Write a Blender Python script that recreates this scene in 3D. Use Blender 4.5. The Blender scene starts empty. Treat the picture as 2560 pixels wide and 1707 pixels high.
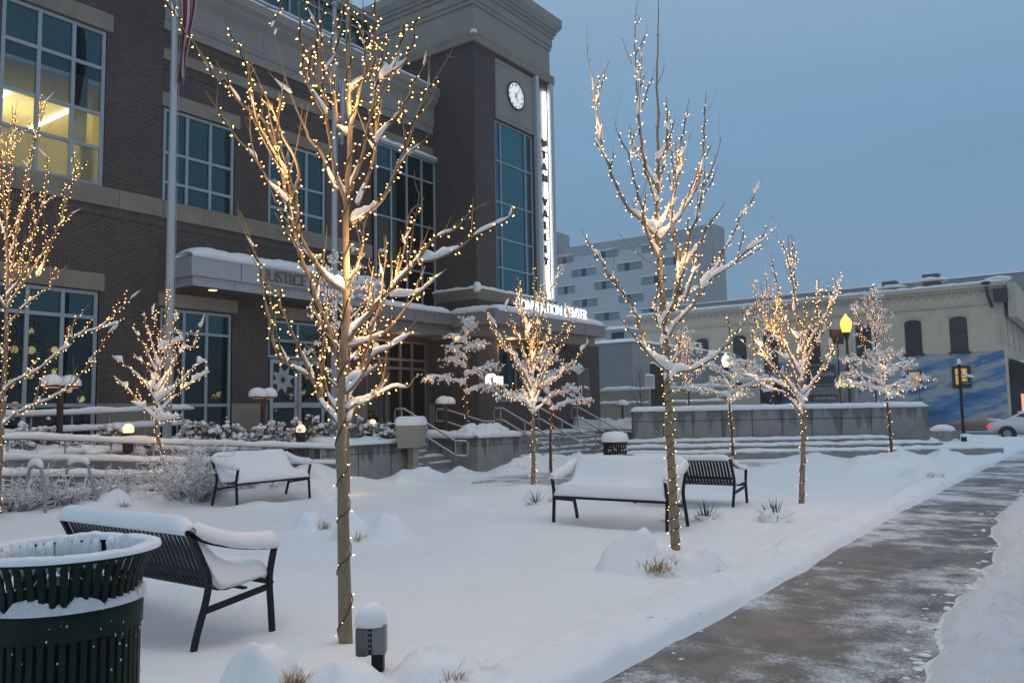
import bpy, bmesh, math, random
import numpy as np
from mathutils import Vector, Matrix, noise as mnoise

# ---------------------------------------------------------------- scene, camera, light
S = bpy.context.scene
COL = S.collection
H = 1.6
F_PX, CX, CY = 2060.0, 1280.0, 853.5
PITCH, ROLL, YAW = 0.08909445687, -0.0178942944, 0.9440126988
_cp, _sp = math.cos(PITCH), math.sin(PITCH)
_fw, _up, _rt = np.array([0, _cp, _sp]), np.array([0, -_sp, _cp]), np.array([1., 0, 0])
_cr, _sr = math.cos(ROLL), math.sin(ROLL)
CAMM = np.array([_cr*_rt + _sr*_up, _sr*_rt - _cr*_up, _fw])
BW = np.array([[math.cos(YAW), math.sin(YAW), 0], [-math.sin(YAW), math.cos(YAW), 0], [0, 0, 1]])
FWH = BW @ np.array([0, 1., 0])        # horizontal view direction in world axes
RTH = BW @ np.array([1., 0, 0])

cam_d = bpy.data.cameras.new("camera")
cam = bpy.data.objects.new("camera", cam_d); COL.objects.link(cam)
_r = BW @ CAMM[0]; _u = BW @ -CAMM[1]; _f = BW @ CAMM[2]
cam.matrix_world = Matrix(((_r[0], _u[0], -_f[0], 0), (_r[1], _u[1], -_f[1], 0), (_r[2], _u[2], -_f[2], H), (0, 0, 0, 1)))
cam_d.sensor_width = 36; cam_d.lens = 36*F_PX/2560; cam_d.clip_start = 0.05; cam_d.clip_end = 2000
S.camera = cam

SUN_EL, SUN_ROT = math.radians(14), math.radians(235)
world = bpy.data.worlds.new("World"); S.world = world; world.use_nodes = True
wn, wl = world.node_tree.nodes, world.node_tree.links
for n in list(wn): wn.remove(n)
w_out = wn.new("ShaderNodeOutputWorld"); w_bg = wn.new("ShaderNodeBackground")
sky = wn.new("ShaderNodeTexSky"); sky.sky_type = 'NISHITA'; sky.sun_disc = False
sky.sun_elevation = SUN_EL; sky.sun_rotation = SUN_ROT
sky.air_density = 1.0; sky.dust_density = 1.0; sky.ozone_density = 3.0
# dusk overcast: an even snow-cloud layer over the clear dusk sky, brighter toward the zenith
tc = wn.new("ShaderNodeTexCoord"); sepw = wn.new("ShaderNodeSeparateXYZ")
rampw = wn.new("ShaderNodeValToRGB")
e = rampw.color_ramp.elements
e[0].position = 0.0; e[0].color = (0.185, 0.270, 0.375, 1)
e[1].position = 1.0; e[1].color = (0.55, 0.69, 0.82, 1)
for p_, c_ in ((0.12, (0.190, 0.315, 0.465, 1)), (0.32, (0.190, 0.345, 0.520, 1)), (0.55, (0.30, 0.43, 0.57, 1))):
    q_ = e.new(p_); q_.color = c_
skym = wn.new("ShaderNodeMix"); skym.data_type = 'RGBA'; skym.blend_type = 'MIX'; skym.inputs[0].default_value = 0.93
skys = wn.new("ShaderNodeVectorMath"); skys.operation = 'SCALE'; skys.inputs['Scale'].default_value = 0.06
wl.new(tc.outputs['Generated'], sepw.inputs[0]); wl.new(sepw.outputs['Z'], rampw.inputs[0])
wl.new(sky.outputs[0], skys.inputs[0])
cn = wn.new("ShaderNodeTexNoise"); cn.inputs['Scale'].default_value = 1.6; cn.inputs['Detail'].default_value = 4; cmap = wn.new("ShaderNodeMapping"); cmap.inputs['Scale'].default_value = (1, 1, 3.5)
cr_ = wn.new("ShaderNodeMapRange"); cr_.inputs[1].default_value = .3; cr_.inputs[2].default_value = .7; cr_.inputs[3].default_value = .955; cr_.inputs[4].default_value = 1.05; csc = wn.new("ShaderNodeVectorMath"); csc.operation = 'SCALE'
wl.new(tc.outputs['Generated'], cmap.inputs[0]); wl.new(cmap.outputs[0], cn.inputs['Vector']); wl.new(cn.outputs['Fac'], cr_.inputs[0]); wl.new(rampw.outputs[0], csc.inputs[0]); wl.new(cr_.outputs[0], csc.inputs['Scale'])
wl.new(skys.outputs[0], skym.inputs[6]); wl.new(csc.outputs[0], skym.inputs[7])
wl.new(skym.outputs[2], w_bg.inputs['Color']); w_bg.inputs['Strength'].default_value = 1.12
wl.new(w_bg.outputs[0], w_out.inputs[0])

sun_d = bpy.data.lights.new("sun", 'SUN'); sun_d.energy = 0.12; sun_d.angle = math.radians(60); sun_d.color = (1, .97, .94)
sun = bpy.data.objects.new("sun", sun_d); COL.objects.link(sun)
sun.rotation_euler = (math.radians(90)-SUN_EL-.6, 0, math.radians(180)-SUN_ROT)
S.view_settings.view_transform = 'Standard'; S.view_settings.look = 'None'
S.view_settings.exposure = 0.0; S.view_settings.gamma = 1.0; S.view_settings.use_curve_mapping = False
S.cycles.use_denoising = True
S.cycles.max_bounces = 6; S.cycles.diffuse_bounces = 3; S.cycles.glossy_bounces = 3
S.cycles.transmission_bounces = 4; S.cycles.transparent_max_bounces = 8
S.cycles.sample_clamp_indirect = 4.0
S.cycles.caustics_reflective = False; S.cycles.caustics_refractive = False

# ---------------------------------------------------------------- photograph pixel -> real ground / wall point
def ray(x, y): return BW @ (CAMM.T @ np.array([(x-CX)/F_PX, (y-CY)/F_PX, 1.0]))
def gz(x, y, z=0.0): d = ray(x, y); t = (z-H)/d[2]; return np.array([d[0]*t, d[1]*t, z])
def pY(x, y, Y): d = ray(x, y); t = Y/d[1]; return np.array([d[0]*t, Y, H+d[2]*t])
def pX(x, y, X): d = ray(x, y); t = X/d[0]; return np.array([X, d[1]*t, H+d[2]*t])
def pD(x, y, D): d = ray(x, y); t = D/(d @ FWH); return np.array([d[0]*t, d[1]*t, H+d[2]*t])

# ---------------------------------------------------------------- numpy noise
_rs = np.random.RandomState(7); _PERM = _rs.rand(256, 256)
def vnoise(x, y):
    xi = np.floor(x).astype(int); yi = np.floor(y).astype(int); fx = x-xi; fy = y-yi
    fx = fx*fx*fx*(fx*(fx*6-15)+10); fy = fy*fy*fy*(fy*(fy*6-15)+10)
    a = _PERM[xi & 255, yi & 255]; b = _PERM[(xi+1) & 255, yi & 255]
    c = _PERM[xi & 255, (yi+1) & 255]; d = _PERM[(xi+1) & 255, (yi+1) & 255]
    return (a*(1-fx)+b*fx)*(1-fy)+(c*(1-fx)+d*fx)*fy-0.5
def fbm(x, y, o=4):
    s = 0; a = 1.0
    for k in range(o):
        s = s + a*vnoise(x*2**k+17.3*k, y*2**k-9.1*k); a *= .5
    return s

# ---------------------------------------------------------------- objects and tags
def tag(o, label=None, cat=None, group=None, kind=None):
    if label: o['label'] = label
    if cat: o['category'] = cat
    if group: o['group'] = group
    if kind: o['kind'] = kind
    return o
def thing(name, label, cat, loc=(0, 0, 0), rz=0.0, group=None):
    o = bpy.data.objects.new(name, None); COL.objects.link(o)
    o.empty_display_size = .2; o.location = loc; o.rotation_euler = (0, 0, rz)
    return tag(o, label, cat, group)
def copy_tree(o, parent=None):
    c = o.copy(); COL.objects.link(c); c.parent = parent
    for ch in list(o.children): copy_tree(ch, c)
    return c

class MB:
    def __init__(s): s.v = []; s.f = []; s.n = 0
    def add(s, v, f):
        b = s.n; s.v.extend([tuple(map(float, p)) for p in v]); s.f.extend([tuple(b+i for i in q) for q in f]); s.n = len(s.v)
    def box(s, x0, y0, z0, x1, y1, z1):
        v = [(x0, y0, z0), (x1, y0, z0), (x1, y1, z0), (x0, y1, z0), (x0, y0, z1), (x1, y0, z1), (x1, y1, z1), (x0, y1, z1)]
        s.add(v, [(3, 2, 1, 0), (4, 5, 6, 7), (0, 1, 5, 4), (1, 2, 6, 5), (2, 3, 7, 6), (3, 0, 4, 7)])
    def hexa(s, lo, hi):   # two quads of four points each (bottom ring, top ring)
        s.add(list(lo)+list(hi), [(3, 2, 1, 0), (4, 5, 6, 7), (0, 1, 5, 4), (1, 2, 6, 5), (2, 3, 7, 6), (3, 0, 4, 7)])
    def beam(s, a, b, w, h, upv=(0, 0, 1)):
        a = Vector(a); b = Vector(b); t = (b-a).normalized(); u = Vector(upv)
        sd = t.cross(u)
        if sd.length < 1e-4: sd = t.cross(Vector((1, 0, 0)))
        sd.normalize(); u = sd.cross(t)
        q = [(-w/2, -h/2), (w/2, -h/2), (w/2, h/2), (-w/2, h/2)]
        s.hexa([a+sd*i+u*j for i, j in q], [b+sd*i+u*j for i, j in q])
    def tube(s, pts, rad, n=6, cap=True, sx=1.0, phase=0.0):
        P = [Vector(p) for p in pts]; m = len(P)
        if m < 2: return
        if not hasattr(rad, '__len__'): rad = [rad]*m
        t0 = (P[1]-P[0]).normalized(); u = t0.orthogonal().normalized(); rings = []
        for i in range(m):
            t = (P[min(i+1, m-1)]-P[max(i-1, 0)])
            if t.length < 1e-9: t = t0
            t.normalize(); u = u-t*u.dot(t)
            if u.length < 1e-6: u = t.orthogonal()
            u.normalize(); w = t.cross(u)
            rings.append([P[i]+(u*math.cos(phase+2*math.pi*k/n)+w*math.sin(phase+2*math.pi*k/n)*sx)*rad[i] for k in range(n)])
        v = [p for r in rings for p in r]; f = []
        for i in range(m-1):
            for k in range(n):
                k2 = (k+1) % n; f.append((i*n+k, i*n+k2, (i+1)*n+k2, (i+1)*n+k))
        if cap: f.append(tuple(range(n-1, -1, -1))); f.append(tuple((m-1)*n+k for k in range(n)))
        s.add(v, f)
    def lathe(s, prof, n=24, c=(0, 0, 0), a0=0.0, a1=2*math.pi, cap=False):
        full = abs(a1-a0-2*math.pi) < 1e-6; m = n if full else n+1; v = []; f = []
        for r, z in prof:
            for k in range(m):
                a = a0+(a1-a0)*k/n; v.append((c[0]+r*math.cos(a), c[1]+r*math.sin(a), c[2]+z))
        for i in range(len(prof)-1):
            for k in range(n):
                k2 = (k+1) % m; f.append((i*m+k, i*m+k2, (i+1)*m+k2, (i+1)*m+k))
        if cap and full:
            f.append(tuple(range(m-1, -1, -1))); f.append(tuple((len(prof)-1)*m+k for k in range(m)))
        s.add(v, f)
    def prism(s, poly, axis, a, b):  # poly of 2-D points extruded along an axis from a to b
        def P(p, q): return {'x': (q, p[0], p[1]), 'y': (p[0], q, p[1]), 'z': (p[0], p[1], q)}[axis]
        n = len(poly); v = [P(p, a) for p in poly]+[P(p, b) for p in poly]
        s.add(v, [tuple(range(n-1, -1, -1)), tuple(range(n, 2*n))]+[(i, (i+1) % n, n+(i+1) % n, n+i) for i in range(n)])
    def blob(s, c, r, seed=0, n=10, m=6, amp=.18, fr=1.6, zmin=-1.0):
        rng = seed*3.17; v = []; f = []; rx, ry, rz = (r if hasattr(r, '__len__') else (r, r, r))
        for i in range(m+1):
            th = math.pi*i/m
            for k in range(n):
                ph = 2*math.pi*k/n; d = Vector((math.sin(th)*math.cos(ph), math.sin(th)*math.sin(ph), math.cos(th)))
                q = 1+amp*2*mnoise.noise(d*fr+Vector((rng, -rng, rng*.7)))
                z = max(d.z, zmin)
                v.append((c[0]+d.x*q*rx, c[1]+d.y*q*ry, c[2]+z*q*rz))
        for i in range(m):
            for k in range(n):
                k2 = (k+1) % n; f.append((i*n+k, (i+1)*n+k, (i+1)*n+k2, i*n+k2))
        s.add(v, f)
    def build(s, name, mat, parent=None, smooth=False, M=None):
        me = bpy.data.meshes.new(name)
        v = np.array(s.v, dtype=np.float64).reshape(-1, 3)
        if M is not None: v = v @ np.array(M)[:3, :3].T + np.array(M)[:3, 3]
        me.from_pydata(v.tolist(), [], s.f); me.materials.append(mat)
        if smooth: me.polygons.foreach_set('use_smooth', [True]*len(me.polygons))
        me.update(); o = bpy.data.objects.new(name, me); COL.objects.link(o); o.parent = parent
        return o

def bevel(o, w=.01, seg=2):
    b = o.modifiers.new('bevel', 'BEVEL'); b.width = w; b.segments = seg; b.limit_method = 'ANGLE'; b.angle_limit = .6
    return o
def subd(o, l=1):
    m = o.modifiers.new('sub', 'SUBSURF'); m.levels = l; m.render_levels = l; return o
def text_mesh(s, txt, size, ext, M, bold=0.0, width=1.0):
    cu = bpy.data.curves.new('lettering', 'FONT'); cu.body = txt; cu.size = size; cu.extrude = ext; cu.offset = bold
    cu.align_x = 'LEFT'; cu.resolution_u = 3
    ob = bpy.data.objects.new('lettering', cu); COL.objects.link(ob)
    dg = bpy.context.evaluated_depsgraph_get(); me = bpy.data.meshes.new_from_object(ob.evaluated_get(dg))
    v = [M @ Vector((p.co.x*width, p.co.y, p.co.z)) for p in me.vertices]; f = [tuple(p.vertices) for p in me.polygons]
    wdt = max([p.co.x for p in me.vertices] or [0])*width
    bpy.data.objects.remove(ob); bpy.data.curves.remove(cu); bpy.data.meshes.remove(me)
    s.add(v, f); return wdt

# ---------------------------------------------------------------- materials
MATS = {}
def newmat(name):
    m = bpy.data.materials.new(name); m.use_nodes = True; MATS[name] = m
    return m, m.node_tree.nodes, m.node_tree.links, m.node_tree.nodes['Principled BSDF']
def pos_node(N, L, scale=(1, 1, 1)):
    g = N.new('ShaderNodeNewGeometry'); mp = N.new('ShaderNodeVectorMath'); mp.operation = 'MULTIPLY'; mp.inputs[1].default_value = scale
    L.new(g.outputs['Position'], mp.inputs[0]); return mp.outputs[0]
def noise_node(N, L, vec, scale, detail=4, rough=.6):
    n = N.new('ShaderNodeTexNoise'); n.inputs['Scale'].default_value = scale; n.inputs['Detail'].default_value = detail
    n.inputs['Roughness'].default_value = rough; L.new(vec, n.inputs['Vector']); return n.outputs['Fac']
def ramp_node(N, L, fac, stops):
    r = N.new('ShaderNodeValToRGB'); el = r.color_ramp.elements
    el[0].position, el[0].color = stops[0][0], (*stops[0][1], 1); el[1].position, el[1].color = stops[-1][0], (*stops[-1][1], 1)
    for p, c in stops[1:-1]:
        q = el.new(p); q.color = (*c, 1)
    L.new(fac, r.inputs[0]); return r.outputs[0]
def bump_node(N, L, B, h, strength, dist):
    b = N.new('ShaderNodeBump'); b.inputs['Strength'].default_value = strength; b.inputs['Distance'].default_value = dist
    L.new(h, b.inputs['Height']); L.new(b.outputs[0], B.inputs['Normal'])
def mixc(N, L, fac, a, b, mode='MIX'):
    m = N.new('ShaderNodeMix'); m.data_type = 'RGBA'; m.blend_type = mode
    for i, x in ((0, fac), (6, a), (7, b)):
        if hasattr(x, 'links'): L.new(x, m.inputs[i])
        else: m.inputs[i].default_value = x if i == 0 else (*x, 1)
    return m.outputs[2]
def math_node(N, L, op, a, b=0.0):
    m = N.new('ShaderNodeMath'); m.operation = op
    for i, x in ((0, a), (1, b)):
        if hasattr(x, 'links'): L.new(x, m.inputs[i])
        else: m.inputs[i].default_value = x
    return m.outputs[0]
def plain(name, col, rough=.5, metal=0.0, var=.15, scale=6.0, bump=0.0, bdist=.005, spec=.5):
    m, N, L, B = newmat(name); v = pos_node(N, L); f = noise_node(N, L, v, scale)
    c = ramp_node(N, L, f, [(.3, tuple(x*(1-var) for x in col)), (.7, tuple(min(1, x*(1+var)) for x in col))])
    L.new(c, B.inputs['Base Color']); B.inputs['Roughness'].default_value = rough; B.inputs['Metallic'].default_value = metal
    B.inputs['Specular IOR Level'].default_value = spec
    if bump: bump_node(N, L, B, noise_node(N, L, v, scale*6), bump, bdist)
    return m
def emit(name, col, strength):
    m, N, L, B = newmat(name); B.inputs['Base Color'].default_value = (*[min(1, c) for c in col], 1)
    B.inputs['Emission Color'].default_value = (*col, 1); B.inputs['Emission Strength'].default_value = strength
    return m

def mk_snow(name, col, sc=28, b=.5, d=.016):
    m, N, L, B = newmat(name); v = pos_node(N, L)
    L.new(ramp_node(N, L, noise_node(N, L, v, 1.5), [(.3, tuple(c*.96 for c in col)), (.7, col)]), B.inputs['Base Color'])
    B.inputs['Roughness'].default_value = .65; B.inputs['Specular IOR Level'].default_value = .25
    h = math_node(N, L, 'ADD', noise_node(N, L, v, sc, 5, .65), math_node(N, L, 'MULTIPLY', noise_node(N, L, v, sc*5, 3), .4))
    bump_node(N, L, B, h, b, d); return m
mk_snow('snow', (.86, .87, .88)); mk_snow('snow_rough', (.82, .83, .85), 14, .9, .05)

def mk_brick(name, soldier=False):
    m, N, L, B = newmat(name); g = N.new('ShaderNodeNewGeometry')
    sp = N.new('ShaderNodeSeparateXYZ'); sn = N.new('ShaderNodeSeparateXYZ')
    L.new(g.outputs['Position'], sp.inputs[0]); L.new(g.outputs['True Normal'], sn.inputs[0])
    ax = math_node(N, L, 'GREATER_THAN', math_node(N, L, 'ABSOLUTE', sn.outputs['X']), .5)
    u = N.new('ShaderNodeMix'); u.data_type = 'FLOAT'; L.new(ax, u.inputs[0]); L.new(sp.outputs['X'], u.inputs[2]); L.new(sp.outputs['Y'], u.inputs[3])
    cv = N.new('ShaderNodeCombineXYZ')
    L.new(u.outputs[0], cv.inputs[0]); L.new(sp.outputs['Z'], cv.inputs[1])
    br = N.new('ShaderNodeTexBrick'); L.new(cv.outputs[0], br.inputs['Vector'])
    br.inputs['Scale'].default_value = 1.0; br.inputs['Mortar Size'].default_value = .0075; br.inputs['Mortar Smooth'].default_value = .1
    br.inputs['Brick Width'].default_value = .0677 if soldier else .203; br.inputs['Row Height'].default_value = .40 if soldier else .0677
    if soldier: br.offset = 0.0
    br.inputs['Color1'].default_value = (.082, .049, .042, 1); br.inputs['Color2'].default_value = (.040, .029, .028, 1)
    br.inputs['Mortar'].default_value = (.135, .115, .106, 1)
    f = noise_node(N, L, pos_node(N, L, (.6, .6, .35)), 1.2)
    c = mixc(N, L, 1.0, br.outputs['Color'], ramp_node(N, L, f, [(.3, (.80, .80, .82)), (.7, (1.12, 1.08, 1.05))]), 'MULTIPLY')
    L.new(c, B.inputs['Base Color']); B.inputs['Roughness'].default_value = .85
    bump_node(N, L, B, br.outputs['Fac'], -.5, .006); return m
mk_brick('brick'); mk_brick('brick_soldier', True)

def mk_concrete(name, base=(.27, .265, .25), dark=(.085, .085, .08), zt=1.0, amt=1.0):
    m, N, L, B = newmat(name); g = N.new('ShaderNodeNewGeometry'); sp = N.new('ShaderNodeSeparateXYZ'); L.new(g.outputs['Position'], sp.inputs[0])
    f = noise_node(N, L, pos_node(N, L), 3.0, 6); c = ramp_node(N, L, f, [(.3, tuple(x*.78 for x in base)), (.7, tuple(x*1.12 for x in base))])
    drip = noise_node(N, L, pos_node(N, L, (3.2, 3.2, .25)), 1.0, 4)
    k = math_node(N, L, 'ADD', math_node(N, L, 'MULTIPLY', sp.outputs['Z'], .95/zt), math_node(N, L, 'MULTIPLY', math_node(N, L, 'SUBTRACT', drip, .5), 2.2))
    st = ramp_node(N, L, k, [(.60, (0, 0, 0)), (.82, (amt, amt, amt))])
    L.new(mixc(N, L, st, c, dark), B.inputs['Base Color']); B.inputs['Roughness'].default_value = .75
    bump_node(N, L, B, noise_node(N, L, pos_node(N, L), 40), .25, .004); return m
mk_concrete('concrete'); mk_concrete('concrete_tall', zt=1.9, amt=.7)
plain('concrete_plain', (.25, .245, .235), .8, var=.2, scale=4, bump=.3)

def mk_stone(name, col):
    m, N, L, B = newmat(name); v = pos_node(N, L)
    c = ramp_node(N, L, noise_node(N, L, v, 1.6, 6), [(.3, tuple(x*.78 for x in col)), (.7, tuple(x*1.1 for x in col))])
    st = ramp_node(N, L, noise_node(N, L, pos_node(N, L, (1.1, 1.1, .5)), 1.0, 5), [(.5, (0, 0, 0)), (.75, (.45, .45, .45))])
    L.new(mixc(N, L, st, c, (.10, .085, .06)), B.inputs['Base Color']); B.inputs['Roughness'].default_value = .8
    bump_node(N, L, B, noise_node(N, L, v, 30), .2, .004); return m
mk_stone('stone', (.250, .215, .165)); plain('stone_clean', (.265, .245, .22), .8, var=.08, scale=1.2)
plain('panel_metal', (.38, .385, .40), .45, var=.05); plain('panel_tan', (.225, .205, .19), .5, var=.06)
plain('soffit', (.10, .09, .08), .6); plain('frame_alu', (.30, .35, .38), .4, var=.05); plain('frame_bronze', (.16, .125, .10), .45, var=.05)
plain('steel_rail', (.34, .34, .34), .35, .6, var=.1); plain('pole_white', (.38, .42, .45), .35, var=.05)
plain('black_steel', (.007, .007, .008), .5, var=.3, spec=.3); plain('can_green', (.007, .021, .014), .6, var=.35, scale=12, spec=.2)
plain('dark_inside', (.01, .01, .012), .9); plain('iron_brown', (.035, .022, .018), .6)
plain('kiosk_tan', (.30, .265, .215), .6, var=.06); plain('grey_box', (.19, .20, .215), .4, .3, var=.06)
plain('clear_cover', (.07, .07, .075), .12, var=.15, spec=.8)
plain('grass_dry', (.46, .30, .15), .9, var=.4, scale=30); plain('leaf_dry', (.10, .045, .028), .9, var=.45, scale=40); plain('leaf_green', (.06, .075, .045), .8, var=.4, scale=40)
plain('twig', (.10, .075, .06), .9, var=.3, scale=20); plain('wire_green', (.010, .022, .014), .5)
plain('sign_white', (.55, .55, .54), .5, var=.03); plain('paint_black', (.012, .012, .014), .5)
plain('car_white', (.62, .61, .62), .25, var=.04, spec=.6); plain('tyre', (.015, .015, .015), .9); plain('rim_metal', (.30, .29, .27), .35, .7)
plain('car_glass', (.02, .025, .03), .08, spec=.8)
plain('cream_paint', (.62, .51, .385), .85, var=.10, scale=1.5, bump=.3); plain('cream_trim', (.54, .45, .345), .85, var=.12)
plain('tan_paint', (.36, .32, .25), .85, var=.07, scale=1); plain('grey_parapet', (.30, .28, .27), .85, var=.05)
plain('hotel_white', (.50, .52, .54), .8, var=.04, scale=.2); plain('hotel_grey', (.36, .37, .38), .85, var=.06, scale=.2)
plain('annex_grey', (.26, .27, .28), .8, var=.06, scale=.5); plain('roof_dark', (.06, .06, .065), .9)
plain('window_dark', (.025, .028, .03), .2, spec=.7); plain('hotel_glass', (.19, .25, .25), .35, var=.2, scale=.3, spec=.7)
plain('awning_dark', (.018, .016, .018), .8); plain('flag_red', (.20, .008, .015), .85); plain('flag_white', (.42, .43, .47), .85); plain('flag_blue', (.05, .07, .14), .85)
plain('interior_wall', (.62, .55, .33), .9, var=.03); plain('interior_ceiling', (.72, .68, .50), .9, var=.03)
plain('poster', (.22, .20, .19), .6, var=.3, scale=2); plain('poster_dark', (.05, .055, .06), .6); plain('handbag', (.22, .02, .02), .6)
plain('chimney', (.12, .11, .11), .9)

def mk_bark(name, a, b):
    m, N, L, B = newmat(name); v = pos_node(N, L, (1, 1, .18)); f = noise_node(N, L, v, 90, 5)
    f2 = noise_node(N, L, pos_node(N, L), 5, 3)
    c = mixc(N, L, f2, ramp_node(N, L, f, [(.35, a), (.65, b)]), tuple(x*.75 for x in b))
    L.new(c, B.inputs['Base Color']); B.inputs['Roughness'].default_value = .85; bump_node(N, L, B, f, .6, .004); return m
mk_bark('bark', (.15, .11, .075), (.34, .255, .165)); mk_bark('bark_twig', (.075, .05, .035), (.17, .115, .075)); mk_bark('bark_dark', (.05, .03, .025), (.12, .07, .055))

def mk_glass(name, tint, refl, rough=.012):   # opaque coated architectural glass: dark body plus a mirror share
    m, N, L, B = newmat(name); N.remove(B); out = N['Material Output']
    d = N.new('ShaderNodeBsdfDiffuse'); d.inputs['Color'].default_value = (*tint, 1)
    g = N.new('ShaderNodeBsdfGlossy'); g.inputs['Roughness'].default_value = rough; g.inputs['Color'].default_value = (*refl, 1)
    fr = N.new('ShaderNodeFresnel'); fr.inputs['IOR'].default_value = 1.9
    vw = pos_node(N, L, (1, 1, 1)); bp = N.new('ShaderNodeBump'); bp.inputs['Strength'].default_value = .025; bp.inputs['Distance'].default_value = .02
    L.new(noise_node(N, L, vw, .9, 2), bp.inputs['Height']); L.new(bp.outputs[0], g.inputs['Normal'])
    k = math_node(N, L, 'ADD', math_node(N, L, 'MULTIPLY', fr.outputs[0], .55), .28)
    mx = N.new('ShaderNodeMixShader'); L.new(k, mx.inputs[0]); L.new(d.outputs[0], mx.inputs[1]); L.new(g.outputs[0], mx.inputs[2]); L.new(mx.outputs[0], out.inputs[0]); return m
mk_glass('glass_teal', (.010, .024, .030), (.19, .31, .31)); mk_glass('glass_tower', (.012, .038, .045), (.30, .56, .60)); mk_glass('glass_dark', (.006, .010, .011), (.12, .17, .17)); mk_glass('glass_bronze', (.018, .013, .010), (.32, .24, .18))
def mk_clear(name, trans, gl, frost=False, fr_col=(.3, .3, .25)):
    m, N, L, B = newmat(name); N.remove(B); out = N['Material Output']
    t = N.new('ShaderNodeBsdfTranslucent' if frost else 'ShaderNodeBsdfTransparent'); t.inputs['Color'].default_value = (*trans, 1)
    g = N.new('ShaderNodeBsdfGlossy'); g.inputs['Roughness'].default_value = .03; g.inputs['Color'].default_value = (.5, .65, .7, 1)
    mx = N.new('ShaderNodeMixShader'); mx.inputs[0].default_value = gl; L.new(t.outputs[0], mx.inputs[1]); L.new(g.outputs[0], mx.inputs[2]); L.new(mx.outputs[0], out.inputs[0]); return m
mk_clear('pane_clear', (.95, .95, .9), .06); mk_clear('pane_tint', (.20, .21, .18), .15); mk_clear('pane_frost', (.42, .42, .34), .14, True)

emit('bulb_glow', (1.0, .47, .12), 10.0); emit('bulb_far', (1.0, .48, .15), 8.0); emit('bulb_red', (1.0, .34, .14), 5.0)
emit('lamp_orange', (1.0, .42, .07), 2.3); emit('lamp_white', (1.0, .82, .40), 4); emit('path_glow', (1.0, .30, .18), 1.6); emit('uplight_glow', (1.0, .62, .30), 1.9)
emit('letter_white', (1.0, .98, .93), 1.05); emit('sign_strip', (1.0, .97, .88), 9); emit('clock_lit', (.85, .86, .80), .55); emit('sign_lit', (1.0, .97, .93), 1.15)
emit('tube_light', (1.0, .95, .78), 6); emit('window_amber', (1.0, .50, .14), .20); emit('lantern_amber', (1.0, .48, .10), .42); emit('tail_red', (1.0, .02, .03), 1.0); emit('shop_lit', (1.0, .50, .28), .8)
emit('downlight', (1.0, .72, .40), 1.6); emit('soffit_glow', (1.0, .62, .30), 3)

def mk_path(name, wet, dry, patch, lo, hi, joint=1.5, stretch=(1.0, .75, 1)):
    m, N, L, B = newmat(name); v = pos_node(N, L, stretch)
    n1 = noise_node(N, L, v, .75, 5, .62); n2 = noise_node(N, L, pos_node(N, L), 46, 4, .75); n3 = noise_node(N, L, pos_node(N, L), 3.2, 5, .6)
    k = math_node(N, L, 'ADD', math_node(N, L, 'ADD', math_node(N, L, 'MULTIPLY', n1, 1.5), math_node(N, L, 'MULTIPLY', n3, .55)), math_node(N, L, 'MULTIPLY', n2, .75))
    gx = N.new('ShaderNodeNewGeometry'); sx_ = N.new('ShaderNodeSeparateXYZ'); L.new(gx.outputs['Position'], sx_.inputs[0]); fx_ = N.new('ShaderNodeMapRange'); L.new(sx_.outputs['X'], fx_.inputs[0]); fx_.inputs[1].default_value = 12; fx_.inputs[2].default_value = 34; fx_.inputs[3].default_value = 0; fx_.inputs[4].default_value = .22
    k = math_node(N, L, 'ADD', k, fx_.outputs[0])
    s = ramp_node(N, L, math_node(N, L, 'MULTIPLY', k, .5), [(lo*.5, (0, 0, 0)), (hi*.5, (1, 1, 1))])
    g = N.new('ShaderNodeNewGeometry'); sp = N.new('ShaderNodeSeparateXYZ'); L.new(g.outputs['Position'], sp.inputs[0])
    jf = math_node(N, L, 'FRACT', math_node(N, L, 'DIVIDE', math_node(N, L, 'ADD', sp.outputs['X'], .35), joint))
    jl = math_node(N, L, 'LESS_THAN', jf, .012/joint*1.0)
    base = ramp_node(N, L, n3, [(.35, wet), (.65, dry)])
    base = mixc(N, L, math_node(N, L, 'MULTIPLY', jl, .8), base, (.35, .34, .33))
    L.new(mixc(N, L, math_node(N, L, 'MULTIPLY', s, patch), base, (.72, .73, .75)), B.inputs['Base Color'])
    rr = N.new('ShaderNodeMapRange'); L.new(s, rr.inputs[0]); rr.inputs[3].default_value = .46; rr.inputs[4].default_value = .7
    L.new(rr.outputs[0], B.inputs['Roughness'])
    bump_node(N, L, B, math_node(N, L, 'ADD', math_node(N, L, 'MULTIPLY', n2, .35), s), .5, .012); return m
mk_path('path_wet', (.085, .076, .067), (.19, .162, .135), .88, 1.40, 1.62)
mk_path('plaza_ice', (.15, .16, .165), (.28, .29, .31), .9, 1.28, 1.55, 3.0)
mk_path('road_slush', (.10, .09, .08), (.19, .175, .16), .85, 1.36, 1.6, 500., (.35, 1.6, 1))
M_ = MATS
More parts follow.
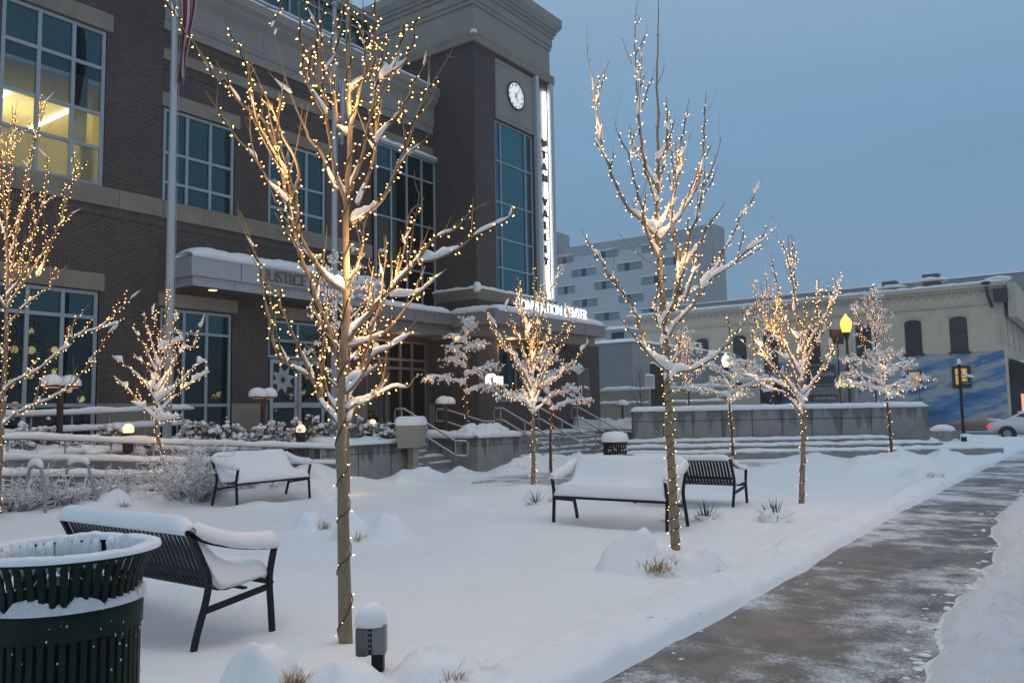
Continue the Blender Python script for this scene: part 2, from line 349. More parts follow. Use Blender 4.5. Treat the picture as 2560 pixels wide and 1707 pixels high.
# ---------------------------------------------------------------- ground, path, plaza, road
def path_left(x): return 2.66+0.03*np.clip(x-8, 0, 6)+.05*vnoise(x*.9, 0*x+3.3)+.03*vnoise(x*3.1, 0*x)
def path_right(x): return 1.02+.05*np.clip(x-6, 0, 8)+.22*vnoise(x*.55, 0*x+8.1)+.10*vnoise(x*2.7, 0*x+1.7)
BANKS = [  # lumps of shovelled snow: x, y, radius x, radius y, height
    (15.6, 14.3, 1.0, .55, .30), (16.8, 13.9, .6, .4, .12), (19.0, 13.8, .8, .45, .30), (20.0, 13.9, .8, .5, .40), (21.2, 13.8, 1.0, .55, .36), (22.6, 13.9, .9, .5, .30), (24.0, 13.9, .7, .4, .2), (25.4, 13.4, .9, .5, .30), (26.6, 13.0, 1.0, .6, .3), (17.6, 14.6, .5, .3, .18),
    (12.3, 14.3, 1.5, .9, .38), (13.6, 13.0, .8, .6, .22), (28.4, 8.2, 1.5, .8, .42), (30.0, 6.0, 1.8, .8, .32), (22.2, 7.2, 1.3, .9, .22), (22.6, 5.0, 1.6, 1.0, .26), (24.6, 4.4, .9, .6, .26), (24.8, 5.2, 1.1, .7, .2), (27.5, 4.2, 1.6, .7, .25),
    (9.3, 14.9, 2.0, .7, .26), (6.5, 14.6, 2.5, .6, .10), (42, 4.5, 2.0, 1.4, .22), (43.5, 2.5, 2.5, .8, .16), (44.6, 5.2, 1.3, .8, .2), (40, 6.2, 2, 1.0, .3), (46.3, 1.0, 1.0, 3.0, .10), (46.4, 7, 1.0, 3.0, .2),
    (14.35, 9.95, .7, .6, .16), (13.1, 3.95, .8, .5, .14), (8.55, 3.98, .6, .5, .10), (3.9, 4.15, .5, .45, .06), (10.9, 9.0, 1.5, 1.2, .06), (9.6, 12.3, 1.4, .6, .08), (11.8, 9.9, 1.2, .7, .1)]
HOLLOWS = [(10.55, 5.9, .55, 1.0, .10), (3.75, 6.0, .5, 1.0, .10), (10.1, 13.15, 1.0, .5, .06), (13.2, 6.0, .5, .9, .06), (8.6, 4.0, .22, .2, .08)]
def snow_h(x, y):
    pl, pr = path_left(x), path_right(x)
    h = .045+.055*fbm(x*.33, y*.33, 3)+.024*fbm(x*1.3+5, y*1.3, 3)+.008*fbm(x*6, y*6, 3)+.012*np.clip(fbm(x*3.1, y*3.1, 4)-.12, 0, 1)
    # plowed ridge on the left lip of the path
    d = y-pl
    h = h+(.045+.05*np.clip(fbm(x*1.1, y*.4+3, 3)+.45, 0, 1))*np.exp(-((d-.34)/.24)**2)*np.clip(1.3-x*.016, .3, 1)
    h = h+.035*fbm(x*5.5, y*5.5, 3)*np.exp(-((d-.22)/.30)**2)
    # rough scraped snow beyond the right lip
    r = np.clip((pr-y)/.55, 0, 1)
    h = h+r*(.02+.12*fbm(x*2.2, y*2.2, 5)+.16*np.abs(fbm(x*5, y*5, 4)))
    # footprints strung along the left of the path
    for k in range(26):
        fx = 3.3+k*.52+.12*math.sin(k*2.1); fy = 2.98+.10*(-1)**k+.5*math.sin(k*.23)*.3+.012*k
        h = h-.055*np.exp(-((x-fx)/.13)**4-((y-fy)/.06)**4)
    for bx, by, rx, ry, bh in BANKS:
        q = ((x-bx)/rx)**2+((y-by)/ry)**2
        h = h+bh*np.exp(-q*1.3)*(1+.9*fbm(x*2.2+bx, y*2.2, 3))
    for bx, by, rx, ry, bh in HOLLOWS: h = h-bh*np.exp(-(((x-bx)/rx)**2+((y-by)/ry)**2))
    # cleared plaza in front of the steps
    pz = 1/(1+np.exp(-(x-15.0)*2.2))*(1/(1+np.exp((x-24.2)*2.0)))*(1/(1+np.exp(-(y-8.2+.10*(x-15)+.9*vnoise(x*.4, y*.4))*2.4)))*(1/(1+np.exp((y-13.7+.25*(x-18)*.6)*5)))
    pz2 = 1/(1+np.exp(-(x-21.5)*2))*(1/(1+np.exp((x-29)*2)))*np.exp(-((y-10.5+.85*(x-24))/1.6)**2)
    pz = np.clip(pz+.8*pz2, 0, 1)
    h = h*(1-.8*pz)-.030*pz-.022*pz*np.clip(fbm(x*.9, y*2.0, 4)+.1, -.5, 1)
    # the swept path itself and the thinly covered crossing far out
    inside = 1/(1+np.exp(-(pl-y)*55))*(1/(1+np.exp(-(y-pr)*22)))
    inside = inside*(1/(1+np.exp((x-44)*1.5)))
    h = h*(1-inside)-.075*inside
    h = np.where((x > 46.8), -.08, h)
    return h
def grid_mesh(name, xs, ys, mat, kind='structure'):
    X, Y = np.meshgrid(xs, ys, indexing='ij'); Z = snow_h(X, Y); nx, ny = X.shape
    V = np.stack([X, Y, Z], -1).reshape(-1, 3)
    i = np.arange(nx-1)[:, None]*ny+np.arange(ny-1)[None, :]
    Fq = np.stack([i, i+ny, i+ny+1, i+1], -1).reshape(-1, 4)
    me = bpy.data.meshes.new(name); me.vertices.add(len(V)); me.vertices.foreach_set('co', V.ravel())
    me.loops.add(Fq.size); me.loops.foreach_set('vertex_index', Fq.ravel().astype(np.int32))
    me.polygons.add(len(Fq)); me.polygons.foreach_set('loop_start', np.arange(0, Fq.size, 4, dtype=np.int32)); me.polygons.foreach_set('loop_total', np.full(len(Fq), 4, dtype=np.int32))
    me.polygons.foreach_set('use_smooth', np.ones(len(Fq), dtype=bool)); me.update(calc_edges=True); me.validate()
    me.materials.append(mat); me.materials.append(M_['snow_rough'])
    cx_, cy_ = (X[:-1, :-1]+X[1:, 1:])/2, (Y[:-1, :-1]+Y[1:, 1:])/2; me.polygons.foreach_set('material_index', (cy_ < path_right(cx_)).astype(np.int32).ravel())
    o = bpy.data.objects.new(name, me); COL.objects.link(o); return tag(o, kind=kind)
xs = [-6.0]
while xs[-1] < 48: xs.append(xs[-1]+(.25 if xs[-1] < 1.5 else max(.035, (xs[-1]-1)*.0065)))
ys = list(np.arange(-9, -2.5, .25))+list(np.arange(-2.5, 8, .035))+list(np.arange(8, 20.0, .07))
grid_mesh('ground', np.array(xs), np.array(ys), M_['snow'])
def gs(px, py):
    z = 0.0
    for _ in range(6): q = gz(px, py, z); z = float(snow_h(np.array([q[0]]), np.array([q[1]]))[0])
    return gz(px, py, z)
def clods():
    b = MB(); rng = random.Random(17)
    for k in range(420):
        x = 3+rng.random()**1.6*22
        if k % 5 < 2: y = float(path_right(np.array(x)))+abs(rng.gauss(0, .10))
        elif k % 5 == 3: y = float(path_left(np.array(x)))+rng.gauss(.12, .16)
        else: x = rng.uniform(15, 25); y = 14.0-abs(rng.gauss(0, .7))
        r = rng.uniform(.006, .022)*(1+.02*x)*(.6 if k % 5 == 3 else 1); z = float(snow_h(np.array([x]), np.array([y]))[0]); z = max(z, -.034)
        b.blob((x, y, z-r*.12), (r*rng.uniform(1.0, 2.4), r*rng.uniform(1.0, 2.4), r*rng.uniform(.4, .7)), k, 8, 5, .3)
    o = b.build('snow', M_['snow'], None, True); tag(o, 'loose crumbs of shovelled snow strewn along the path edges', 'snow', None, 'stuff')
clods()
def sheet(name, x0, y0, x1, y1, z, mat, kind='structure'):
    b = MB(); b.add([(x0, y0, z), (x1, y0, z), (x1, y1, z), (x0, y1, z)], [(0, 1, 2, 3)]); return tag(b.build(name, mat), kind=kind)
sheet('terrain', -400, -400, 600, 600, -.16, M_['snow'])
sheet('path', -6, .2, 47, 3.4, -.035, M_['path_wet'])
sheet('plaza', 13.5, 4.0, 30.5, 15.5, -.012, M_['plaza_ice'])
sheet('road', 47.5, -60, 58.5, 60, -.10, M_['road_slush'])
b = MB(); b.box(46.7, -60, -.14, 46.95, 60, .03); b.box(58.5, -60, -.14, 58.8, 60, .04); tag(b.build('kerb', M_['concrete_plain']), kind='structure')
b = MB(); b.box(58.8, -60, -.14, 61.9, 60, .02); tag(b.build('pavement', M_['plaza_ice']), kind='structure')
b = MB()
for k in range(4): b.box(49.0+k*2.1, -1.6, -.096, 50.2+k*2.1, 1.4, -.092)
tag(b.build('road_markings', M_['sign_white']), kind='structure')

# ---------------------------------------------------------------- snow caps
def snow_ribbon(mb, pts, w, h, seed=0, step=.12, over=.02, ends=True, nw=7, amp=.25):
    """half-round blanket of snow of width w and thickness h along a polyline of points on a ledge"""
    P = [Vector(p) for p in pts]; R = []
    for a, c in zip(P[:-1], P[1:]):
        n = max(1, int((c-a).length/step)); R += [a.lerp(c, k/n) for k in range(n)]
    R.append(P[-1]); m = len(R); v = []; f = []
    for i, p in enumerate(R):
        t = R[min(i+1, m-1)]-R[max(i-1, 0)]; t.z = 0; t.normalize(); sd = Vector((t.y, -t.x, 0))
        e = 1.0
        if ends:
            dd = min(i, m-1-i)*step; e = min(1, .35+.65*math.sqrt(min(1, dd/(h*1.2+1e-6))))
        q = 1+amp*2*mnoise.noise(Vector((i*step*1.7, seed*5.1, 0)))+amp*mnoise.noise(Vector((i*step*6, seed*2.3, 4)))
        for k in range(nw):
            a = math.pi*k/(nw-1); c_ = math.cos(a); s_ = math.sin(a)**.55
            j = 1+.10*mnoise.noise(Vector((i*step*4, k*1.3, seed*3)))
            v.append(p+sd*(-c_*(w/2+over)*j)+Vector((0, 0, -.012+h*q*e*s_*j if 0 < k < nw-1 else -.02-.02*abs(mnoise.noise(Vector((i*step*8, seed, k)))))))
    for i in range(m-1):
        for k in range(nw-1): f.append((i*nw+k, i*nw+k+1, (i+1)*nw+k+1, (i+1)*nw+k))
        f.append((i*nw+nw-1, i*nw, (i+1)*nw, (i+1)*nw+nw-1))
    f.append(tuple(range(nw))); f.append(tuple((m-1)*nw+k for k in range(nw-1, -1, -1)))
    mb.add(v, f)

def snow_pad(mb, x0, y0, x1, y1, z, h, seed=0, step=.12, lump=.4, rim=.12):
    nx = max(4, int((x1-x0)/step)); ny = max(4, int((y1-y0)/step)); v = []; f = []
    for i in range(nx+1):
        for j in range(ny+1):
            x = x0+(x1-x0)*i/nx; y = y0+(y1-y0)*j/ny
            d = min(x-x0, x1-x, y-y0, y1-y); e = min(1, math.sqrt(max(0, d)/rim))
            q = 1+lump*2*mnoise.noise(Vector((x*1.1+seed, y*1.1, seed)))+lump*.7*mnoise.noise(Vector((x*3.7, y*3.7+seed, 2)))
            v.append((x, y, z-.01+h*max(.15, q)*e))
    for i in range(nx):
        for j in range(ny):
            a = i*(ny+1)+j; f.append((a, a+ny+1, a+ny+2, a+1))
    mb.add(v, f)

# ---------------------------------------------------------------- convention building
cc = thing('convention_center', 'brown brick convention center with stone bands, snowy canopies and a clock tower', 'building', (10, 20, 0))
def bp(mb, name, mat, parent=None, smooth=False):   # part of the convention building, given in world coordinates
    p = parent or cc
    o = mb.build(name, M_[mat] if isinstance(mat, str) else mat, None, smooth); o.parent = p
    if p.parent is None: o.matrix_parent_inverse = Matrix.Translation(-p.location)
    return o
def wall_y(mb, x0, x1, z0, z1, Y, openings, depth=.16):
    X = sorted(set([x0, x1]+[v for o in openings for v in o[:2] if x0 < v < x1])); Z = sorted(set([z0, z1]+[v for o in openings for v in o[2:4] if z0 < v < z1]))
    for i in range(len(X)-1):
        for j in range(len(Z)-1):
            cx, cz = (X[i]+X[i+1])/2, (Z[j]+Z[j+1])/2
            if any(o[0] < cx < o[1] and o[2] < cz < o[3] for o in openings): continue
            mb.add([(X[i], Y, Z[j]), (X[i+1], Y, Z[j]), (X[i+1], Y, Z[j+1]), (X[i], Y, Z[j+1])], [(0, 1, 2, 3)])
    for o in openings:
        a, c, d, e_ = o[:4]; Y2 = Y+depth
        mb.add([(a, Y, d), (a, Y2, d), (a, Y2, e_), (a, Y, e_)], [(0, 1, 2, 3)]); mb.add([(c, Y, d), (c, Y2, d), (c, Y2, e_), (c, Y, e_)], [(3, 2, 1, 0)])
        mb.add([(a, Y, e_), (c, Y, e_), (c, Y2, e_), (a, Y2, e_)], [(3, 2, 1, 0)]); mb.add([(a, Y, d), (c, Y, d), (c, Y2, d), (a, Y2, d)], [(0, 1, 2, 3)])
def window_y(cols, rows, Y, glass, frame='frame_alu', fw=.075, fd=.09, name='window', glasses=None, border=None):
    fb = MB(); x0, x1, z0, z1 = cols[0], cols[-1], rows[0], rows[-1]; bw = border or fw
    for i, x in enumerate(cols):
        w = bw if i in (0, len(cols)-1) else fw
        xa = x if i == 0 else (x-w if i == len(cols)-1 else x-w/2); fb.box(xa, Y-fd, z0, xa+w, Y, z1)
    ce = [cols[0]+bw]+[v for c in cols[1:-1] for v in (c-fw/2, c+fw/2)]+[cols[-1]-bw]
    for j, z in enumerate(rows):
        w = bw if j in (0, len(rows)-1) else fw
        za = z if j == 0 else (z-w if j == len(rows)-1 else z-w/2)
        for k in range(0, len(ce), 2): fb.box(ce[k], Y-fd+.004, za, ce[k+1], Y, za+w)
    win = bp(fb, name, frame)
    for j in range(len(rows)-1):
        pb = MB(); g = glasses[j] if glasses else glass
        pb.add([(x0+.02, Y-.035, rows[j]+.01), (x1-.02, Y-.035, rows[j]+.01), (x1-.02, Y-.035, rows[j+1]-.01), (x0+.02, Y-.035, rows[j+1]-.01)], [(0, 1, 2, 3)])
        o = pb.build('pane', M_[g]); o.parent = win
    return win
# left pavilion and right wing walls
U1 = (7.88, 10.33, 7.42, 11.42); L1 = (7.88, 10.30, 1.10, 4.80); W2 = (11.93, 14.15, 7.07, 9.98); W3 = (15.33, 17.56, 7.07, 10.02); L2 = (11.93, 14.14, 1.10, 4.58); DR = (15.35, 17.62, .95, 4.56); U0 = (4.1, 6.55, 7.42, 11.42); L0 = (4.1, 6.55, 1.10, 4.80)
LOB = (19.3, 22.4, .95, 4.3)
b = MB(); wall_y(b, -2, 11.85, 2.07, 16.5, 19.94, [U1, L1, U0, L0]); wall_y(b, 11.85, 22.71, 2.07, 12.15, 20.0, [W2, W3, L2, DR, LOB, (19.6, 22.7, 5.2, 11.0)])
b.add([(11.85, 19.94, 0), (11.85, 20.2, 0), (11.85, 20.2, 16.5), (11.85, 19.94, 16.5)], [(0, 1, 2, 3)])
bp(b, 'brick_wall', 'brick')
b = MB(); wall_y(b, -2, 11.85, .2, 2.07, 19.91, [L1, L0]); wall_y(b, 11.853, 22.71, .2, 2.07, 19.97, [L2, DR, LOB]); bp(b, 'stone_base', 'stone')
b = MB()
for x0, x1, y in ((-2, 11.87, 19.88), (11.87, 19.55, 19.93)): b.box(x0, y, 6.95, x1, y+.12, 7.42)
bp(b, 'sill_band', 'stone')
b = MB()
for k in range(17):
    x = -1.5+1.22*k; b.box(x, (19.877 if x < 11.8 else 19.927), 6.952, x+.012, 19.95, 7.418)
for k in range(8): b.box(12.4+1.3*k, 19.857, 12.5, 12.41+1.3*k, 19.9, 13.1)
bp(b, 'stone_joints', 'soffit')
b = MB()
for x0, x1, y in ((-2, 11.86, 19.925), (11.86, 22.71, 19.985)): b.box(x0, y, 6.70, x1, y+.05, 6.947)
for x0, x1, y in ((-2, 7.80, 19.925), (10.38, 11.86, 19.925), (11.86, 11.90, 19.985), (14.2, 15.3, 19.985), (17.66, 19.2, 19.985)): b.box(x0, y, 2.075, x1, y+.05, 2.36)
for z in (11.02, 11.86): b.box(11.86, 19.985, z, 22.71, 20.05, z+.255)
bp(b, 'soldier_course', 'brick_soldier')
b = MB(); b.box(11.85, 19.93, 11.28, 22.71, 20.05, 11.58); bp(b, 'stone_band', 'stone')
for x0, x1, z0, z1, y in ((7.62, 10.46, 11.45, 11.9, 19.90), (3.85, 6.7, 11.45, 11.9, 19.9), (7.62, 10.40, 4.82, 5.24, 19.90), (3.85, 6.7, 4.82, 5.24, 19.9), (11.80, 14.30, 10.0, 10.38, 19.96), (15.18, 17.74, 10.06, 10.42, 19.96), (11.8, 14.28, 4.62, 4.97, 19.96), (15.2, 17.8, 4.60, 4.96, 19.96)):
    b = MB(); b.box(x0, y, z0, x1, y+.2, z1); bp(b, 'lintel', 'stone')
b = MB(); prof = [(20.0, 12.12), (19.93, 12.12), (19.93, 12.36), (19.88, 12.40), (19.88, 12.46), (19.86, 12.50), (19.86, 13.10), (19.80, 13.16), (19.66, 13.30), (19.66, 13.42), (19.55, 13.52), (19.55, 13.78), (20.9, 13.78), (20.9, 12.12)]
b.prism(prof, 'x', 11.86, 22.7); bp(b, 'cornice', 'stone_clean')
b = MB(); snow_ribbon(b, [(12, 19.75, 13.78), (22.5, 19.75, 13.78)], .38, .10, 3); bp(b, 'snow_cap', 'snow', smooth=True)
# setback glass storey
zb, zt, xr = pY(929, 137, 20.9)[2], pY(929, 62, 20.9)[2], pY(929, 100, 20.9)[0]
b = MB(); b.box(11.9, 20.95, 13.8, xr-.05, 21.3, zt-.05); bp(b, 'upper_storey', 'soffit')
cols = [xr-.02-1.24*k for k in range(6, -1, -1)]
window_y(cols, [zb, (zb+zt)/2+.15, zt], 20.93, 'glass_teal', fw=.06)
b = MB(); b.box(11.9, 20.6, zt, xr+.15, 22.5, zt+.14); bp(b, 'roof_edge', 'frame_alu')
b = MB(); snow_pad(b, 11.9, 20.55, xr+.2, 22.6, zt+.14, .22, 4, .3); bp(b, 'snow_cap', 'snow', smooth=True)
b = MB(); snow_ribbon(b, [(xr-7.4, 20.86, zb-.02), (xr, 20.86, zb-.02)], .12, .07, 9); bp(b, 'snow_cap', 'snow', smooth=True)
# windows
uc = [7.90, 8.73, 9.53, 10.31]
window_y(uc, [7.42, 8.40, 9.27, 10.45, 11.42], 20.06, 'glass_teal', glasses=['pane_frost', 'pane_clear', 'pane_tint', 'glass_teal'], fw=.085)
window_y([4.12, 4.95, 5.75, 6.53], [7.42, 8.40, 9.27, 10.45, 11.42], 20.06, 'glass_teal', fw=.085)
window_y([7.90, 8.66, 9.45, 10.28], [1.10, 2.02, 4.15, 4.79], 20.06, 'glass_dark', glasses=['glass_dark', 'glass_dark', 'glass_teal'], fw=.085)
window_y([4.12, 4.95, 5.75, 6.53], [1.10, 2.02, 4.15, 4.79], 20.06, 'glass_dark', fw=.085)
window_y([11.95, 12.66, 13.38, 14.13], [7.08, 7.96, 8.77, 9.97], 20.12, 'glass_teal', fw=.075)
window_y([15.35, 16.09, 16.80, 17.54], [7.08, 7.96, 8.77, 10.01], 20.12, 'glass_teal', fw=.075)
window_y([11.95, 12.66, 13.35, 14.12], [1.10, 2.02, 3.96, 4.57], 20.12, 'glass_dark', glasses=['glass_dark', 'glass_dark', 'glass_teal'], fw=.075)
window_y([15.37, 16.49, 17.60], [3.42, 3.95, 4.55], 20.12, 'glass_teal', fw=.08, glasses=['glass_dark', 'glass_teal'])
window_y([19.62, 20.39, 21.18, 21.97, 22.70], [5.2, 6.8, 8.5, 10.2, 11.0], 19.93, 'glass_teal', fw=.055, name='curtain_wall', glasses=['glass_dark', 'glass_bronze', 'glass_dark', 'glass_teal'])
b = MB(); b.box(19.5, 19.72, 11.0, 22.7, 20.1, 11.12); bp(b, 'window_ledge', 'frame_alu')
b = MB(); snow_ribbon(b, [(19.5, 19.86, 11.12), (22.66, 19.86, 11.12)], .34, .13, 5); bp(b, 'snow_cap', 'snow', smooth=True)
# lit office behind the upper left window
b = MB(); b.add([(7.9, 20.3, 7.2), (7.9, 26, 7.2), (7.9, 26, 10.1), (7.9, 20.3, 10.1)], [(0, 1, 2, 3)]); b.add([(12.4, 20.3, 7.2), (12.4, 26, 7.2), (12.4, 26, 10.1), (12.4, 20.3, 10.1)], [(3, 2, 1, 0)])
b.add([(4, 26, 7.2), (12.4, 26, 7.2), (12.4, 26, 10.1), (4, 26, 10.1)], [(0, 1, 2, 3)]); b.add([(4, 20.3, 7.2), (12.4, 20.3, 7.2), (12.4, 26, 7.2), (4, 26, 7.2)], [(0, 1, 2, 3)])
b.box(10.55, 20.35, 7.2, 11.0, 21.0, 10.1); b.box(9.75, 20.30, 7.42, 10.05, 20.36, 10.2)
room = bp(b, 'office_room', 'interior_wall')
b = MB(); b.add([(4, 20.3, 10.1), (12.4, 20.3, 10.1), (12.4, 26, 10.1), (4, 26, 10.1)], [(3, 2, 1, 0)]); o = b.build('ceiling', M_['interior_ceiling']); o.parent = room
for x, y in ((9.05, 22.3), (9.05, 23.55), (10.6, 22.3), (10.6, 23.55), (7.2, 22.3), (7.2, 23.55), (11.9, 22.3)):
    b = MB(); b.box(x, y, 10.04, x+.07, y+1.2, 10.06); o = b.build('ceiling_light', M_['tube_light']); o.parent = room
for x, y in ((9.4, 22.4), (6.4, 22.4)):
    ld = bpy.data.lights.new('room_light', 'POINT'); ld.energy = 120; ld.color = (1, .88, .50); ld.shadow_soft_size = .4; lo = bpy.data.objects.new('room_light', ld); COL.objects.link(lo); lo.parent = room; lo.location = (x, y+1.0, 8.7)
# glazed double door with a paper snowflake
for x0, x1 in ((15.45, 16.46), (16.50, 17.52)):
    f = MB(); z0, z1 = .98, 3.38
    f.box(x0, 20.0, z0, x0+.11, 20.06, z1); f.box(x1-.11, 20.0, z0, x1, 20.06, z1); f.box(x0+.11, 20.003, z1-.12, x1-.11, 20.057, z1); f.box(x0+.11, 20.003, z0, x1-.11, 20.057, z0+.2); f.box(x0+.11, 20.003, 1.94, x1-.11, 20.057, 2.10)
    d = bp(f, 'door', 'panel_metal')
    p = MB(); p.add([(x0+.1, 20.03, z0+.1), (x1-.1, 20.03, z0+.1), (x1-.1, 20.03, z1-.1), (x0+.1, 20.03, z1-.1)], [(0, 1, 2, 3)])
    o = p.build('pane', M_['glass_dark']); o.parent = d
    hnd = MB(); hx = x1-.06 if x0 < 16 else x0+.06; hnd.tube([(hx, 19.96, 1.9), (hx, 19.94, 1.95), (hx, 19.94, 2.12), (hx, 19.96, 2.16)], .015, 6)
    o = hnd.build('handle', M_['steel_rail']); o.parent = d
sf = MB(); c0 = Vector((15.93, 20.02, 2.78))
for k in range(8):
    a = math.pi/4*k+.25
    for r0, r1, w in ((.05, .45, .05),): 
        d1 = Vector((math.cos(a), 0, math.sin(a))); n1 = Vector((-math.sin(a), 0, math.cos(a)))
        sf.add([c0+d1*r0-n1*.02, c0+d1*.22-n1*.10, c0+d1*r1, c0+d1*.22+n1*.10], [(0, 1, 2, 3)])
bp(sf, 'paper_snowflake', 'panel_metal')
# canopy above the side entrance
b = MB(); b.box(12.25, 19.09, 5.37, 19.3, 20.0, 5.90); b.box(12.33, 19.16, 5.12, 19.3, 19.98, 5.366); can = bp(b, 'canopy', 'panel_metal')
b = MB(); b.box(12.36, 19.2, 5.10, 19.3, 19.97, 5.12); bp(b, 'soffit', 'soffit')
b = MB()
for x in (13.75, 15.6, 17.8): b.box(x, 19.083, 5.37, x+.012, 19.092, 5.9)
for x in (13.6, 15.3, 17): b.box(x, 19.154, 5.12, x+.012, 19.162, 5.366)
bp(b, 'panel_joints', 'paint_black')
b = MB(); snow_ribbon(b, [(12.25, 19.55, 5.9), (19.3, 19.55, 5.9)], .95, .34, 6, amp=.08); bp(b, 'snow_cap', 'snow', smooth=True)
tm = MB(); TM = Matrix.Translation((14.5, 19.03, 5.47)) @ Matrix.Rotation(math.pi/2, 4, 'X'); text_mesh(tm, 'JUSTICE', .50, .02, TM, 0, .85); bp(tm, 'canopy_lettering', 'frame_bronze')
b = MB(); b.box(14.4, 19.0, 5.42, 17.4, 19.09, 5.46); bp(b, 'letter_rail', 'panel_metal')
b = MB(); b.lathe([(0, 0), (.11, 0), (.12, .012)], 16, (13.1, 19.42, 5.085)); bp(b, 'downlight', 'downlight')
# lobby canopy with jog round the tower
b = MB(); b.box(18.5, 18.72, 4.80, 22.32, 19.98, 5.22); b.box(22.32, 16.86, 4.74, 29.9, 20, 5.22); b.box(18.6, 18.98, 4.45, 22.55, 19.97, 4.795); b.box(22.552, 17.2, 4.38, 29.6, 19.97, 4.735)
bp(b, 'lobby_canopy', 'panel_tan')
b = MB()
for x in (19.3, 20.3, 21.3): b.box(x, 18.712, 4.80, x+.012, 18.722, 5.22)
for x in (23.8, 25.3, 26.8, 28.3): b.box(x, 16.852, 4.74, x+.012, 16.862, 5.22)
for x in (19.8, 20.9): b.box(x, 18.972, 4.45, x+.012, 18.982, 4.795)
for x in (24.5, 26.0, 27.5): b.box(x, 17.192, 4.38, x+.012, 17.202, 4.735)
bp(b, 'panel_joints', 'soffit')
b = MB(); snow_ribbon(b, [(18.5, 19.2, 5.22), (21.6, 19.15, 5.22), (22.1, 18.9, 5.22)], .95, .24, 11, amp=.08); snow_ribbon(b, [(22.62, 18.9, 5.22), (22.62, 17.2, 5.22)], .62, .24, 12, amp=.06); snow_ribbon(b, [(22.5, 17.22, 5.22), (29.9, 17.22, 5.22)], .74, .26, 13, amp=.08); bp(b, 'snow_cap', 'snow', smooth=True)
for x, y in ((20.6, 19.3), (24.3, 17.5)):
    ld = bpy.data.lights.new('downlight_lamp', 'POINT'); ld.energy = 16; ld.color = (1, .62, .32); ld.shadow_soft_size = .15; lo = bpy.data.objects.new('downlight_lamp', ld); COL.objects.link(lo); lo.location = (x, y, 4.1)
for x, y in ((20.6, 19.35), (24.2, 17.6), (26.2, 17.6)):
    b = MB(); b.lathe([(0, 0), (.16, 0), (.17, .012)], 16, (x, y, 4.362 if x > 22.5 else 4.43)); bp(b, 'downlight', 'downlight')
tm = MB(); TM = Matrix.Translation((23.62, 16.93, 5.36)) @ Matrix.Rotation(math.pi/2, 4, 'X')
tot = text_mesh(MB(), 'CONVENTION CENTER', .58, .03, Matrix.Identity(4)); kx = 4.95/tot
text_mesh(tm, 'CONVENTION CENTER', .58, .03, TM, -.010, kx); bp(tm, 'roof_lettering', 'letter_white')
b = MB()
for k in range(17):
    if k == 10: continue
    x = 23.68+k*4.95/17
    b.blob((x+.10, 16.97, 5.80), (.07, .05, .035), k, 8, 5)
bp(b, 'lettering_snow', 'snow', smooth=True)
# tower
Xt, Yt = 22.71, 17.94
b = MB(); GL = (23.90, 26.42, 6.1, 12.62); SG = (26.74, 27.5, 6.0, 15.0)
wall_y(b, Xt, 27.78, 6.0, 15.16, Yt, [GL, SG], .2); wall_y(b, Xt, 31.2, .2, 4.5, Yt, [(23.85, 27.2, 2.2, 4.2)])
b.add([(Xt, Yt, .2), (Xt, 27, .2), (Xt, 27, 15.16), (Xt, Yt, 15.16)], [(3, 2, 1, 0)]); b.add([(27.78, Yt, 5), (27.78, 27, 5), (27.78, 27, 15.16), (27.78, Yt, 15.16)], [(0, 1, 2, 3)]); b.add([(31.2, Yt, .2), (31.2, 27, .2), (31.2, 27, 4.5), (31.2, Yt, 4.5)], [(0, 1, 2, 3)])
bp(b, 'tower_wall', 'brick')
b = MB(); b.box(Xt-.012, Yt-.012, 14.86, 27.78, 26, 15.155); b.box(Xt-.012, Yt-.012, 5.2, 23.9, 26, 5.72); bp(b, 'soldier_course', 'brick_soldier')
b = MB()
b.hexa([(Xt-.02, Yt-.02, 5.72), (27.7, Yt-.02, 5.72), (27.7, 26, 5.72), (Xt-.02, 26, 5.72)], [(Xt-.16, Yt-.16, 6.02), (27.7, Yt-.16, 6.02), (27.7, 26, 6.02), (Xt-.16, 26, 6.02)])
b.box(Xt-.16, Yt-.16, 6.024, 27.7, 26, 6.1); bp(b, 'tower_plinth', 'stone')
b = MB(); snow_ribbon(b, [(Xt-.08, 19.9, 6.1), (Xt-.08, Yt-.02, 6.1)], .16, .10, 21); snow_ribbon(b, [(Xt-.1, Yt-.08, 6.1), (27.6, Yt-.08, 6.1)], .16, .10, 22); b.blob((Xt-.06, Yt-.06, 6.12), (.16, .16, .2), 3); bp(b, 'snow_cap', 'snow', smooth=True)
b = MB(); o_ = .13; b.box(Xt-o_, Yt-o_, 15.16, 27.78+o_, 27, 15.50); bp(b, 'tower_band', 'stone')
b = MB(); b.blob((Xt-.05, Yt-.05, 15.5), (.14, .14, .08), 3); bp(b, 'snow_cap', 'snow', smooth=True)
b = MB()
for z0, z1, o_ in ((15.503, 16.60, .0), (16.604, 16.78, .05), (16.784, 17.12, .09), (17.124, 17.28, .15), (17.284, 17.42, .22)): b.box(Xt-o_, Yt-o_, z0, 27.78+o_, 27+o_, z1)
b.hexa([(Xt-.27, Yt-.27, 17.424), (27.78+.27, Yt-.27, 17.424), (28.05, 27.4, 17.424), (Xt-.27, 27.4, 17.424)], [(Xt-.40, Yt-.40, 17.62), (27.78+.40, Yt-.40, 17.62), (28.18, 27.6, 17.62), (Xt-.40, 27.6, 17.62)])
b.box(Xt-.40, Yt-.40, 17.624, 27.78+.40, 27.6, 17.95); bp(b, 'tower_crown', 'stone_clean')
b = MB(); snow_pad(b, Xt-.3, Yt-.3, 28.1, 27.5, 17.95, .10, 7, .6); bp(b, 'snow_cap', 'snow', smooth=True)
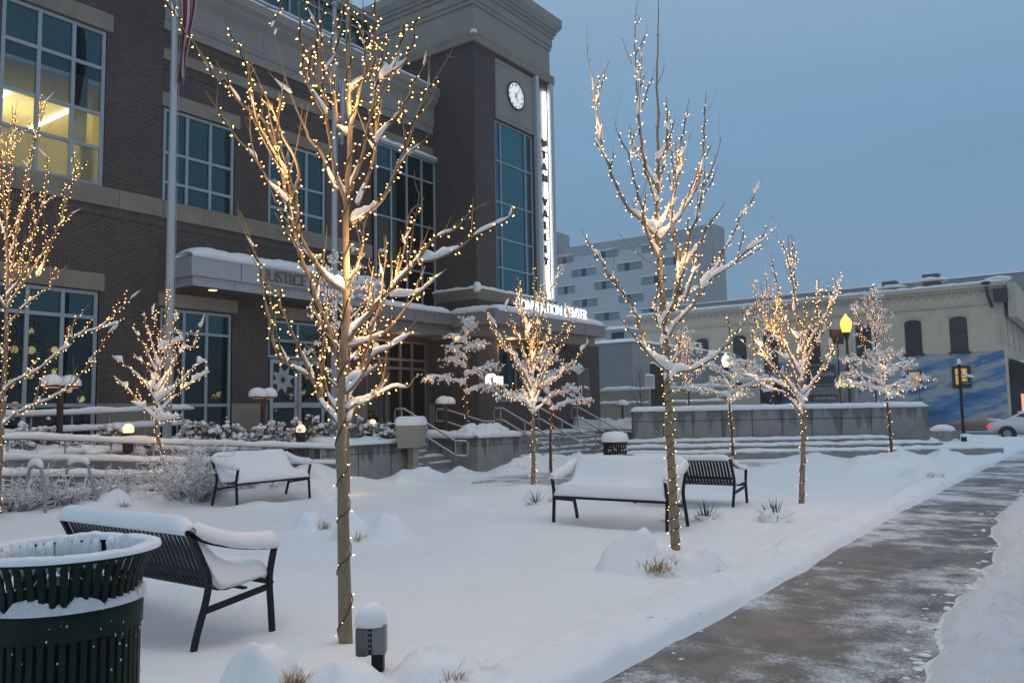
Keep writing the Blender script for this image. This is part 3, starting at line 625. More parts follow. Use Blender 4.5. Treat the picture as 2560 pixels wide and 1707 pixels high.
window_y([23.92, 24.32, 25.92, 26.40], [6.12, 7.05, 8.15, 9.52, 11.08, 12.60], Yt+.13, 'glass_tower', fw=.05)
b = MB(); b.box(23.96, Yt-.05, 12.66, 26.50, Yt+.05, 14.98); pan = bp(b, 'clock_panel', 'stone_clean')
b = MB(); x0, x1, z0, z1 = 24.06, 26.40, 12.78, 14.86
for a in ((x0, z0, x1, z0+.03), (x0, z1-.03, x1, z1), (x0, z0+.03, x0+.03, z1-.03), (x1-.03, z0+.03, x1, z1-.03)): b.box(a[0], Yt-.058, a[1], a[2], Yt-.048, a[3])
bp(b, 'panel_groove', 'stone')
ck = MB(); ck.lathe([(.50, 0), (.56, 0), (.56, .05), (.50, .05)], 40); MC = Matrix.Translation((25.22, Yt-.05, 13.88)) @ Matrix.Rotation(math.pi/2, 4, 'X')
ck.v = [tuple(MC @ Vector(p)) for p in ck.v]; clock = bp(ck, 'clock', 'iron_brown')
def under(parent, mb, name, mat, smooth=False):
    o = mb.build(name, M_[mat], None, smooth); o.parent = parent
    if parent.parent is None: o.matrix_parent_inverse = Matrix.Translation(-parent.location)
    return o
fb = MB(); fb.lathe([(0.0, .02), (.53, .02)], 40); fb.v = [tuple(MC @ Vector(p)) for p in fb.v]; under(clock, fb, 'clock_face', 'clock_lit')
nb = MB()
for k, tx in enumerate(['XII', 'I', 'II', 'III', 'IIII', 'V', 'VI', 'VII', 'VIII', 'IX', 'X', 'XI']):
    a = -2*math.pi*k/12; w = text_mesh(MB(), tx, .11, .004, Matrix.Identity(4), 0, .8)
    text_mesh(nb, tx, .11, .004, MC @ Matrix.Rotation(a, 4, 'Z') @ Matrix.Translation((-w/2, .385, .03)), .002, .8)
under(clock, nb, 'numerals', 'paint_black')
hb = MB()
for ang, ln, w in ((-2*math.pi*(5+6.5/60)/12, .30, .045), (-2*math.pi*6.5/60, .46, .03)):
    R = MC @ Matrix.Rotation(ang, 4, 'Z'); hb.hexa([R @ Vector(p) for p in ((-w/2, -.12, .035), (w/2, -.12, .035), (w/2, -.12, .045), (-w/2, -.12, .045))], [R @ Vector(p) for p in ((-w/5, ln, .035), (w/5, ln, .035), (w/5, ln, .045), (-w/5, ln, .045))])
under(clock, hb, 'hands', 'paint_black')
b = MB(); b.box(26.50, Yt-.16, 5.6, 26.72, Yt-.01, 15.12); b.box(27.52, Yt-.16, 5.6, 27.76, Yt-.01, 15.12); bp(b, 'steel_column', 'pole_white')
plain('brick_graze_lit', (.42, .40, .37), .8, var=.15, scale=3)  # niche brick coloured pale, the grazing glow of the strip put into its colour
b = MB(); b.box(26.74, Yt+.12, 6.0, 27.50, Yt+.2, 15.0); z = 6.05
bp(b, 'sign_niche', 'brick_graze_lit')
b = MB()
while z < 14.9: b.box(26.74, Yt+.112, z, 27.50, Yt+.122, z+.045); z += .0677
bp(b, 'niche_bricks', 'brick_graze_lit')
b = MB(); b.box(27.38, Yt+.02, 6.0, 27.46, Yt+.10, 14.75); bp(b, 'sign_light', 'sign_strip')
sl = MB()
for k, ch in enumerate('UTAH VALLEY'):
    if ch == ' ': continue
    w = text_mesh(MB(), ch, .42, .04, Matrix.Identity(4)); z = 12.36-k*.482
    text_mesh(sl, ch, .42, .05, Matrix.Translation((27.13-w/2, Yt-.06, z)) @ Matrix.Rotation(math.pi/2, 4, 'X'), .012)
bp(sl, 'sign_lettering', 'frame_bronze')
# lobby doors, storefront, small lit sign, louvres
fr = [19.32, 20.3, 21.0, 21.6, 22.38]
window_y(fr, [.97, 3.3, 3.6, 4.28], 20.12, 'glass_bronze', frame='frame_bronze', fw=.09, name='lobby_doors', glasses=['glass_bronze', 'glass_bronze', 'glass_dark'])
window_y([23.87, 25.0, 26.1, 27.18], [2.22, 4.18], Yt+.1, 'glass_dark', frame='frame_bronze', fw=.07)
b = MB(); b.box(23.8, Yt-.06, 2.08, 27.25, Yt+.05, 2.2); bp(b, 'window_ledge', 'panel_tan')
sp = pY(1236, 952, Yt-.12)
b = MB(); b.box(sp[0]-.18, Yt-.20, sp[2]-.13, sp[0]+.42, Yt-.03, sp[2]+.17); b2 = MB()
c_ = Vector((sp[0]-.20, Yt-.215, sp[2]+.02)); MS = Matrix.Translation(c_) @ Matrix.Rotation(math.pi/2, 4, 'X')
dd = MB(); dd.lathe([(.13, -.18), (.24, -.18), (.24, 0), (.13, 0)], 28); b.add([MS @ Vector(p) for p in dd.v], dd.f)
lit = bp(b, 'blade_sign', 'sign_lit')
dd = MB(); dd.lathe([(0, -.02), (.13, -.02)], 24); b2.add([MS @ Vector(p) for p in dd.v], dd.f); under(lit, b2, 'sign_disc', 'frame_bronze')
tm = MB()
for k, tx in enumerate(('CENTER', 'STREET')): text_mesh(tm, tx, .09, .002, Matrix.Translation((sp[0]+.09, Yt-.205, sp[2]+.04-.1*k)) @ Matrix.Rotation(math.pi/2, 4, 'X'), 0, .9)
under(lit, tm, 'sign_lettering', 'frame_bronze')
b = MB()
for k in range(14): b.box(29.3, Yt-.03, 2.3+k*.09, 30.3, Yt-.005, 2.34+k*.09)
bp(b, 'louvre', 'panel_tan')
b = MB(); b.box(14.0, 20.5, .1, 31.0, 21.5, .9); b.box(-2, 20.4, 0, 31, 27, .19); bp(b, 'floor_slab', 'dark_inside')
b = MB(); b.box(11.9, 20.22, .9, 19.2, 20.3, 7.0); b.box(11.86, 20.22, 7.0, 22.7, 20.3, 12.1); b.box(19.2, 20.22, .9, 22.7, 20.3, 6.9); b.box(23.8, Yt+.25, 2.0, 27.3, Yt+.3, 12.7); b.box(-2, 20.2, .9, 11.9, 20.28, 7.0); b.box(-2, 20.2, 10.2, 11.8, 20.28, 16.4); bp(b, 'inner_wall', 'dark_inside')
def part(parent, mb, name, mat, smooth=False):
    o = mb.build(name, M_[mat], parent, smooth); return o
# ---------------------------------------------------------------- forecourt walls, ramp, stairs (world coordinates, things at the origin of their own base)
def wthing(name, label, cat, x, y, z=0, group=None): return thing(name, label, cat, (x, y, z), 0, group)
def wpart(parent, mb, name, mat, smooth=False):
    o = mb.build(name, M_[mat], None, smooth); o.parent = parent
    if parent.parent is None: o.matrix_parent_inverse = Matrix.Translation(-parent.location)
    return o
def joints_y(mb, xs_, Y, z0, z1, w=.02):
    for x in xs_: mb.box(x, Y-.004, z0, x+w, Y+.01, z1)
# planter left of the narrow stair
t = wthing('planter', 'long concrete planter wall with dark drip stains beside the tan kiosk', 'planter', 14.7, 15.3)
b = MB(); b.box(13.2, 15.2, -.1, 16.18, 15.5, .95); b.box(15.9, 15.503, -.1, 16.18, 19.0, .948); b.box(13.2, 15.503, -.1, 13.5, 17.0, .948); wpart(t, b, 'wall', 'concrete')
b = MB(); b.box(13.5, 15.45, .5, 15.95, 19.3, .88); wpart(t, b, 'planter_soil', 'dark_inside')
b = MB(); joints_y(b, (14.4, 15.55), 15.2, 0, .95); b.box(13.2, 15.194, .70, 16.18, 15.21, .715); wpart(t, b, 'joints', 'paint_black')
b = MB(); snow_ribbon(b, [(13.2, 15.35, .95), (16.15, 15.35, .95)], .34, .10, 31); snow_pad(b, 13.5, 15.4, 16.0, 19.3, .86, .2, 5); wpart(t, b, 'snow_cap', 'snow', True)
# planter between the stairs
t = wthing('planter', 'concrete planter between two flights of stairs with icicles under its snow', 'planter', 19.2, 15)
b = MB(); b.box(18.2, 14.44, -.1, 20.28, 14.72, 1.0); b.box(18.2, 14.723, -.1, 18.48, 17.2, .998); b.box(20.0, 14.723, -.1, 20.28, 17.2, .998); wpart(t, b, 'wall', 'concrete')
b = MB(); b.box(18.45, 14.7, .4, 20.05, 17.4, .92); wpart(t, b, 'planter_soil', 'dark_inside')
b = MB(); b.box(18.19, 14.434, .76, 20.28, 14.45, .775); b.box(18.194, 14.45, .76, 18.21, 17.2, .775); wpart(t, b, 'joints', 'paint_black')
b = MB(); snow_ribbon(b, [(18.34, 17.2, 1.0), (18.34, 14.6, 1.0)], .32, .15, 33); snow_ribbon(b, [(18.22, 14.58, 1.0), (20.26, 14.58, 1.0)], .32, .17, 34); snow_pad(b, 18.4, 14.6, 20.1, 17.4, .95, .20, 5)
for x, y, r in ((18.6, 15.0, .2), (18.75, 15.3, .24), (19.0, 14.95, .2), (19.3, 15.0, .30), (19.55, 15.15, .34), (19.85, 15.0, .32), (19.9, 15.5, .3), (19.2, 15.5, .3)): b.blob((x, y, 1.08), (r*1.1, r*1.1, r*.95), x*7, 12, 8, .2)
wpart(t, b, 'snow_cap', 'snow', True)
b = MB()
for k in range(9):
    x = 19.5+k*.035+.01*math.sin(k*5); l = .07+.12*abs(math.sin(k*2.3)); b.tube([(x, 14.42, 1.0), (x, 14.42, 1.0-l)], [.008, .002], 5)
wpart(t, b, 'icicles', 'pane_frost')
# planter right of the broad steps
t = wthing('planter', 'low concrete planter with rumpled snow between the broad steps and the seating', 'planter', 29.6, 15)
b = MB(); b.box(28.24, 14.63, -.1, 31.2, 14.93, .98); b.box(28.24, 14.933, -.1, 28.54, 17.6, .978); wpart(t, b, 'wall', 'concrete')
b = MB(); b.box(28.5, 14.9, .4, 31.2, 17.8, .9); wpart(t, b, 'planter_soil', 'dark_inside')
b = MB(); b.box(28.23, 14.624, .76, 31.2, 14.64, .775); b.box(28.234, 14.64, .76, 28.25, 17.6, .775); wpart(t, b, 'joints', 'paint_black')
b = MB(); snow_ribbon(b, [(28.4, 17.6, .98), (28.4, 14.75, .98)], .36, .16, 35); snow_ribbon(b, [(28.3, 14.78, .98), (31.2, 14.78, .98)], .36, .17, 36); snow_pad(b, 28.4, 14.7, 31.2, 17.8, .95, .30, 8, .15, .8)
wpart(t, b, 'snow_cap', 'snow_rough', True)
# stairs
def stairs(label, x0, x1, y0, n, rise, run, seed):
    t = wthing('stairs', label, 'stairs', (x0+x1)/2, y0)
    b = MB()
    for k in range(n): b.box(x0, y0+k*run, -.1 if k == 0 else k*rise+.002, x1, y0+(n+4)*run, (k+1)*rise)
    wpart(t, b, 'steps', 'concrete_plain')
    b = MB()
    for k in range(n):
        xa = x0
        rng = random.Random(seed+k)
        while xa < x1-.2:
            w = rng.uniform(.3, 1.6); xb = min(x1, xa+w)
            if rng.random() < .8: snow_ribbon(b, [(xa, y0+k*run+run*.55, (k+1)*rise), (xb, y0+k*run+run*.55, (k+1)*rise)], run*.55, rng.uniform(.03, .09), seed+k, .08)
            xa = xb+rng.uniform(0, .3)
    snow_pad(b, x0, y0+n*run+.05, x1, y0+(n+4)*run, n*rise, .10, seed, .2)
    wpart(t, b, 'snow_patches', 'snow_rough', True)
stairs('narrow dark concrete stair with snowy treads between kiosk and planter', 16.2, 18.19, 14.95, 6, .155, .31, 40)
stairs('broad concrete steps with patchy snow leading up to the lobby', 20.29, 28.23, 14.75, 6, .155, .31, 60)
def stair_rail(label, x, y0, y1, z0, z1, post_ys, group='steel handrails on the stairs', loop=True):
    t = wthing('stair_railing', label, 'railing', x, y0, 0, group)
    for hh, nm in ((.90, 'handrail'), (.50, 'lower_rail')):
        b = MB()
        if hh > .8:
            pts = [(x, y0-.38, z0+.50), (x, y0-.42, z0+.54), (x, y0-.42, z0+.86), (x, y0-.38, z0+.90), (x, y0, z0+.90), (x, y1, z1+.90), (x, y1+.34, z1+.90), (x, y1+.38, z1+.86), (x, y1+.38, z1+.54), (x, y1+.34, z1+.50)]
        else: pts = [(x, y0-.38, z0+.50), (x, y0, z0+.50), (x, y1, z1+.50), (x, y1+.34, z1+.50)]
        b.tube(pts, .024, 8); wpart(t, b, nm, 'steel_rail', True)
        b = MB(); b.tube([Vector(p)+Vector((0, 0, .022)) for p in pts[3 if hh > .8 else 0:7 if hh > .8 else 4]], .018, 6); wpart(t, b, 'snow_line', 'snow', True)
    for yy in post_ys:
        zz = z0+(z1-z0)*min(1, max(0, (yy-y0)/(y1-y0))); b = MB(); b.tube([(x, yy, zz-.02), (x, yy, zz+.9)], .022, 8); wpart(t, b, 'post', 'steel_rail', True)
ry0, ry1 = 14.95, 16.8
stair_rail('steel handrail with two bars beside the tan kiosk on the narrow stair', 17.75, ry0-.1, ry1, 0, .93, [14.86, 15.9, 16.9])
stair_rail('steel handrail at the top behind the shrubs of the middle planter', 21.2, 16.5, 18.2, .5, .93, [16.6, 18.2])
stair_rail('steel handrail left of the red trunk on the broad steps', 22.6, ry0, ry1, 0, .93, [14.95, 15.9, 16.9])
stair_rail('steel handrail right of the red trunk on the broad steps', 24.9, ry0, ry1, 0, .93, [14.95, 15.9, 16.9])
stair_rail('steel handrail behind the black can at the end of the broad steps', 27.6, ry0, ry1, 0, .93, [14.95, 15.9, 16.9])
# ramp with its railings
t = wthing('ramp', 'concrete access ramp with dark retaining wall along the shrubs', 'ramp', 9, 15.9)
b = MB()
def rz(x): return .0+(13.2-x)/13.0
b.hexa([(0, 15.52, -.1), (13.2, 15.22, -.1), (13.2, 15.42, -.1), (0, 15.72, -.1)], [(0, 15.52, rz(0)+.22), (13.2, 15.22, rz(13.2)+.22), (13.2, 15.42, .22), (0, 15.72, rz(0)+.22)])
b.hexa([(0, 15.723, -.1), (13.2, 15.423, -.1), (13.2, 16.9, -.1), (0, 16.9, -.1)], [(0, 15.723, rz(0)), (13.2, 15.423, rz(13.2)), (13.2, 16.9, 0), (0, 16.9, rz(0))]); wpart(t, b, 'ramp_wall', 'concrete_plain')
b = MB(); b.box(0, 16.903, -.1, 13.2, 17.1, 1.0); b.box(0, 17.1, -.1, 13.2, 18.4, .93); b.box(0, 18.4, -.1, 13.2, 18.6, 1.08); b.box(0, 18.6, -.1, 16, 19.9, .90); wpart(t, b, 'upper_walls', 'concrete_plain')
b = MB(); b.box(4, 14.9, -.1, 10.6, 15.1, .34); wpart(t, b, 'kerb_wall', 'concrete_plain')
b = MB(); snow_ribbon(b, [(0, 15.62, rz(0)+.22), (13.2, 15.32, rz(13.2)+.22)], .24, .13, 51); snow_ribbon(b, [(0, 17.0, 1.0), (13.2, 17.0, 1.0)], .24, .13, 52); snow_ribbon(b, [(0, 18.5, 1.08), (13.2, 18.5, 1.08)], .24, .12, 53); snow_ribbon(b, [(4, 15, .34), (10.6, 15, .34)], .26, .12, 54); snow_pad(b, 0, 17.05, 13.4, 18.45, .93, .22, 9, .15, .5); snow_pad(b, 0, 18.6, 13, 19.9, .9, .12, 10, .3)
b.hexa([(0, 15.72, rz(0)-.02), (13.2, 15.42, -.02), (13.2, 16.9, -.02), (0, 16.9, rz(0)-.02)], [(0, 15.72, rz(0)+.12), (13.2, 15.42, .12), (13.2, 16.9, .12), (0, 16.9, rz(0)+.12)])
wpart(t, b, 'snow_cap', 'snow', True)
def long_rail(label, pts, h, posts, bars=(1.0,)):
    t = wthing('ramp_railing', label, 'railing', pts[0][0], pts[0][1], 0, 'pipe railings along the ramp')
    P = [Vector(p) for p in pts]
    for fr_ in bars:
        b = MB(); b.tube([p+Vector((0, 0, h*fr_)) for p in P], .028, 8); wpart(t, b, 'handrail', 'steel_rail', True)
        b = MB(); snow_ribbon(b, [p+Vector((0, 0, h*fr_+.02)) for p in P], .085, .11, 3+h*fr_, .12, .02); wpart(t, b, 'snow_cap', 'snow', True)
    for k in range(posts):
        u = (k+.5)/posts*(len(P)-1); i = min(len(P)-2, int(u)); p = P[i].lerp(P[i+1], u-i); b = MB(); b.tube([p, p+Vector((0, 0, h))], .02, 8); wpart(t, b, 'post', 'steel_rail', True)
long_rail('thick snow topped pipe railing along the lower run of the ramp', [(1, 15.95, .55), (6.9, 15.86, .42), (10.0, 15.66, .20), (13.7, 15.12, -.04)], .92, 11, (1.0, .60))
long_rail('pipe railing of the upper ramp run in front of the stone building base', [(1.5, 18.55, .70), (8.2, 18.55, .86), (12.0, 18.55, .98)], .92, 9, (1.0, .6))
# ---------------------------------------------------------------- kiosk
t = thing('information_kiosk', 'tan slanted display box on a square post with thick snow on top', 'kiosk', (16.12, 14.95, 0), 0)
b = MB(); b.box(-.10, -.10, 0, .12, .10, .85); part(t, b, 'post', 'kiosk_tan')
b = MB(); b.prism([(-.55, .80), (.52, .82), (.60, 1.40), (-.62, 1.36)], 'y', -.02, .42)
b.v = [(x-.28*y if False else x, y+(.10 if False else 0), z) for x, y, z in b.v]
b2 = MB(); b2.hexa([(-.58, .0, .80), (-.06, -.28, .80), (.50, .02, .82), (.0, .34, .82)], [(-.64, .02, 1.38), (-.10, -.36, 1.36), (.56, .0, 1.38), (.0, .40, 1.40)]); bevel(part(t, b2, 'display_box', 'kiosk_tan'), .015)
b = MB(); b2 = [(-.66, .02), (-.10, -.38), (.58, .0), (.0, .42)]; b.hexa([(*p, 1.37) for p in b2], [(p[0]*.97, p[1]*.97, 1.56) for p in b2]); b.hexa([(p[0]*.97, p[1]*.97, 1.559) for p in b2], [(p[0]*.8, p[1]*.8, 1.62) for p in b2]); bevel(part(t, b, 'snow_cap', 'snow', True), .05, 3)
# ---------------------------------------------------------------- waste bins
def litter_bin(label, x, y, z, rt, rb, h, mat, near=True, rz=0):
    t = thing('trash_can', label, 'trash can', (x, y, z), rz)
    n = 50 if near else 26; b = MB(); w = math.pi*2/n*.62
    prof = [(rb, .03), (rb, h*.80), (rb*1.005, h*.86), (rb*1.03, h*.91), (rb*1.085, h*.95), (rt*.96, h*.982), (rt, h)] if near else [(rb, .03), (rb, h)]
    for k in range(n):
        a = 2*math.pi*k/n; b.lathe(prof, 2, (0, 0, 0), a-w/2, a+w/2); b.lathe([(r-.008, z_) for r, z_ in reversed(prof)], 2, (0, 0, 0), a-w/2, a+w/2)
    part(t, b, 'slats', mat)
    for z0, z1, r in ((.04, .12, rb+.006), (h*.715, h*.825, rb+.008)): b = MB(); b.lathe([(r-.014, z0), (r, z0), (r, z1), (r-.014, z1), (r-.014, z0)], 48); part(t, b, 'band', mat)
    b = MB(); b.lathe([(rt-.03, h-.012), (rt+.012, h-.004), (rt+.016, h+.008), (rt-.03, h+.012)], 48); part(t, b, 'rim_ring', mat, False)
    b = MB(); b.lathe([(rb-.05, .05), (rb-.045, h*.62)], 32); part(t, b, 'liner', 'dark_inside', True)
    if near:
        s = MB(); nn = 140; v = []; f = []; m = 9   # snow ring on the rim, sagging inward
        for k in range(nn):
            a = 2*math.pi*k/nn; q = 1+.5*mnoise.noise(Vector((math.cos(a)*2.2, math.sin(a)*2.2, 1)))+.2*mnoise.noise(Vector((math.cos(a)*9, math.sin(a)*9, 3)))
            th = .026*q
            for j in range(m):
                c_ = math.pi*j/(m-1); rr = rt-.012+.036*-math.cos(c_); v.append((rr*math.cos(a), rr*math.sin(a), h+.008+th*math.sin(c_)**.6))
        for k in range(nn):
            for j in range(m-1): k2 = (k+1) % nn; f.append((k*m+j, k2*m+j, k2*m+j+1, k*m+j+1))
        s.add(v, f)
        for k in range(n):   # snow clinging between the flared slats on the inside
            a = 2*math.pi*(k+.5)/n; 
            q = .5+.5*mnoise.noise(Vector((k*.9, 1, 2)))
            if q > .2 and math.cos(a)*-.43+math.sin(a)*-.9 < -.15: s.blob(((rt-.05)*math.cos(a), (rt-.05)*math.sin(a), h-.05), (.026, .026, .075), k, 8, 6, .3)
        # snow on the middle band ledge
        v = []; f = []; m = 7
        for k in range(nn):
            a = 2*math.pi*k/nn; q = .3+1.0*max(0, .30+mnoise.noise(Vector((math.cos(a)*2.2+4, math.sin(a)*2.2, 5))))+.55*mnoise.noise(Vector((math.cos(a)*11, math.sin(a)*11, 7)))+.3*mnoise.noise(Vector((math.cos(a)*26, math.sin(a)*26, 9)))
            for j in range(m):
                c_ = j/(m-1); rr = rb+.022-.05*c_*.8+.01*math.sin(c_*3.1); v.append((rr*math.cos(a), rr*math.sin(a), h*.818+.05*max(.08, q)*math.sin(min(1, c_*1.5)*math.pi/2)))
        for k in range(nn):
            for j in range(m-1): k2 = (k+1) % nn; f.append((k*m+j, k2*m+j, k2*m+j+1, k*m+j+1))
        s2 = MB(); s2.add(v, f); part(t, s2, 'band_snow', 'snow_rough', True); rr_ = random.Random(5)
        for k in range(80):
            a = rr_.uniform(-2.6, 1.2); z_ = rr_.uniform(.35, h*.86); r_ = rr_.uniform(.0015, .005)
            s.blob(((rb+.006)*math.cos(a), (rb+.006)*math.sin(a), z_), (r_*.8, r_*.8, r_*1.3), k, 6, 4)
        part(t, s, 'snow_cover', 'snow', True)
    else:
        s = MB(); s.lathe([(rt+.03, h-.02), (rt+.05, h+.06), (rt+.01, h+.17), (rt*.6, h+.22), (0, h+.235)], 28); rr_ = random.Random(9)
        for k in range(60):
            a = rr_.uniform(-3.2, -.2); z_ = h*rr_.choice((.55, .6, .15, .8))+rr_.uniform(-.02, .02); s.blob(((rb+.01)*math.cos(a), (rb+.01)*math.sin(a), z_), (.012, .012, .022), k, 6, 4)
        part(t, s, 'snow_cover', 'snow', True)
        b = MB(); b.lathe([(rt, h), (rt+.03, h), (rt+.03, h-.05), (rt, h-.05)], 32); part(t, b, 'rim', mat)
    return t
litter_bin('green slatted trash can with flared snowy rim in the near corner', 1.74, 3.60, 0, .352, .30, 1.06, 'can_green')
cb = pD(1537, 1100, 19.6); litter_bin('black slatted trash can with a snow dome by the broad steps', cb[0], cb[1], 0, .275, .275, .95, 'black_steel', False)
# ---------------------------------------------------------------- benches
BPROF = [(-.42, .815), (-.40, .835), (-.37, .835), (-.345, .80), (-.30, .70), (-.25, .58), (-.215, .49), (-.18, .435), (-.12, .40), (-.04, .39), (.06, .405), (.16, .43), (.23, .435), (.275, .42), (.30, .385)]
def strip(mb, prof, x0, x1, th=.006):
    n = len(prof); v = []; f = []
    for i, (y, z) in enumerate(prof):
        y2, z2 = prof[min(i+1, n-1)]; y1, z1 = prof[max(i-1, 0)]; d = math.hypot(y2-y1, z2-z1); ny, nz = -(z2-z1)/d*th, (y2-y1)/d*th
        v += [(x0, y, z), (x1, y, z), (x1, y-ny, z-nz), (x0, y-ny, z-nz)]
    for i in range(n-1):
        a = i*4; c = a+4
        for k in range(4): f.append((a+k, a+(k+1) % 4, c+(k+1) % 4, c+k))
    mb.add(v, f)
def smoothpts(P, n=6):
    P = [Vector(p) for p in P]; out = []
    for i in range(len(P)-1):
        p0 = P[max(i-1, 0)]; p1 = P[i]; p2 = P[i+1]; p3 = P[min(i+2, len(P)-1)]
        for k in range(n):
            t = k/n; out.append(.5*((2*p1)+(p2-p0)*t+(2*p0-5*p1+4*p2-p3)*t*t+(3*p1-p0-3*p2+p3)*t**3))
    out.append(P[-1]); return out
def bench(label, x, y, z, rz, seed, deep=.14, Lb=1.80):
    t = thing('park_bench', label, 'bench', (x, y, z), rz, 'slatted steel benches on the snowy lawn'); hx = Lb/2
    b = MB(); n = 30
    for k in range(n):
        xa = -hx+.05+(Lb-.10)*k/n; strip(b, BPROF, xa+.010, xa+(Lb-.10)/n-.010, .008)
    for y_, z_ in (BPROF[1], BPROF[13]): b.tube([(-hx, y_, z_), (hx, y_, z_)], .017, 8)
    b.tube([(-hx, .308, .383), (hx, .308, .383)], .018, 8)
    b.box(-hx, -.245, .50, hx, -.235, .54); b.box(-hx, .05, .375, hx, .09, .39)
    part(t, b, 'seat_slats', 'black_steel')
    for sx in (-1, 1):
        xx = sx*hx
        b = MB(); P = smoothpts([(xx, -.40, .83), (xx, -.25, .755), (xx, -.02, .69), (xx, .20, .655), (xx, .33, .645)])
        for a, c in zip(P[:-1], P[1:]): b.beam(a, c+(c-a)*.05, .038, .03)
        part(t, b, 'armrest', 'black_steel')
        b = MB(); P = smoothpts([(xx, .33, .65), (xx, .30, .52), (xx, .285, .40), (xx, .30, .2), (xx, .325, -.12)])
        for a, c in zip(P[:-1], P[1:]): b.beam(a, c+(c-a)*.04, .038, .034, (0, 1, 0))
        part(t, b, 'leg', 'black_steel')
        b = MB(); P = smoothpts([(xx, -.385, .83), (xx, -.30, .66), (xx, -.235, .50), (xx, -.25, .35), (xx, -.32, .12), (xx, -.37, -.12)])
        for a, c in zip(P[:-1], P[1:]): b.beam(a, c+(c-a)*.04, .038, .034, (0, 1, 0))
        part(t, b, 'leg', 'black_steel')
        b = MB(); b.beam((xx, -.27, .28), (xx, .285, .36), .03, .04); part(t, b, 'stretcher', 'black_steel')
    # snow: blanket on seat and back, ridge on the back rail, ridges on the arms
    s = MB(); nx = 48; v = []; f = []; kq = deep/.2
    TOP = [(-.435, .82), (-.445, .875), (-.40, .84+.12*kq), (-.33, .83+.11*kq), (-.25, .70+.16*kq), (-.15, .56+.17*kq), (-.04, .46+.17*kq), (.08, .43+.155*kq), (.19, .435+.15*kq), (.27, .43+.14*kq), (.31, .42+.10*kq), (.33, .415+.03*kq), (.315, .405)]
    TOP = [(p.x, p.y) for p in smoothpts([(a, b_, 0) for a, b_ in TOP], 2)]
    base = [(BPROF[j][0], BPROF[j][1]+.004) for j in range(len(BPROF)-1, 0, -2)]; R = len(TOP)+len(base)
    for i in range(nx+1):
        xx = -hx+.01+(Lb-.02)*i/nx; di = min(i, nx-i); ed = [.30, .72, .90, .97][di] if di < 4 else 1
        for j, (y_, z_) in enumerate(TOP):
            w = .016*mnoise.noise(Vector((xx*1.6, y_*4, seed)))+.006*mnoise.noise(Vector((xx*7, y_*9, seed)))
            k2 = min(range(len(BPROF)), key=lambda q: abs(BPROF[q][0]-y_)); by, bz = BPROF[k2]
            inner = 0 < j < len(TOP)-1
            v.append((xx, by+(y_-by)*ed, bz+(z_-bz)*ed+(w*ed if inner else 0)))
        for y_, z_ in base: v.append((xx, y_, z_))
    for i in range(nx):
        for k in range(R): k2 = (k+1) % R; f.append((i*R+k, i*R+k2, (i+1)*R+k2, (i+1)*R+k))
    f.append(tuple(range(R-1, -1, -1))); f.append(tuple(nx*R+k for k in range(R))); s.add(v, f)
    for sx in (-1, 1):
        P = smoothpts([(sx*hx, -.36, .845), (sx*hx, -.25, .775), (sx*hx, -.02, .705), (sx*hx, .20, .668), (sx*hx, .34, .66)], 4)
        snow_ribbon(s, P, .075, deep*.62, seed+2+sx, .06, .008, True, 7, .15)
    o = part(t, s, 'snow_cover', 'snow', True); return t
bench('near black slatted bench seen from behind beside the green trash can', 3.74, 6.10, 0, -math.pi/2, 1, .17)
bench('snow filled bench facing the camera right of center beside a lit trunk', 10.52, 5.80, 0.02, math.pi/2, 2, .20)
bench('snow filled bench turned toward the lawn in front of the twiggy bush', 10.08, 13.22, 0.06, math.pi+.09, 3, .17)
bench('black slatted bench seen from behind with its back free of snow', 13.55, 6.05, -.03, -math.pi/2, 4, .13)
# ---------------------------------------------------------------- bike racks
def rack(label, a, c, h=.92):
    t = thing('bike_rack', label, 'bike rack', ((a[0]+c[0])/2, (a[1]+c[1])/2, 0), 0, 'steel hoop bike racks')
    o = np.array([(a[0]+c[0])/2, (a[1]+c[1])/2]); a = np.array(a)-o; c = np.array(c)-o; d = (c-a); L_ = np.linalg.norm(d); d = d/L_
    P = [(*a, -.05), (*(a*.92), h*.4)]+[(*(d*(-L_*.30*math.cos(k*math.pi/8))), h-.16+.16*math.sin(k*math.pi/8)) for k in range(9)]+[(*(c*.92), h*.4), (*c, -.05)]
    b = MB(); b.tube(P, .026, 10); part(t, b, 'hoop', 'steel_rail', True)
    s = MB(); q = [Vector(p)+Vector((0, 0, .055)) for p in P[3:10]]; s.tube(q, [.03, .05, .062, .066, .062, .05, .03], 10); part(t, s, 'snow_cap', 'snow', True)
rack('tall steel hoop bike rack between two others with a thick snow cap', (6.42, 14.72), (6.58, 14.27)); rack('steel hoop bike rack nearest the small lit tree', (7.12, 14.98), (7.55, 14.55)); rack('steel hoop bike rack cut off by the picture edge', (5.45, 14.4), (5.75, 14.05))
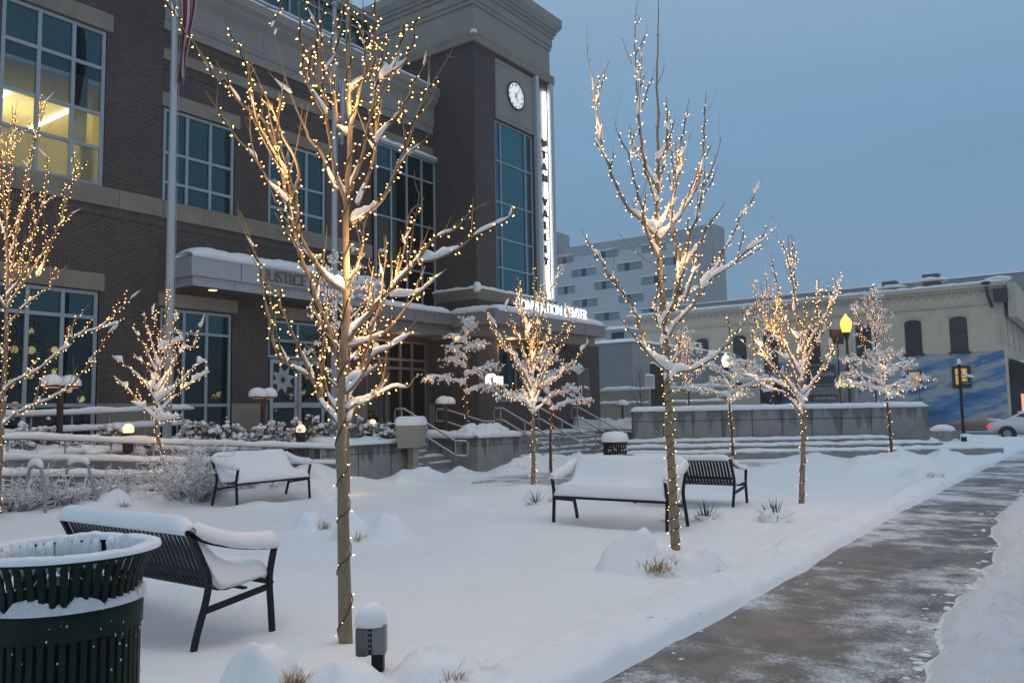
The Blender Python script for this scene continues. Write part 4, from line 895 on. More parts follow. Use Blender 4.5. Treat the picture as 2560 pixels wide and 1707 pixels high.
# ---------------------------------------------------------------- mushroom path lights and uplights
def path_light(label, x, y, z, h, seed):
    t = thing('path_light', label, 'path light', (x, y, z), .3, 'twin headed path lights in the planters')
    b = MB(); b.box(-.045, -.045, 0, .045, .045, h-.05); part(t, b, 'post', 'iron_brown')
    b = MB(); b.beam((-.30, 0, h-.02), (.30, 0, h-.02), .05, .05); part(t, b, 'crossarm', 'iron_brown')
    for sx in (-1, 1):
        b = MB(); b.lathe([(.20, 0), (.20, .05), (.13, .12), (0, .13)], 20, (sx*.22, 0, h-.06)); o = part(t, b, 'lamp_head', 'iron_brown', False)
        g = MB(); g.lathe([(0, 0), (.185, 0)], 20, (sx*.22, 0, h-.055)); part(o, g, 'lens', 'path_glow')
        s = MB(); s.lathe([(.205, -.01), (.225, .03), (.215, .10), (.17, .17), (.09, .215), (0, .23)], 20, (sx*.22, 0, h-.01)); s.v = [(p[0]*(1+.07*mnoise.noise(Vector(p)*5)), p[1], p[2]+.02*mnoise.noise(Vector(p)*6+Vector((seed, 0, 0)))) for p in s.v]; part(t, s, 'snow_cap', 'snow', True)
for lb, px, py, Y, zb_ in (('dark path light with snow on both heads in front of the left ground floor window', 152, 962, 17.6, .95), ('dark path light with snow on both heads beside the glazed side door', 658, 990, 17.2, .9), ('dark path light with snow on both heads left of the snowy lobby tree', 1114, 1008, 16.6, .95), ('dark path light with one snowy head right of the broad steps', 1556, 1012, 17.0, .95)):
    p = pY(px, py, Y); path_light(lb, p[0], Y, zb_, p[2]-zb_, px)
def uplight(label, px, py, Y, zb_):
    p = pY(px, py, Y); t = thing('uplight', label, 'garden light', (p[0], Y, zb_), 0, 'garden uplights among the shrubs')
    h = max(.2, p[2]-zb_); b = MB(); b.lathe([(.05, 0), (.10, .05), (.13, h-.1), (.135, h-.08)], 16); part(t, b, 'housing', 'iron_brown')
    b = MB(); b.blob((0, 0, h-.01), (.115, .115, .12), 3, 14, 8, .10); part(t, b, 'glowing_snow', 'uplight_glow', True)
uplight('glowing garden light under the small lit tree by the ramp', 321, 1072, 16.6, .95); uplight('glowing garden light beside a brown shrub in the planter', 752, 1072, 16.0, .95); uplight('glowing garden light buried in snow behind the tan kiosk', 931, 1058, 16.4, .95)
# ---------------------------------------------------------------- flagpoles and flags
def flagpole(label, px, Y, z0, h, r=.10):
    x = pY(px, 800, Y)[0]; t = thing('flagpole', label, 'flagpole', (x, Y, z0), 0, 'white flagpoles before the building')
    b = MB(); b.tube([(0, 0, 0), (0, 0, 4), (0, 0, h)], [r, r*.94, r*.62], 20); part(t, b, 'pole', 'pole_white', True)
    b = MB(); b.lathe([(r*2.1, 0), (r*2.1, .03), (r*1.3, .08), (r*1.02, .1)], 20); part(t, b, 'base_collar', 'pole_white')
    b = MB(); b.tube([(r*1.1, -.03, 1.2), (r*1.15, -.03, h-.3)], .006, 5); b.box(-.02, -r-.03, 1.15, .02, -r, 1.3); part(t, b, 'halyard', 'pole_white')
    b = MB(); b.blob((0, 0, h+.08), .10, 1, 12, 8, 0); part(t, b, 'finial', 'steel_rail', True); return x
fx1 = flagpole('white flagpole with a red striped flag in front of the left facade', 423, 17.55, .9, 14.6)
fx2 = flagpole('white flagpole behind the large lit tree with a pale drooping flag', 835, 17.55, .9, 12.6, .09)
def flag(label, x, Y, ztop, L_, cols, seed, w=.34):
    t = thing('flag', label, 'flag', (x, Y, ztop), 0)
    n = 40; m = 18; bands = {}
    for k in range(len(cols)): bands.setdefault(cols[k], [])
    def P(u, v):  # u across the gathered cloth, v down
        a = u*9.5+.8*math.sin(v*5+seed); wv = w*(.55+.45*math.sin(min(1, v*1.25)*math.pi*.9+.25))*(1-.55*max(0, v-.75)/.25)
        return (.02+u*wv+.02*math.sin(v*11+u*4), -.12+.075*math.sin(a)*(.4+.6*v), -L_*v-.10*math.sin(u*6+seed)*v)
    for ci, mt in enumerate(dict.fromkeys(cols)):
        b = MB()
        for i in range(m):
            if cols[i % len(cols)] != mt: continue
            for j in range(n): b.add([P(i/m, j/n), P((i+1)/m, j/n), P((i+1)/m, (j+1)/n), P(i/m, (j+1)/n)], [(0, 1, 2, 3)])
        part(t, b, 'stripes' if mt != 'flag_blue' else 'canton', mt, True)
zf = pY(445, 212, 17.55)[2]
flag('drooping red and white striped flag on the left flagpole', fx1+.02, 17.5, zf+3.6, 3.55, ['flag_red', 'flag_red', 'flag_white', 'flag_white', 'flag_red'], 1, .40)
zf = pY(840, 360, 17.55)[2]
flag('drooping pale grey flag with a blue edge on the rear flagpole', fx2+.02, 17.5, zf+1.9, 1.85, ['flag_white', 'flag_white', 'flag_white', 'flag_white', 'flag_blue'], 2, .32)
# ---------------------------------------------------------------- amphitheatre wall and tiers
WL = [(22.0, 18.0), (25.9, 13.6), (31.1, 6.35), (31.55, 5.16)]
t = wthing('seat_wall', 'long grey concrete backing wall with drip stains above the seating tiers', 'wall', 29, 9.5)
def strip_wall(mb, P, z0, z1, th):
    P = [Vector((*p, 0)) for p in P]
    N_ = []
    for i in range(len(P)):
        d = (P[min(i+1, len(P)-1)]-P[max(i-1, 0)]).normalized(); N_.append(Vector((-d.y, d.x, 0)) if True else d)
    for i in range(len(P)-1):
        a, c = P[i], P[i+1]; na, nc = N_[i]*th, N_[i+1]*th
        mb.hexa([a+Vector((0, 0, z0)), c+Vector((0, 0, z0)), c+nc+Vector((0, 0, z0)), a+na+Vector((0, 0, z0))], [a+Vector((0, 0, z1)), c+Vector((0, 0, z1)), c+nc+Vector((0, 0, z1)), a+na+Vector((0, 0, z1))])
b = MB(); strip_wall(b, WL[1:], -.1, 1.66, .35); wpart(t, b, 'wall', 'concrete_tall')
b = MB()
for k in range(9):
    u = k/8.6; a = Vector((*WL[1], 0)).lerp(Vector((*WL[2], 0)), u); d = (Vector((*WL[2], 0))-Vector((*WL[1], 0))).normalized(); nn_ = Vector((d.y, -d.x, 0))
    b.hexa([a+nn_*-.01, a+d*.025+nn_*-.01, a+d*.025+nn_*.004, a+nn_*.004], [v_+Vector((0, 0, 1.66)) for v_ in (a+nn_*-.01, a+d*.025+nn_*-.01, a+d*.025+nn_*.004, a+nn_*.004)])
a = Vector((*WL[1], 0)); c = Vector((*WL[2], 0)); b.hexa([a+nn_*-.01+Vector((0, 0, 1.28)), c+nn_*-.01+Vector((0, 0, 1.28)), c+nn_*.004+Vector((0, 0, 1.28)), a+nn_*.004+Vector((0, 0, 1.28))], [a+nn_*-.01+Vector((0, 0, 1.305)), c+nn_*-.01+Vector((0, 0, 1.305)), c+nn_*.004+Vector((0, 0, 1.305)), a+nn_*.004+Vector((0, 0, 1.305))])
wpart(t, b, 'joints', 'paint_black')
b = MB(); snow_ribbon(b, [(WL[1][0]+.1, WL[1][1]+.12, 1.66), (WL[2][0]+.14, WL[2][1]+.1, 1.66), (WL[3][0]+.17, WL[3][1]+.06, 1.66)], .38, .17, 71, .15, .02, True, 7, .12); wpart(t, b, 'snow_cap', 'snow', True)
TH = thing('seating_tiers', 'three curved concrete seating tiers covered in snow below the backing wall', 'seating', (28, 9, 0), 0)
d12 = (Vector((*WL[2], 0))-Vector((*WL[1], 0))).normalized(); nf = Vector((d12.y, -d12.x, 0))
nf = -nf if nf.dot(Vector((-1, -1, 0))) < 0 else nf
b = MB(); s = MB(); tips = [gz(2212, 1092, .6), gz(2318, 1112, .44), gz(2424, 1133, .26)]
for k, (off, z, ext) in enumerate(((.55, .60, -.15), (1.15, .43, 1.25), (1.75, .25, 2.9))):
    A_ = Vector((*WL[1], 0))+nf*off-d12*.6; B_ = Vector((*WL[2], 0))+nf*off+d12*ext
    A2, B2 = A_-nf*.9, B_-nf*.62
    b.hexa([A_+Vector((0, 0, -.1)), B_+Vector((0, 0, -.1)), B2+Vector((0, 0, -.1)), A2+Vector((0, 0, -.1))], [A_+Vector((0, 0, z)), B_+Vector((0, 0, z)), B2+Vector((0, 0, z)), A2+Vector((0, 0, z))])
    snow_ribbon(s, [A_-nf*.27+Vector((0, 0, z)), B_-nf*.27+Vector((0, 0, z))], .52, .115, 80+k, .12, .015, True, 7, .22)
wpart(TH, b, 'tiers', 'concrete_plain'); wpart(TH, s, 'snow_cap', 'snow', True)
bl = gz(2357, 1104)
t = thing('concrete_block', 'low concrete block with a rounded snow cap beside the street name post', 'bollard', (bl[0]-5, bl[1]-.6, 0), -.5)
p_ = Vector(pD(2357, 1080, 35.5)); t.location = (p_.x, p_.y, 0)
b = MB(); b.box(-.5, -.45, -.1, .5, .45, .62); bevel(part(t, b, 'block', 'concrete_plain'), .03)
b = MB(); b.blob((0, 0, .62), (.56, .50, .26), 3, 16, 8, .05, zmin=-.1); part(t, b, 'snow_cap', 'snow', True)
# ---------------------------------------------------------------- lamps, posts and signs
def acorn_lamp(label, x, y, z0, h, glow, power=60):
    t = thing('street_lamp', label, 'street lamp', (x, y, z0), 0, 'acorn street lamps')
    b = MB(); b.lathe([(.16, 0), (.16, .25), (.09, .45), (.06, .8), (.05, h-.75), (.05, h-.62)], 14); part(t, b, 'post', 'iron_brown', True)
    b = MB(); b.lathe([(.05, h-.62), (.07, h-.55), (.15, h-.30), (.17, h-.27)], 16); part(t, b, 'lamp_collar', 'iron_brown', True)
    ld = bpy.data.lights.new('lamp_light', 'POINT'); ld.energy = power; ld.color = (1, .52, .20) if glow == 'lamp_orange' else (1, .85, .5); ld.shadow_soft_size = .22; lo = bpy.data.objects.new('lamp_light', ld); COL.objects.link(lo); lo.parent = t; lo.location = (0, 0, h+.05+.6)
    b = MB(); b.lathe([(.15, h-.27), (.20, h-.10), (.235, h+.08), (.22, h+.20), (.15, h+.32), (.07, h+.40), (.035, h+.47), (0, h+.52)], 18); part(t, b, 'globe', glow, True); return t
p = pX(2115, 815, 36); acorn_lamp('tall street lamp with a glowing orange acorn globe before the cream building', p[0], p[1], -.1, p[2]+.1, 'lamp_orange')
p = pX(1815, 905, 45); acorn_lamp('street lamp with a white acorn globe lighting the cream wall', p[0], p[1], -.1, p[2]+.1, 'lamp_white')
acorn_lamp('street lamp with orange globe beside the swept path', 12.6, -2.3, -.1, 4.6, 'lamp_orange', 330)
p = Vector(pD(2410, 1098, 35.0)); t = thing('street_name_post', 'black post with a snowy bracket and a small hanging street name sign', 'street sign', (p.x, p.y, 0), -.63)
pt = pD(2405, 908, 35.0); hp = pt[2]
b = MB(); b.lathe([(.11, 0), (.11, .35), (.075, .45), (.06, .7), (.055, hp)], 14); part(t, b, 'post', 'black_steel', True)
b = MB(); b.beam((0, 0, hp-.62), (.75, 0, hp-.62), .03, .03); b.tube(smoothpts([(0, 0, hp-.15), (.12, 0, hp-.4), (.4, 0, hp-.5), (.72, 0, hp-.6)]), .012, 6); part(t, b, 'bracket', 'black_steel')
b = MB(); b.box(.10, -.015, hp-.93, .60, .015, hp-.76); sg = part(t, b, 'name_plate', 'black_steel')
tm = MB(); text_mesh(tm, 'CENTER ST', .11, .002, Matrix.Translation((.12, -.02, hp-.88)) @ Matrix.Rotation(math.pi/2, 4, 'X'), 0, .75); part(sg, tm, 'sign_lettering', 'sign_white')
b = MB(); b.blob((0, 0, hp+.06), (.08, .08, .14), 1, 10, 7, .05); snow_ribbon(b, [(.05, 0, hp-.42), (.3, 0, hp-.52), (.74, 0, hp-.60)], .10, .10, 4, .06); b.lathe([(.12, .35), (.12, .45), (.06, .5)], 12); b.lathe([(.13, .02), (.14, .12), (.11, .16)], 12); part(t, b, 'snow_cap', 'snow', True)
p = Vector(pD(1627, 1030, 31.0)); t = thing('notice_sign', 'white notice sign on a grey pole in front of the grey annex', 'sign', (p.x, p.y, 1.0), -.63)
zt_, zb_ = pD(1627, 938, 31.0)[2]-1, pD(1627, 972, 31.0)[2]-1
b = MB(); b.tube([(0, .03, -1.1), (0, .03, zt_)], .035, 8); part(t, b, 'post', 'steel_rail')
b = MB(); b.box(-.20, -.02, zb_, .20, .02, zt_); sg = part(t, b, 'panel', 'sign_white')
b = MB()
for k in range(5): b.box(-.15, -.024, zt_-.08-k*.07, .15 if k % 2 == 0 else .10, -.021, zt_-.055-k*.07)
part(sg, b, 'text_lines', 'grey_box'); b = MB(); snow_ribbon(b, [(-.2, 0, zt_), (.2, 0, zt_)], .05, .06, 2, .05); part(t, b, 'snow_cap', 'snow', True)
p = Vector(pD(1645, 965, 33.5)); t = thing('notice_sign', 'dark brown upright board behind the white notice sign', 'sign', (p.x, p.y, 1.0), -.63)
b = MB(); zz = pD(1645, 908, 33.5)[2]-1; b.box(-.32, -.03, .3, .42, .03, zz); part(t, b, 'board', 'iron_brown'); b = MB(); b.tube([(0, .06, -1), (0, .06, zz-.1)], .05, 8); part(t, b, 'post', 'black_steel'); b = MB(); snow_ribbon(b, [(-.32, 0, zz), (.42, 0, zz)], .07, .07, 2, .05); part(t, b, 'snow_cap', 'snow', True)
# electric outlet box by the big trunk
t = thing('outlet_box', 'grey weatherproof outlet box on a short black post under a snow peak', 'outlet box', gs(935, 1674), -.95)
b = MB(); b.box(-.01, -.035, -.05, .06, .035, .12); part(t, b, 'post', 'black_steel')
b = MB(); b.box(-.02, -.045, .10, .075, .05, .275); bevel(part(t, b, 'box', 'grey_box'), .006)
b = MB(); b.box(-.105, -.06, .09, -.024, .05, .265); bevel(part(t, b, 'cover', 'clear_cover'), .02, 3)
b = MB(); b.box(-.03, -.049, .10, -.005, -.046, .27); o = part(t, b, 'label_strip', 'paint_black')
b = MB()
for k in range(4): b.box(-.021, -.051, .135+k*.032, -.013, -.0495, .142+k*.032)
part(o, b, 'label_marks', 'sign_white')
b = MB(); b.blob((-.015, 0, .285), (.10, .085, .115), 5, 16, 9, .08, zmin=-.2); part(t, b, 'snow_cap', 'snow', True)
# ---------------------------------------------------------------- cream building with the mural (faces -X on X=62)
XB = 62.0
mb_ = thing('cream_building', 'old two storey cream brick building with arched windows and a blue mural', 'building', (XB, 15, 0))
y0, y1 = 5.3, 33.0; ze = 9.55
b = MB(); b.box(XB, y0, -.1, XB+16, y1, ze); wpart(mb_, b, 'wall', 'cream_paint')
b = MB(); b.box(XB-.35, y0-.25, ze-.10, XB+16, y1, ze+.14); b.box(XB-.22, y0-.15, ze-.28, XB, y1, ze-.104); b.box(XB-.10, y0, ze-1.25, XB, y1, ze-1.12); wpart(mb_, b, 'cornice', 'cream_trim')
b = MB(); y = y0+.3
while y < y1: b.prism([(XB-.16, ze-.284), (XB, ze-.284), (XB, ze-.66), (XB-.05, ze-.62)], 'y', y, y+.16); b.v = b.v; y += .52
# prism along y takes (x, z) pairs
wpart(mb_, b, 'brackets', 'cream_trim')
b = MB(); snow_ribbon(b, [(XB-.05, y0-.1, ze+.14), (XB-.05, y1, ze+.14)], .6, .2, 91, .5); b.blob((XB-.1, y0+.2, ze+.3), (.3, .8, .25), 3); wpart(mb_, b, 'snow_cap', 'snow', True)
b = MB(); b.box(XB-.5, y0-.30, ze-1.2, XB-.3, y0+.5, ze-.3); b.tube([(XB-.3, y0+.9, ze-.1), (XB-.35, y0+.85, ze-.5), (XB-.15, y0+.65, ze-1.5)], .09, 6); b.blob((XB-.3, y0+.9, ze+.12), (.2, .3, .14), 2); wpart(mb_, b, 'downspout', 'iron_brown')
b = MB()
for k in range(20): b.box(XB-.03, y0+.03, 5.6+k*.18, XB-.001, y0+.35+.22*(k % 2), 5.73+k*.18)
wpart(mb_, b, 'quoins', 'cream_trim')
def arch_window(px, ptop, pbot, w=1.05):
    a = pX(px, ptop, XB); c = pX(px, pbot, XB); y, zt, zb = a[1], a[2], c[2]
    N_ = 8; arc = [(y+w/2*math.cos(math.pi*k/N_), zt-.22+.22*math.sin(math.pi*k/N_)) for k in range(N_+1)]
    def face(s, grow=0, x=0): return [(x, y+(q[0]-y)*(1+grow), q[1]+grow*.3) for q in arc]+[(x, y-w/2*(1+grow), zb), (x, y+w/2*(1+grow), zb)]
    b = MB(); b.prism([(q[1], q[2]) for q in face(1)], 'x', XB-.03, XB-.005); win = wpart(mb_, b, 'window', 'iron_brown')
    b = MB(); pts = [(XB-.034, y+(q[1]-y)*.84, zb+.08+(q[2]-zb)*.93) for q in face(1)]; b.add(pts, [tuple(range(len(pts)))]); wpart(win, b, 'pane', 'window_dark')
    b = MB(); b.box(XB-.05, y-w/2, (zt+zb)/2+.1, XB-.036, y+w/2, (zt+zb)/2+.2); wpart(win, b, 'sash', 'iron_brown')
    b = MB(); b.box(XB-.14, y-w/2-.12, zb-.14, XB-.006, y+w/2+.12, zb-.002); wpart(win, b, 'sill', 'iron_brown')
    b = MB()
    for k in range(N_):
        p1, p2 = arc[k], arc[k+1]; b.hexa([(XB-.05, y+(p1[0]-y)*1.2, p1[1]+.12), (XB-.05, y+(p2[0]-y)*1.2, p2[1]+.12), (XB-.002, y+(p2[0]-y)*1.2, p2[1]+.12), (XB-.002, y+(p1[0]-y)*1.2, p1[1]+.12)], [(XB-.05, y+(p1[0]-y)*1.45, p1[1]+.3), (XB-.05, y+(p2[0]-y)*1.45, p2[1]+.3), (XB-.002, y+(p2[0]-y)*1.45, p2[1]+.3), (XB-.002, y+(p1[0]-y)*1.45, p1[1]+.3)])
    wpart(mb_, b, 'window_hood', 'cream_trim'); return win
for px, pt, pb in ((2394, 791, 879), (2281, 800, 885), (2157, 811, 898), (2030, 822, 905), (1925, 830, 920), (1848, 838, 915), (1755, 846, 908)): arch_window(px, pt, pb)
# mural: painted straight on the wall (generic sea and sand swirls)
m, N, L, B = newmat('mural_paint'); g = N.new('ShaderNodeNewGeometry'); sp_ = N.new('ShaderNodeSeparateXYZ'); L.new(g.outputs['Position'], sp_.inputs[0])
rot = math_node(N, L, 'SUBTRACT', math_node(N, L, 'MULTIPLY', sp_.outputs['Z'], .8), math_node(N, L, 'MULTIPLY', sp_.outputs['Y'], -.28))
cv = N.new('ShaderNodeCombineXYZ'); L.new(rot, cv.inputs[0]); L.new(math_node(N, L, 'MULTIPLY', sp_.outputs['Y'], .10), cv.inputs[1])
n1 = noise_node(N, L, cv.outputs[0], .62, 5, .55); n2 = noise_node(N, L, pos_node(N, L, (1, .35, 1.4)), .9, 5, .65)
k = math_node(N, L, 'ADD', math_node(N, L, 'MULTIPLY', n1, .8), math_node(N, L, 'MULTIPLY', n2, .25))
c = ramp_node(N, L, k, [(.40, (.03, .085, .22)), (.46, (.05, .16, .36)), (.50, (.13, .26, .42)), (.535, (.40, .42, .44)), (.57, (.44, .42, .36)), (.60, (.07, .19, .40))])
low = ramp_node(N, L, math_node(N, L, 'MULTIPLY', math_node(N, L, 'ADD', sp_.outputs['Z'], math_node(N, L, 'MULTIPLY', n2, 1.6)), .4), [(.50, (1, 1, 1)), (.72, (0, 0, 0))])
cr = ramp_node(N, L, noise_node(N, L, pos_node(N, L), .55, 3), [(.42, (.20, .20, .20)), (.5, (.30, .11, .09)), (.58, (.26, .19, .10))])
L.new(mixc(N, L, low, c, cr), B.inputs['Base Color']); B.inputs['Roughness'].default_value = .9
b = MB(); b.box(XB-.012, 5.45, -.05, XB-.004, 21.2, 5.22); mu = b.build('mural', m); mu.parent = mb_; mu.matrix_parent_inverse = Matrix.Translation(-mb_.location)
plain('mural_shape', (.035, .075, .15), .9, var=.3, scale=1); plain('mural_shape_dark', (.018, .040, .09), .9, var=.3, scale=1)
for px, py, hw, hh, mt, nm in ((2287, 948, .34, .50, 'window_amber', 'window'),):
    a = pX(px, py, XB); b = MB(); b.box(XB-.10, a[1]-hw-.1, a[2]-hh-.1, XB-.02, a[1]+hw+.1, a[2]+hh+.1); w_ = wpart(mb_, b, nm, 'iron_brown'); b = MB(); b.box(XB-.106, a[1]-hw, a[2]-hh, XB-.101, a[1]+hw, a[2]+hh); wpart(w_, b, 'pane', mt)
a = pX(2404, 942, XB)
b = MB(); b.box(XB-.10, a[1]-.55, a[2]-.75, XB-.02, a[1]+.55, a[2]+.75); w_ = wpart(mb_, b, 'window', 'iron_brown'); b = MB(); b.box(XB-.106, a[1]-.34, a[2]-.5, XB-.101, a[1]+.34, a[2]+.55); wpart(w_, b, 'pane', 'lantern_amber')
b = MB()
for k in range(3): b.box(XB-.112, a[1]-.3+.25*k, a[2]-.5, XB-.107, a[1]-.27+.25*k, a[2]+.5)
b.box(XB-.112, a[1]-.34, a[2]+.1, XB-.107, a[1]+.34, a[2]+.14); wpart(w_, b, 'muntins', 'iron_brown')
# chimneys, rear parapet block, street front
for px, py, w_, h_ in ((2328, 690, .55, .75), (2225, 708, .5, .5)):
    a = pX(px, py, XB+4); b = MB(); b.box(XB+3.6, a[1]-w_, ze, XB+4.6, a[1]+w_, a[2]+.1); o = wpart(mb_, b, 'chimney', 'chimney'); b = MB(); b.blob((XB+4.1, a[1], a[2]-.4), (.9, 1.2, .3), px, zmin=-.2); wpart(o, b, 'snow_cap', 'snow', True)
b = MB(); b.box(XB+.3, y0-.55, 0, XB+14, y0-.002, 3.2); wpart(mb_, b, 'shopfront', 'iron_brown')
b = MB(); b.box(XB+.6, y0-.62, 1.0, XB+3.2, y0-.56, 2.4); wpart(mb_, b, 'shop_window', 'shop_lit')
b = MB(); b.prism([(y0-.1, 4.7), (y0-2.4, 3.7), (y0-2.4, 2.75), (y0-.1, 2.75)], 'x', XB+.4, XB+9); wpart(mb_, b, 'awning', 'awning_dark')
b = MB(); snow_ribbon(b, [(XB+.5, y0-1.2, 4.35), (XB+9, y0-1.2, 4.35)], 1.6, .2, 5, .4); wpart(mb_, b, 'snow_cap', 'snow', True)
b = MB()
for k in range(3): b.box(XB+1+k*4, y0-.06, 5.6, XB+2.6+k*4, y0-.005, 8.2)
b.box(XB-.2, y0-.75, ze-2.2, XB+16, y0-.252, ze+.05); wpart(mb_, b, 'front_trim', 'cream_trim')
pb_ = thing('rear_block', 'plain grey flat topped block rising behind the cream building', 'building', (XB+20, 15, 0))
a = pX(2556, 678, XB+17); c = pX(1850, 762, XB+17)
b = MB(); b.box(XB+17, a[1]-9, -.1, XB+34, 36, a[2]-.05); wpart(pb_, b, 'wall', 'grey_parapet'); b = MB(); snow_ribbon(b, [(XB+17.1, a[1]-9, a[2]-.05), (XB+17.1, 36, a[2]-.05)], .3, .12, 3, .6); wpart(pb_, b, 'snow_cap', 'snow', True)
# dark awning and doorway on the cream wall
a = pX(1870, 975, XB); aw = wthing('awning', 'dark curved awning heaped with snow on the cream wall', 'awning', XB, a[1], 2)
b = MB(); b.prism([(XB-.01, 4.0), (XB-.8, 3.8), (XB-1.6, 3.2), (XB-1.7, 2.2), (XB-.01, 2.2)], 'y', a[1]-2.6, a[1]+3.6); wpart(aw, b, 'canvas', 'awning_dark')
b = MB(); snow_ribbon(b, [(XB-.8, a[1]-2.5, 3.75), (XB-.8, a[1]+3.5, 3.75)], 1.7, .55, 6, .3, .05, True, 9, .2); wpart(aw, b, 'snow_cap', 'snow', True)
# banner boards
def board(label, pxa, pxb, pt, pb, lean=.0):
    a = pX(pxa, pt, XB-1.0); c = pX(pxb, pb, XB-1.0); t = wthing('advertising_board', label, 'banner', XB-1, (a[1]+c[1])/2, 2, 'advertising boards along the cream wall')
    b = MB(); b.box(XB-1.05, c[1], c[2], XB-1.0, a[1], a[2]); return t, wpart(t, b, 'panel', 'poster'), a, c
t, pn, a, c = board('dark advertising board with shop lettering beside the lit row tree', 2012, 2095, 912, 962)
b = MB(); b.box(XB-1.056, c[1]+.1, c[2]+.1, XB-1.051, a[1]-.1, a[2]-.1); o = wpart(t, b, 'printed_area', 'poster_dark'); tm = MB(); MT = Matrix(((0, 0, -1, XB-1.06), (-1, 0, 0, a[1]-1.0), (0, 1, 0, (a[2]+c[2])/2-.1), (0, 0, 0, 1))); text_mesh(tm, 'Inside', .5, .002, MT, 0, .9); wpart(o, tm, 'lettering', 'sign_white')
t, pn, a, c = board('pale advertising board showing a red handbag beside the lamp post', 2098, 2142, 905, 962)
b = MB(); ym = (a[1]+c[1])/2; zm = (a[2]+c[2])/2-.1; b.box(XB-1.06, ym-.28, zm-.45, XB-1.052, ym+.28, zm); b.tube([(XB-1.056, ym+.2*math.cos(k*math.pi/8), zm+.5*math.sin(k*math.pi/8)) for k in range(9)], .04, 6); wpart(t, b, 'printed_handbag', 'handbag')
t, pn, a, c = board('long low advertising board with dark lettering strip', 2020, 2140, 968, 1003)
b = MB(); b.box(XB-1.056, c[1]+1.2, c[2]+.05, XB-1.051, a[1]-.05, c[2]+.55); o = wpart(t, b, 'printed_area', 'poster_dark'); tm = MB(); MT = Matrix(((0, 0, -1, XB-1.06), (-1, 0, 0, a[1]-.4), (0, 1, 0, c[2]+.15), (0, 0, 0, 1))); text_mesh(tm, 'GRAPHERS', .36, .002, MT, 0, .9); wpart(o, tm, 'lettering', 'sign_white')
# traffic signal box / bracket sign next to the orange lamp
p = pX(2092, 835, 36.2); t = thing('hanging_sign', 'small brown box sign beside the orange lamp globe', 'sign', (p[0], p[1], p[2]-.42), -.6); b = MB(); b.box(-.34, -.06, 0, .30, .06, .62); part(t, b, 'panel', 'iron_brown'); b = MB(); b.beam((.28, 0, .5), (.62, 0, .5), .04, .04); b.tube([(.1, .1, -4.2), (.1, .1, .6)], .03, 6); part(t, b, 'bracket', 'iron_brown')
p = pX(2141, 1000, 40.); t = thing('utility_pole', 'thin grey metal pole left of the mural', 'pole', (p[0], p[1], -.1), 0); b = MB(); b.tube([(0, 0, 0), (0, 0, 6.4)], [.09, .07], 10); part(t, b, 'pole', 'steel_rail', True); b = MB(); b.box(-.12, -.1, 3.6, .0, .1, 3.95); part(t, b, 'switch_box', 'iron_brown')
# ---------------------------------------------------------------- hotel
XH = 95.0
ho = thing('hotel', 'pale grey multi storey hotel with staggered window bands', 'building', (XH, 50, 0))
tl = pX(1389, 623, XH); tr_ = pX(1740, 566, XH)
zr = (tl[2]+pX(1643, 586, XH)[2])/2
b = MB(); b.box(XH, pX(1745, 600, XH)[1], -.1, XH+3.5, 75, zr-1.3); wpart(ho, b, 'wall', 'hotel_white')
b = MB(); b.box(XH-.1, pX(1745, 600, XH)[1], zr-1.296, XH+3.5, 75, zr); wpart(ho, b, 'parapet', 'hotel_grey')
ztw = pX(1740, 566, XH-1)[2]
ya, yb = pX(1787, 600, XH-1)[1], pX(1741, 600, XH-1)[1]
b = MB(); b.box(XH-1, ya, -.1, XH+2.2, yb, ztw); wpart(ho, b, 'stair_tower', 'hotel_grey')
b = MB(); q = pX(1372, 575, XH-2); b.box(XH-2, q[1]-.2, zr-.5, XH+3, q[1]+12, q[2]); wpart(ho, b, 'roof_plant', 'hotel_grey')
def hwin(px, py, hw=31, n=0):
    q = pX(px, py, XH); y0_, y1_ = pX(px+hw, py, XH)[1], pX(px-hw, py, XH)[1]; hh = abs(pX(px, py-10, XH)[2]-q[2]); b = MB(); b.box(XH-.02, y0_, q[2]-hh, XH-.008, y1_, q[2]+hh); w_ = wpart(ho, b, 'window', 'hotel_glass')
    c0 = y0_+(y1_-y0_)*(.50+.12*math.sin(n*2.1)); dw = (y1_-y0_)*.09; b = MB(); b.box(XH-.03, c0-dw, q[2]-hh+.02, XH-.021, c0+dw, q[2]+hh-.02); wpart(w_, b, 'dark_panel', 'window_dark')
    b = MB(); b.box(XH-.12, y0_, q[2]+hh, XH-.008, y1_, q[2]+hh+.10); wpart(w_, b, 'snow_ledge', 'snow')
r4 = lambda u, v: (1380+u/3.267, 560+v/3.267)
n_ = 0
for u, v in ((105, 290), (440, 245), (830, 195), (262, 395), (635, 345), (990, 300), (115, 540), (447, 497), (830, 457), (270, 645), (645, 605), (1020, 560), (450, 755), (835, 720), (100, 800), (655, 865), (1030, 815), (270, 900), (450, 1010), (840, 980)):
    hwin(*r4(u, v), 22 if u < 120 else 31, n_); n_ += 1
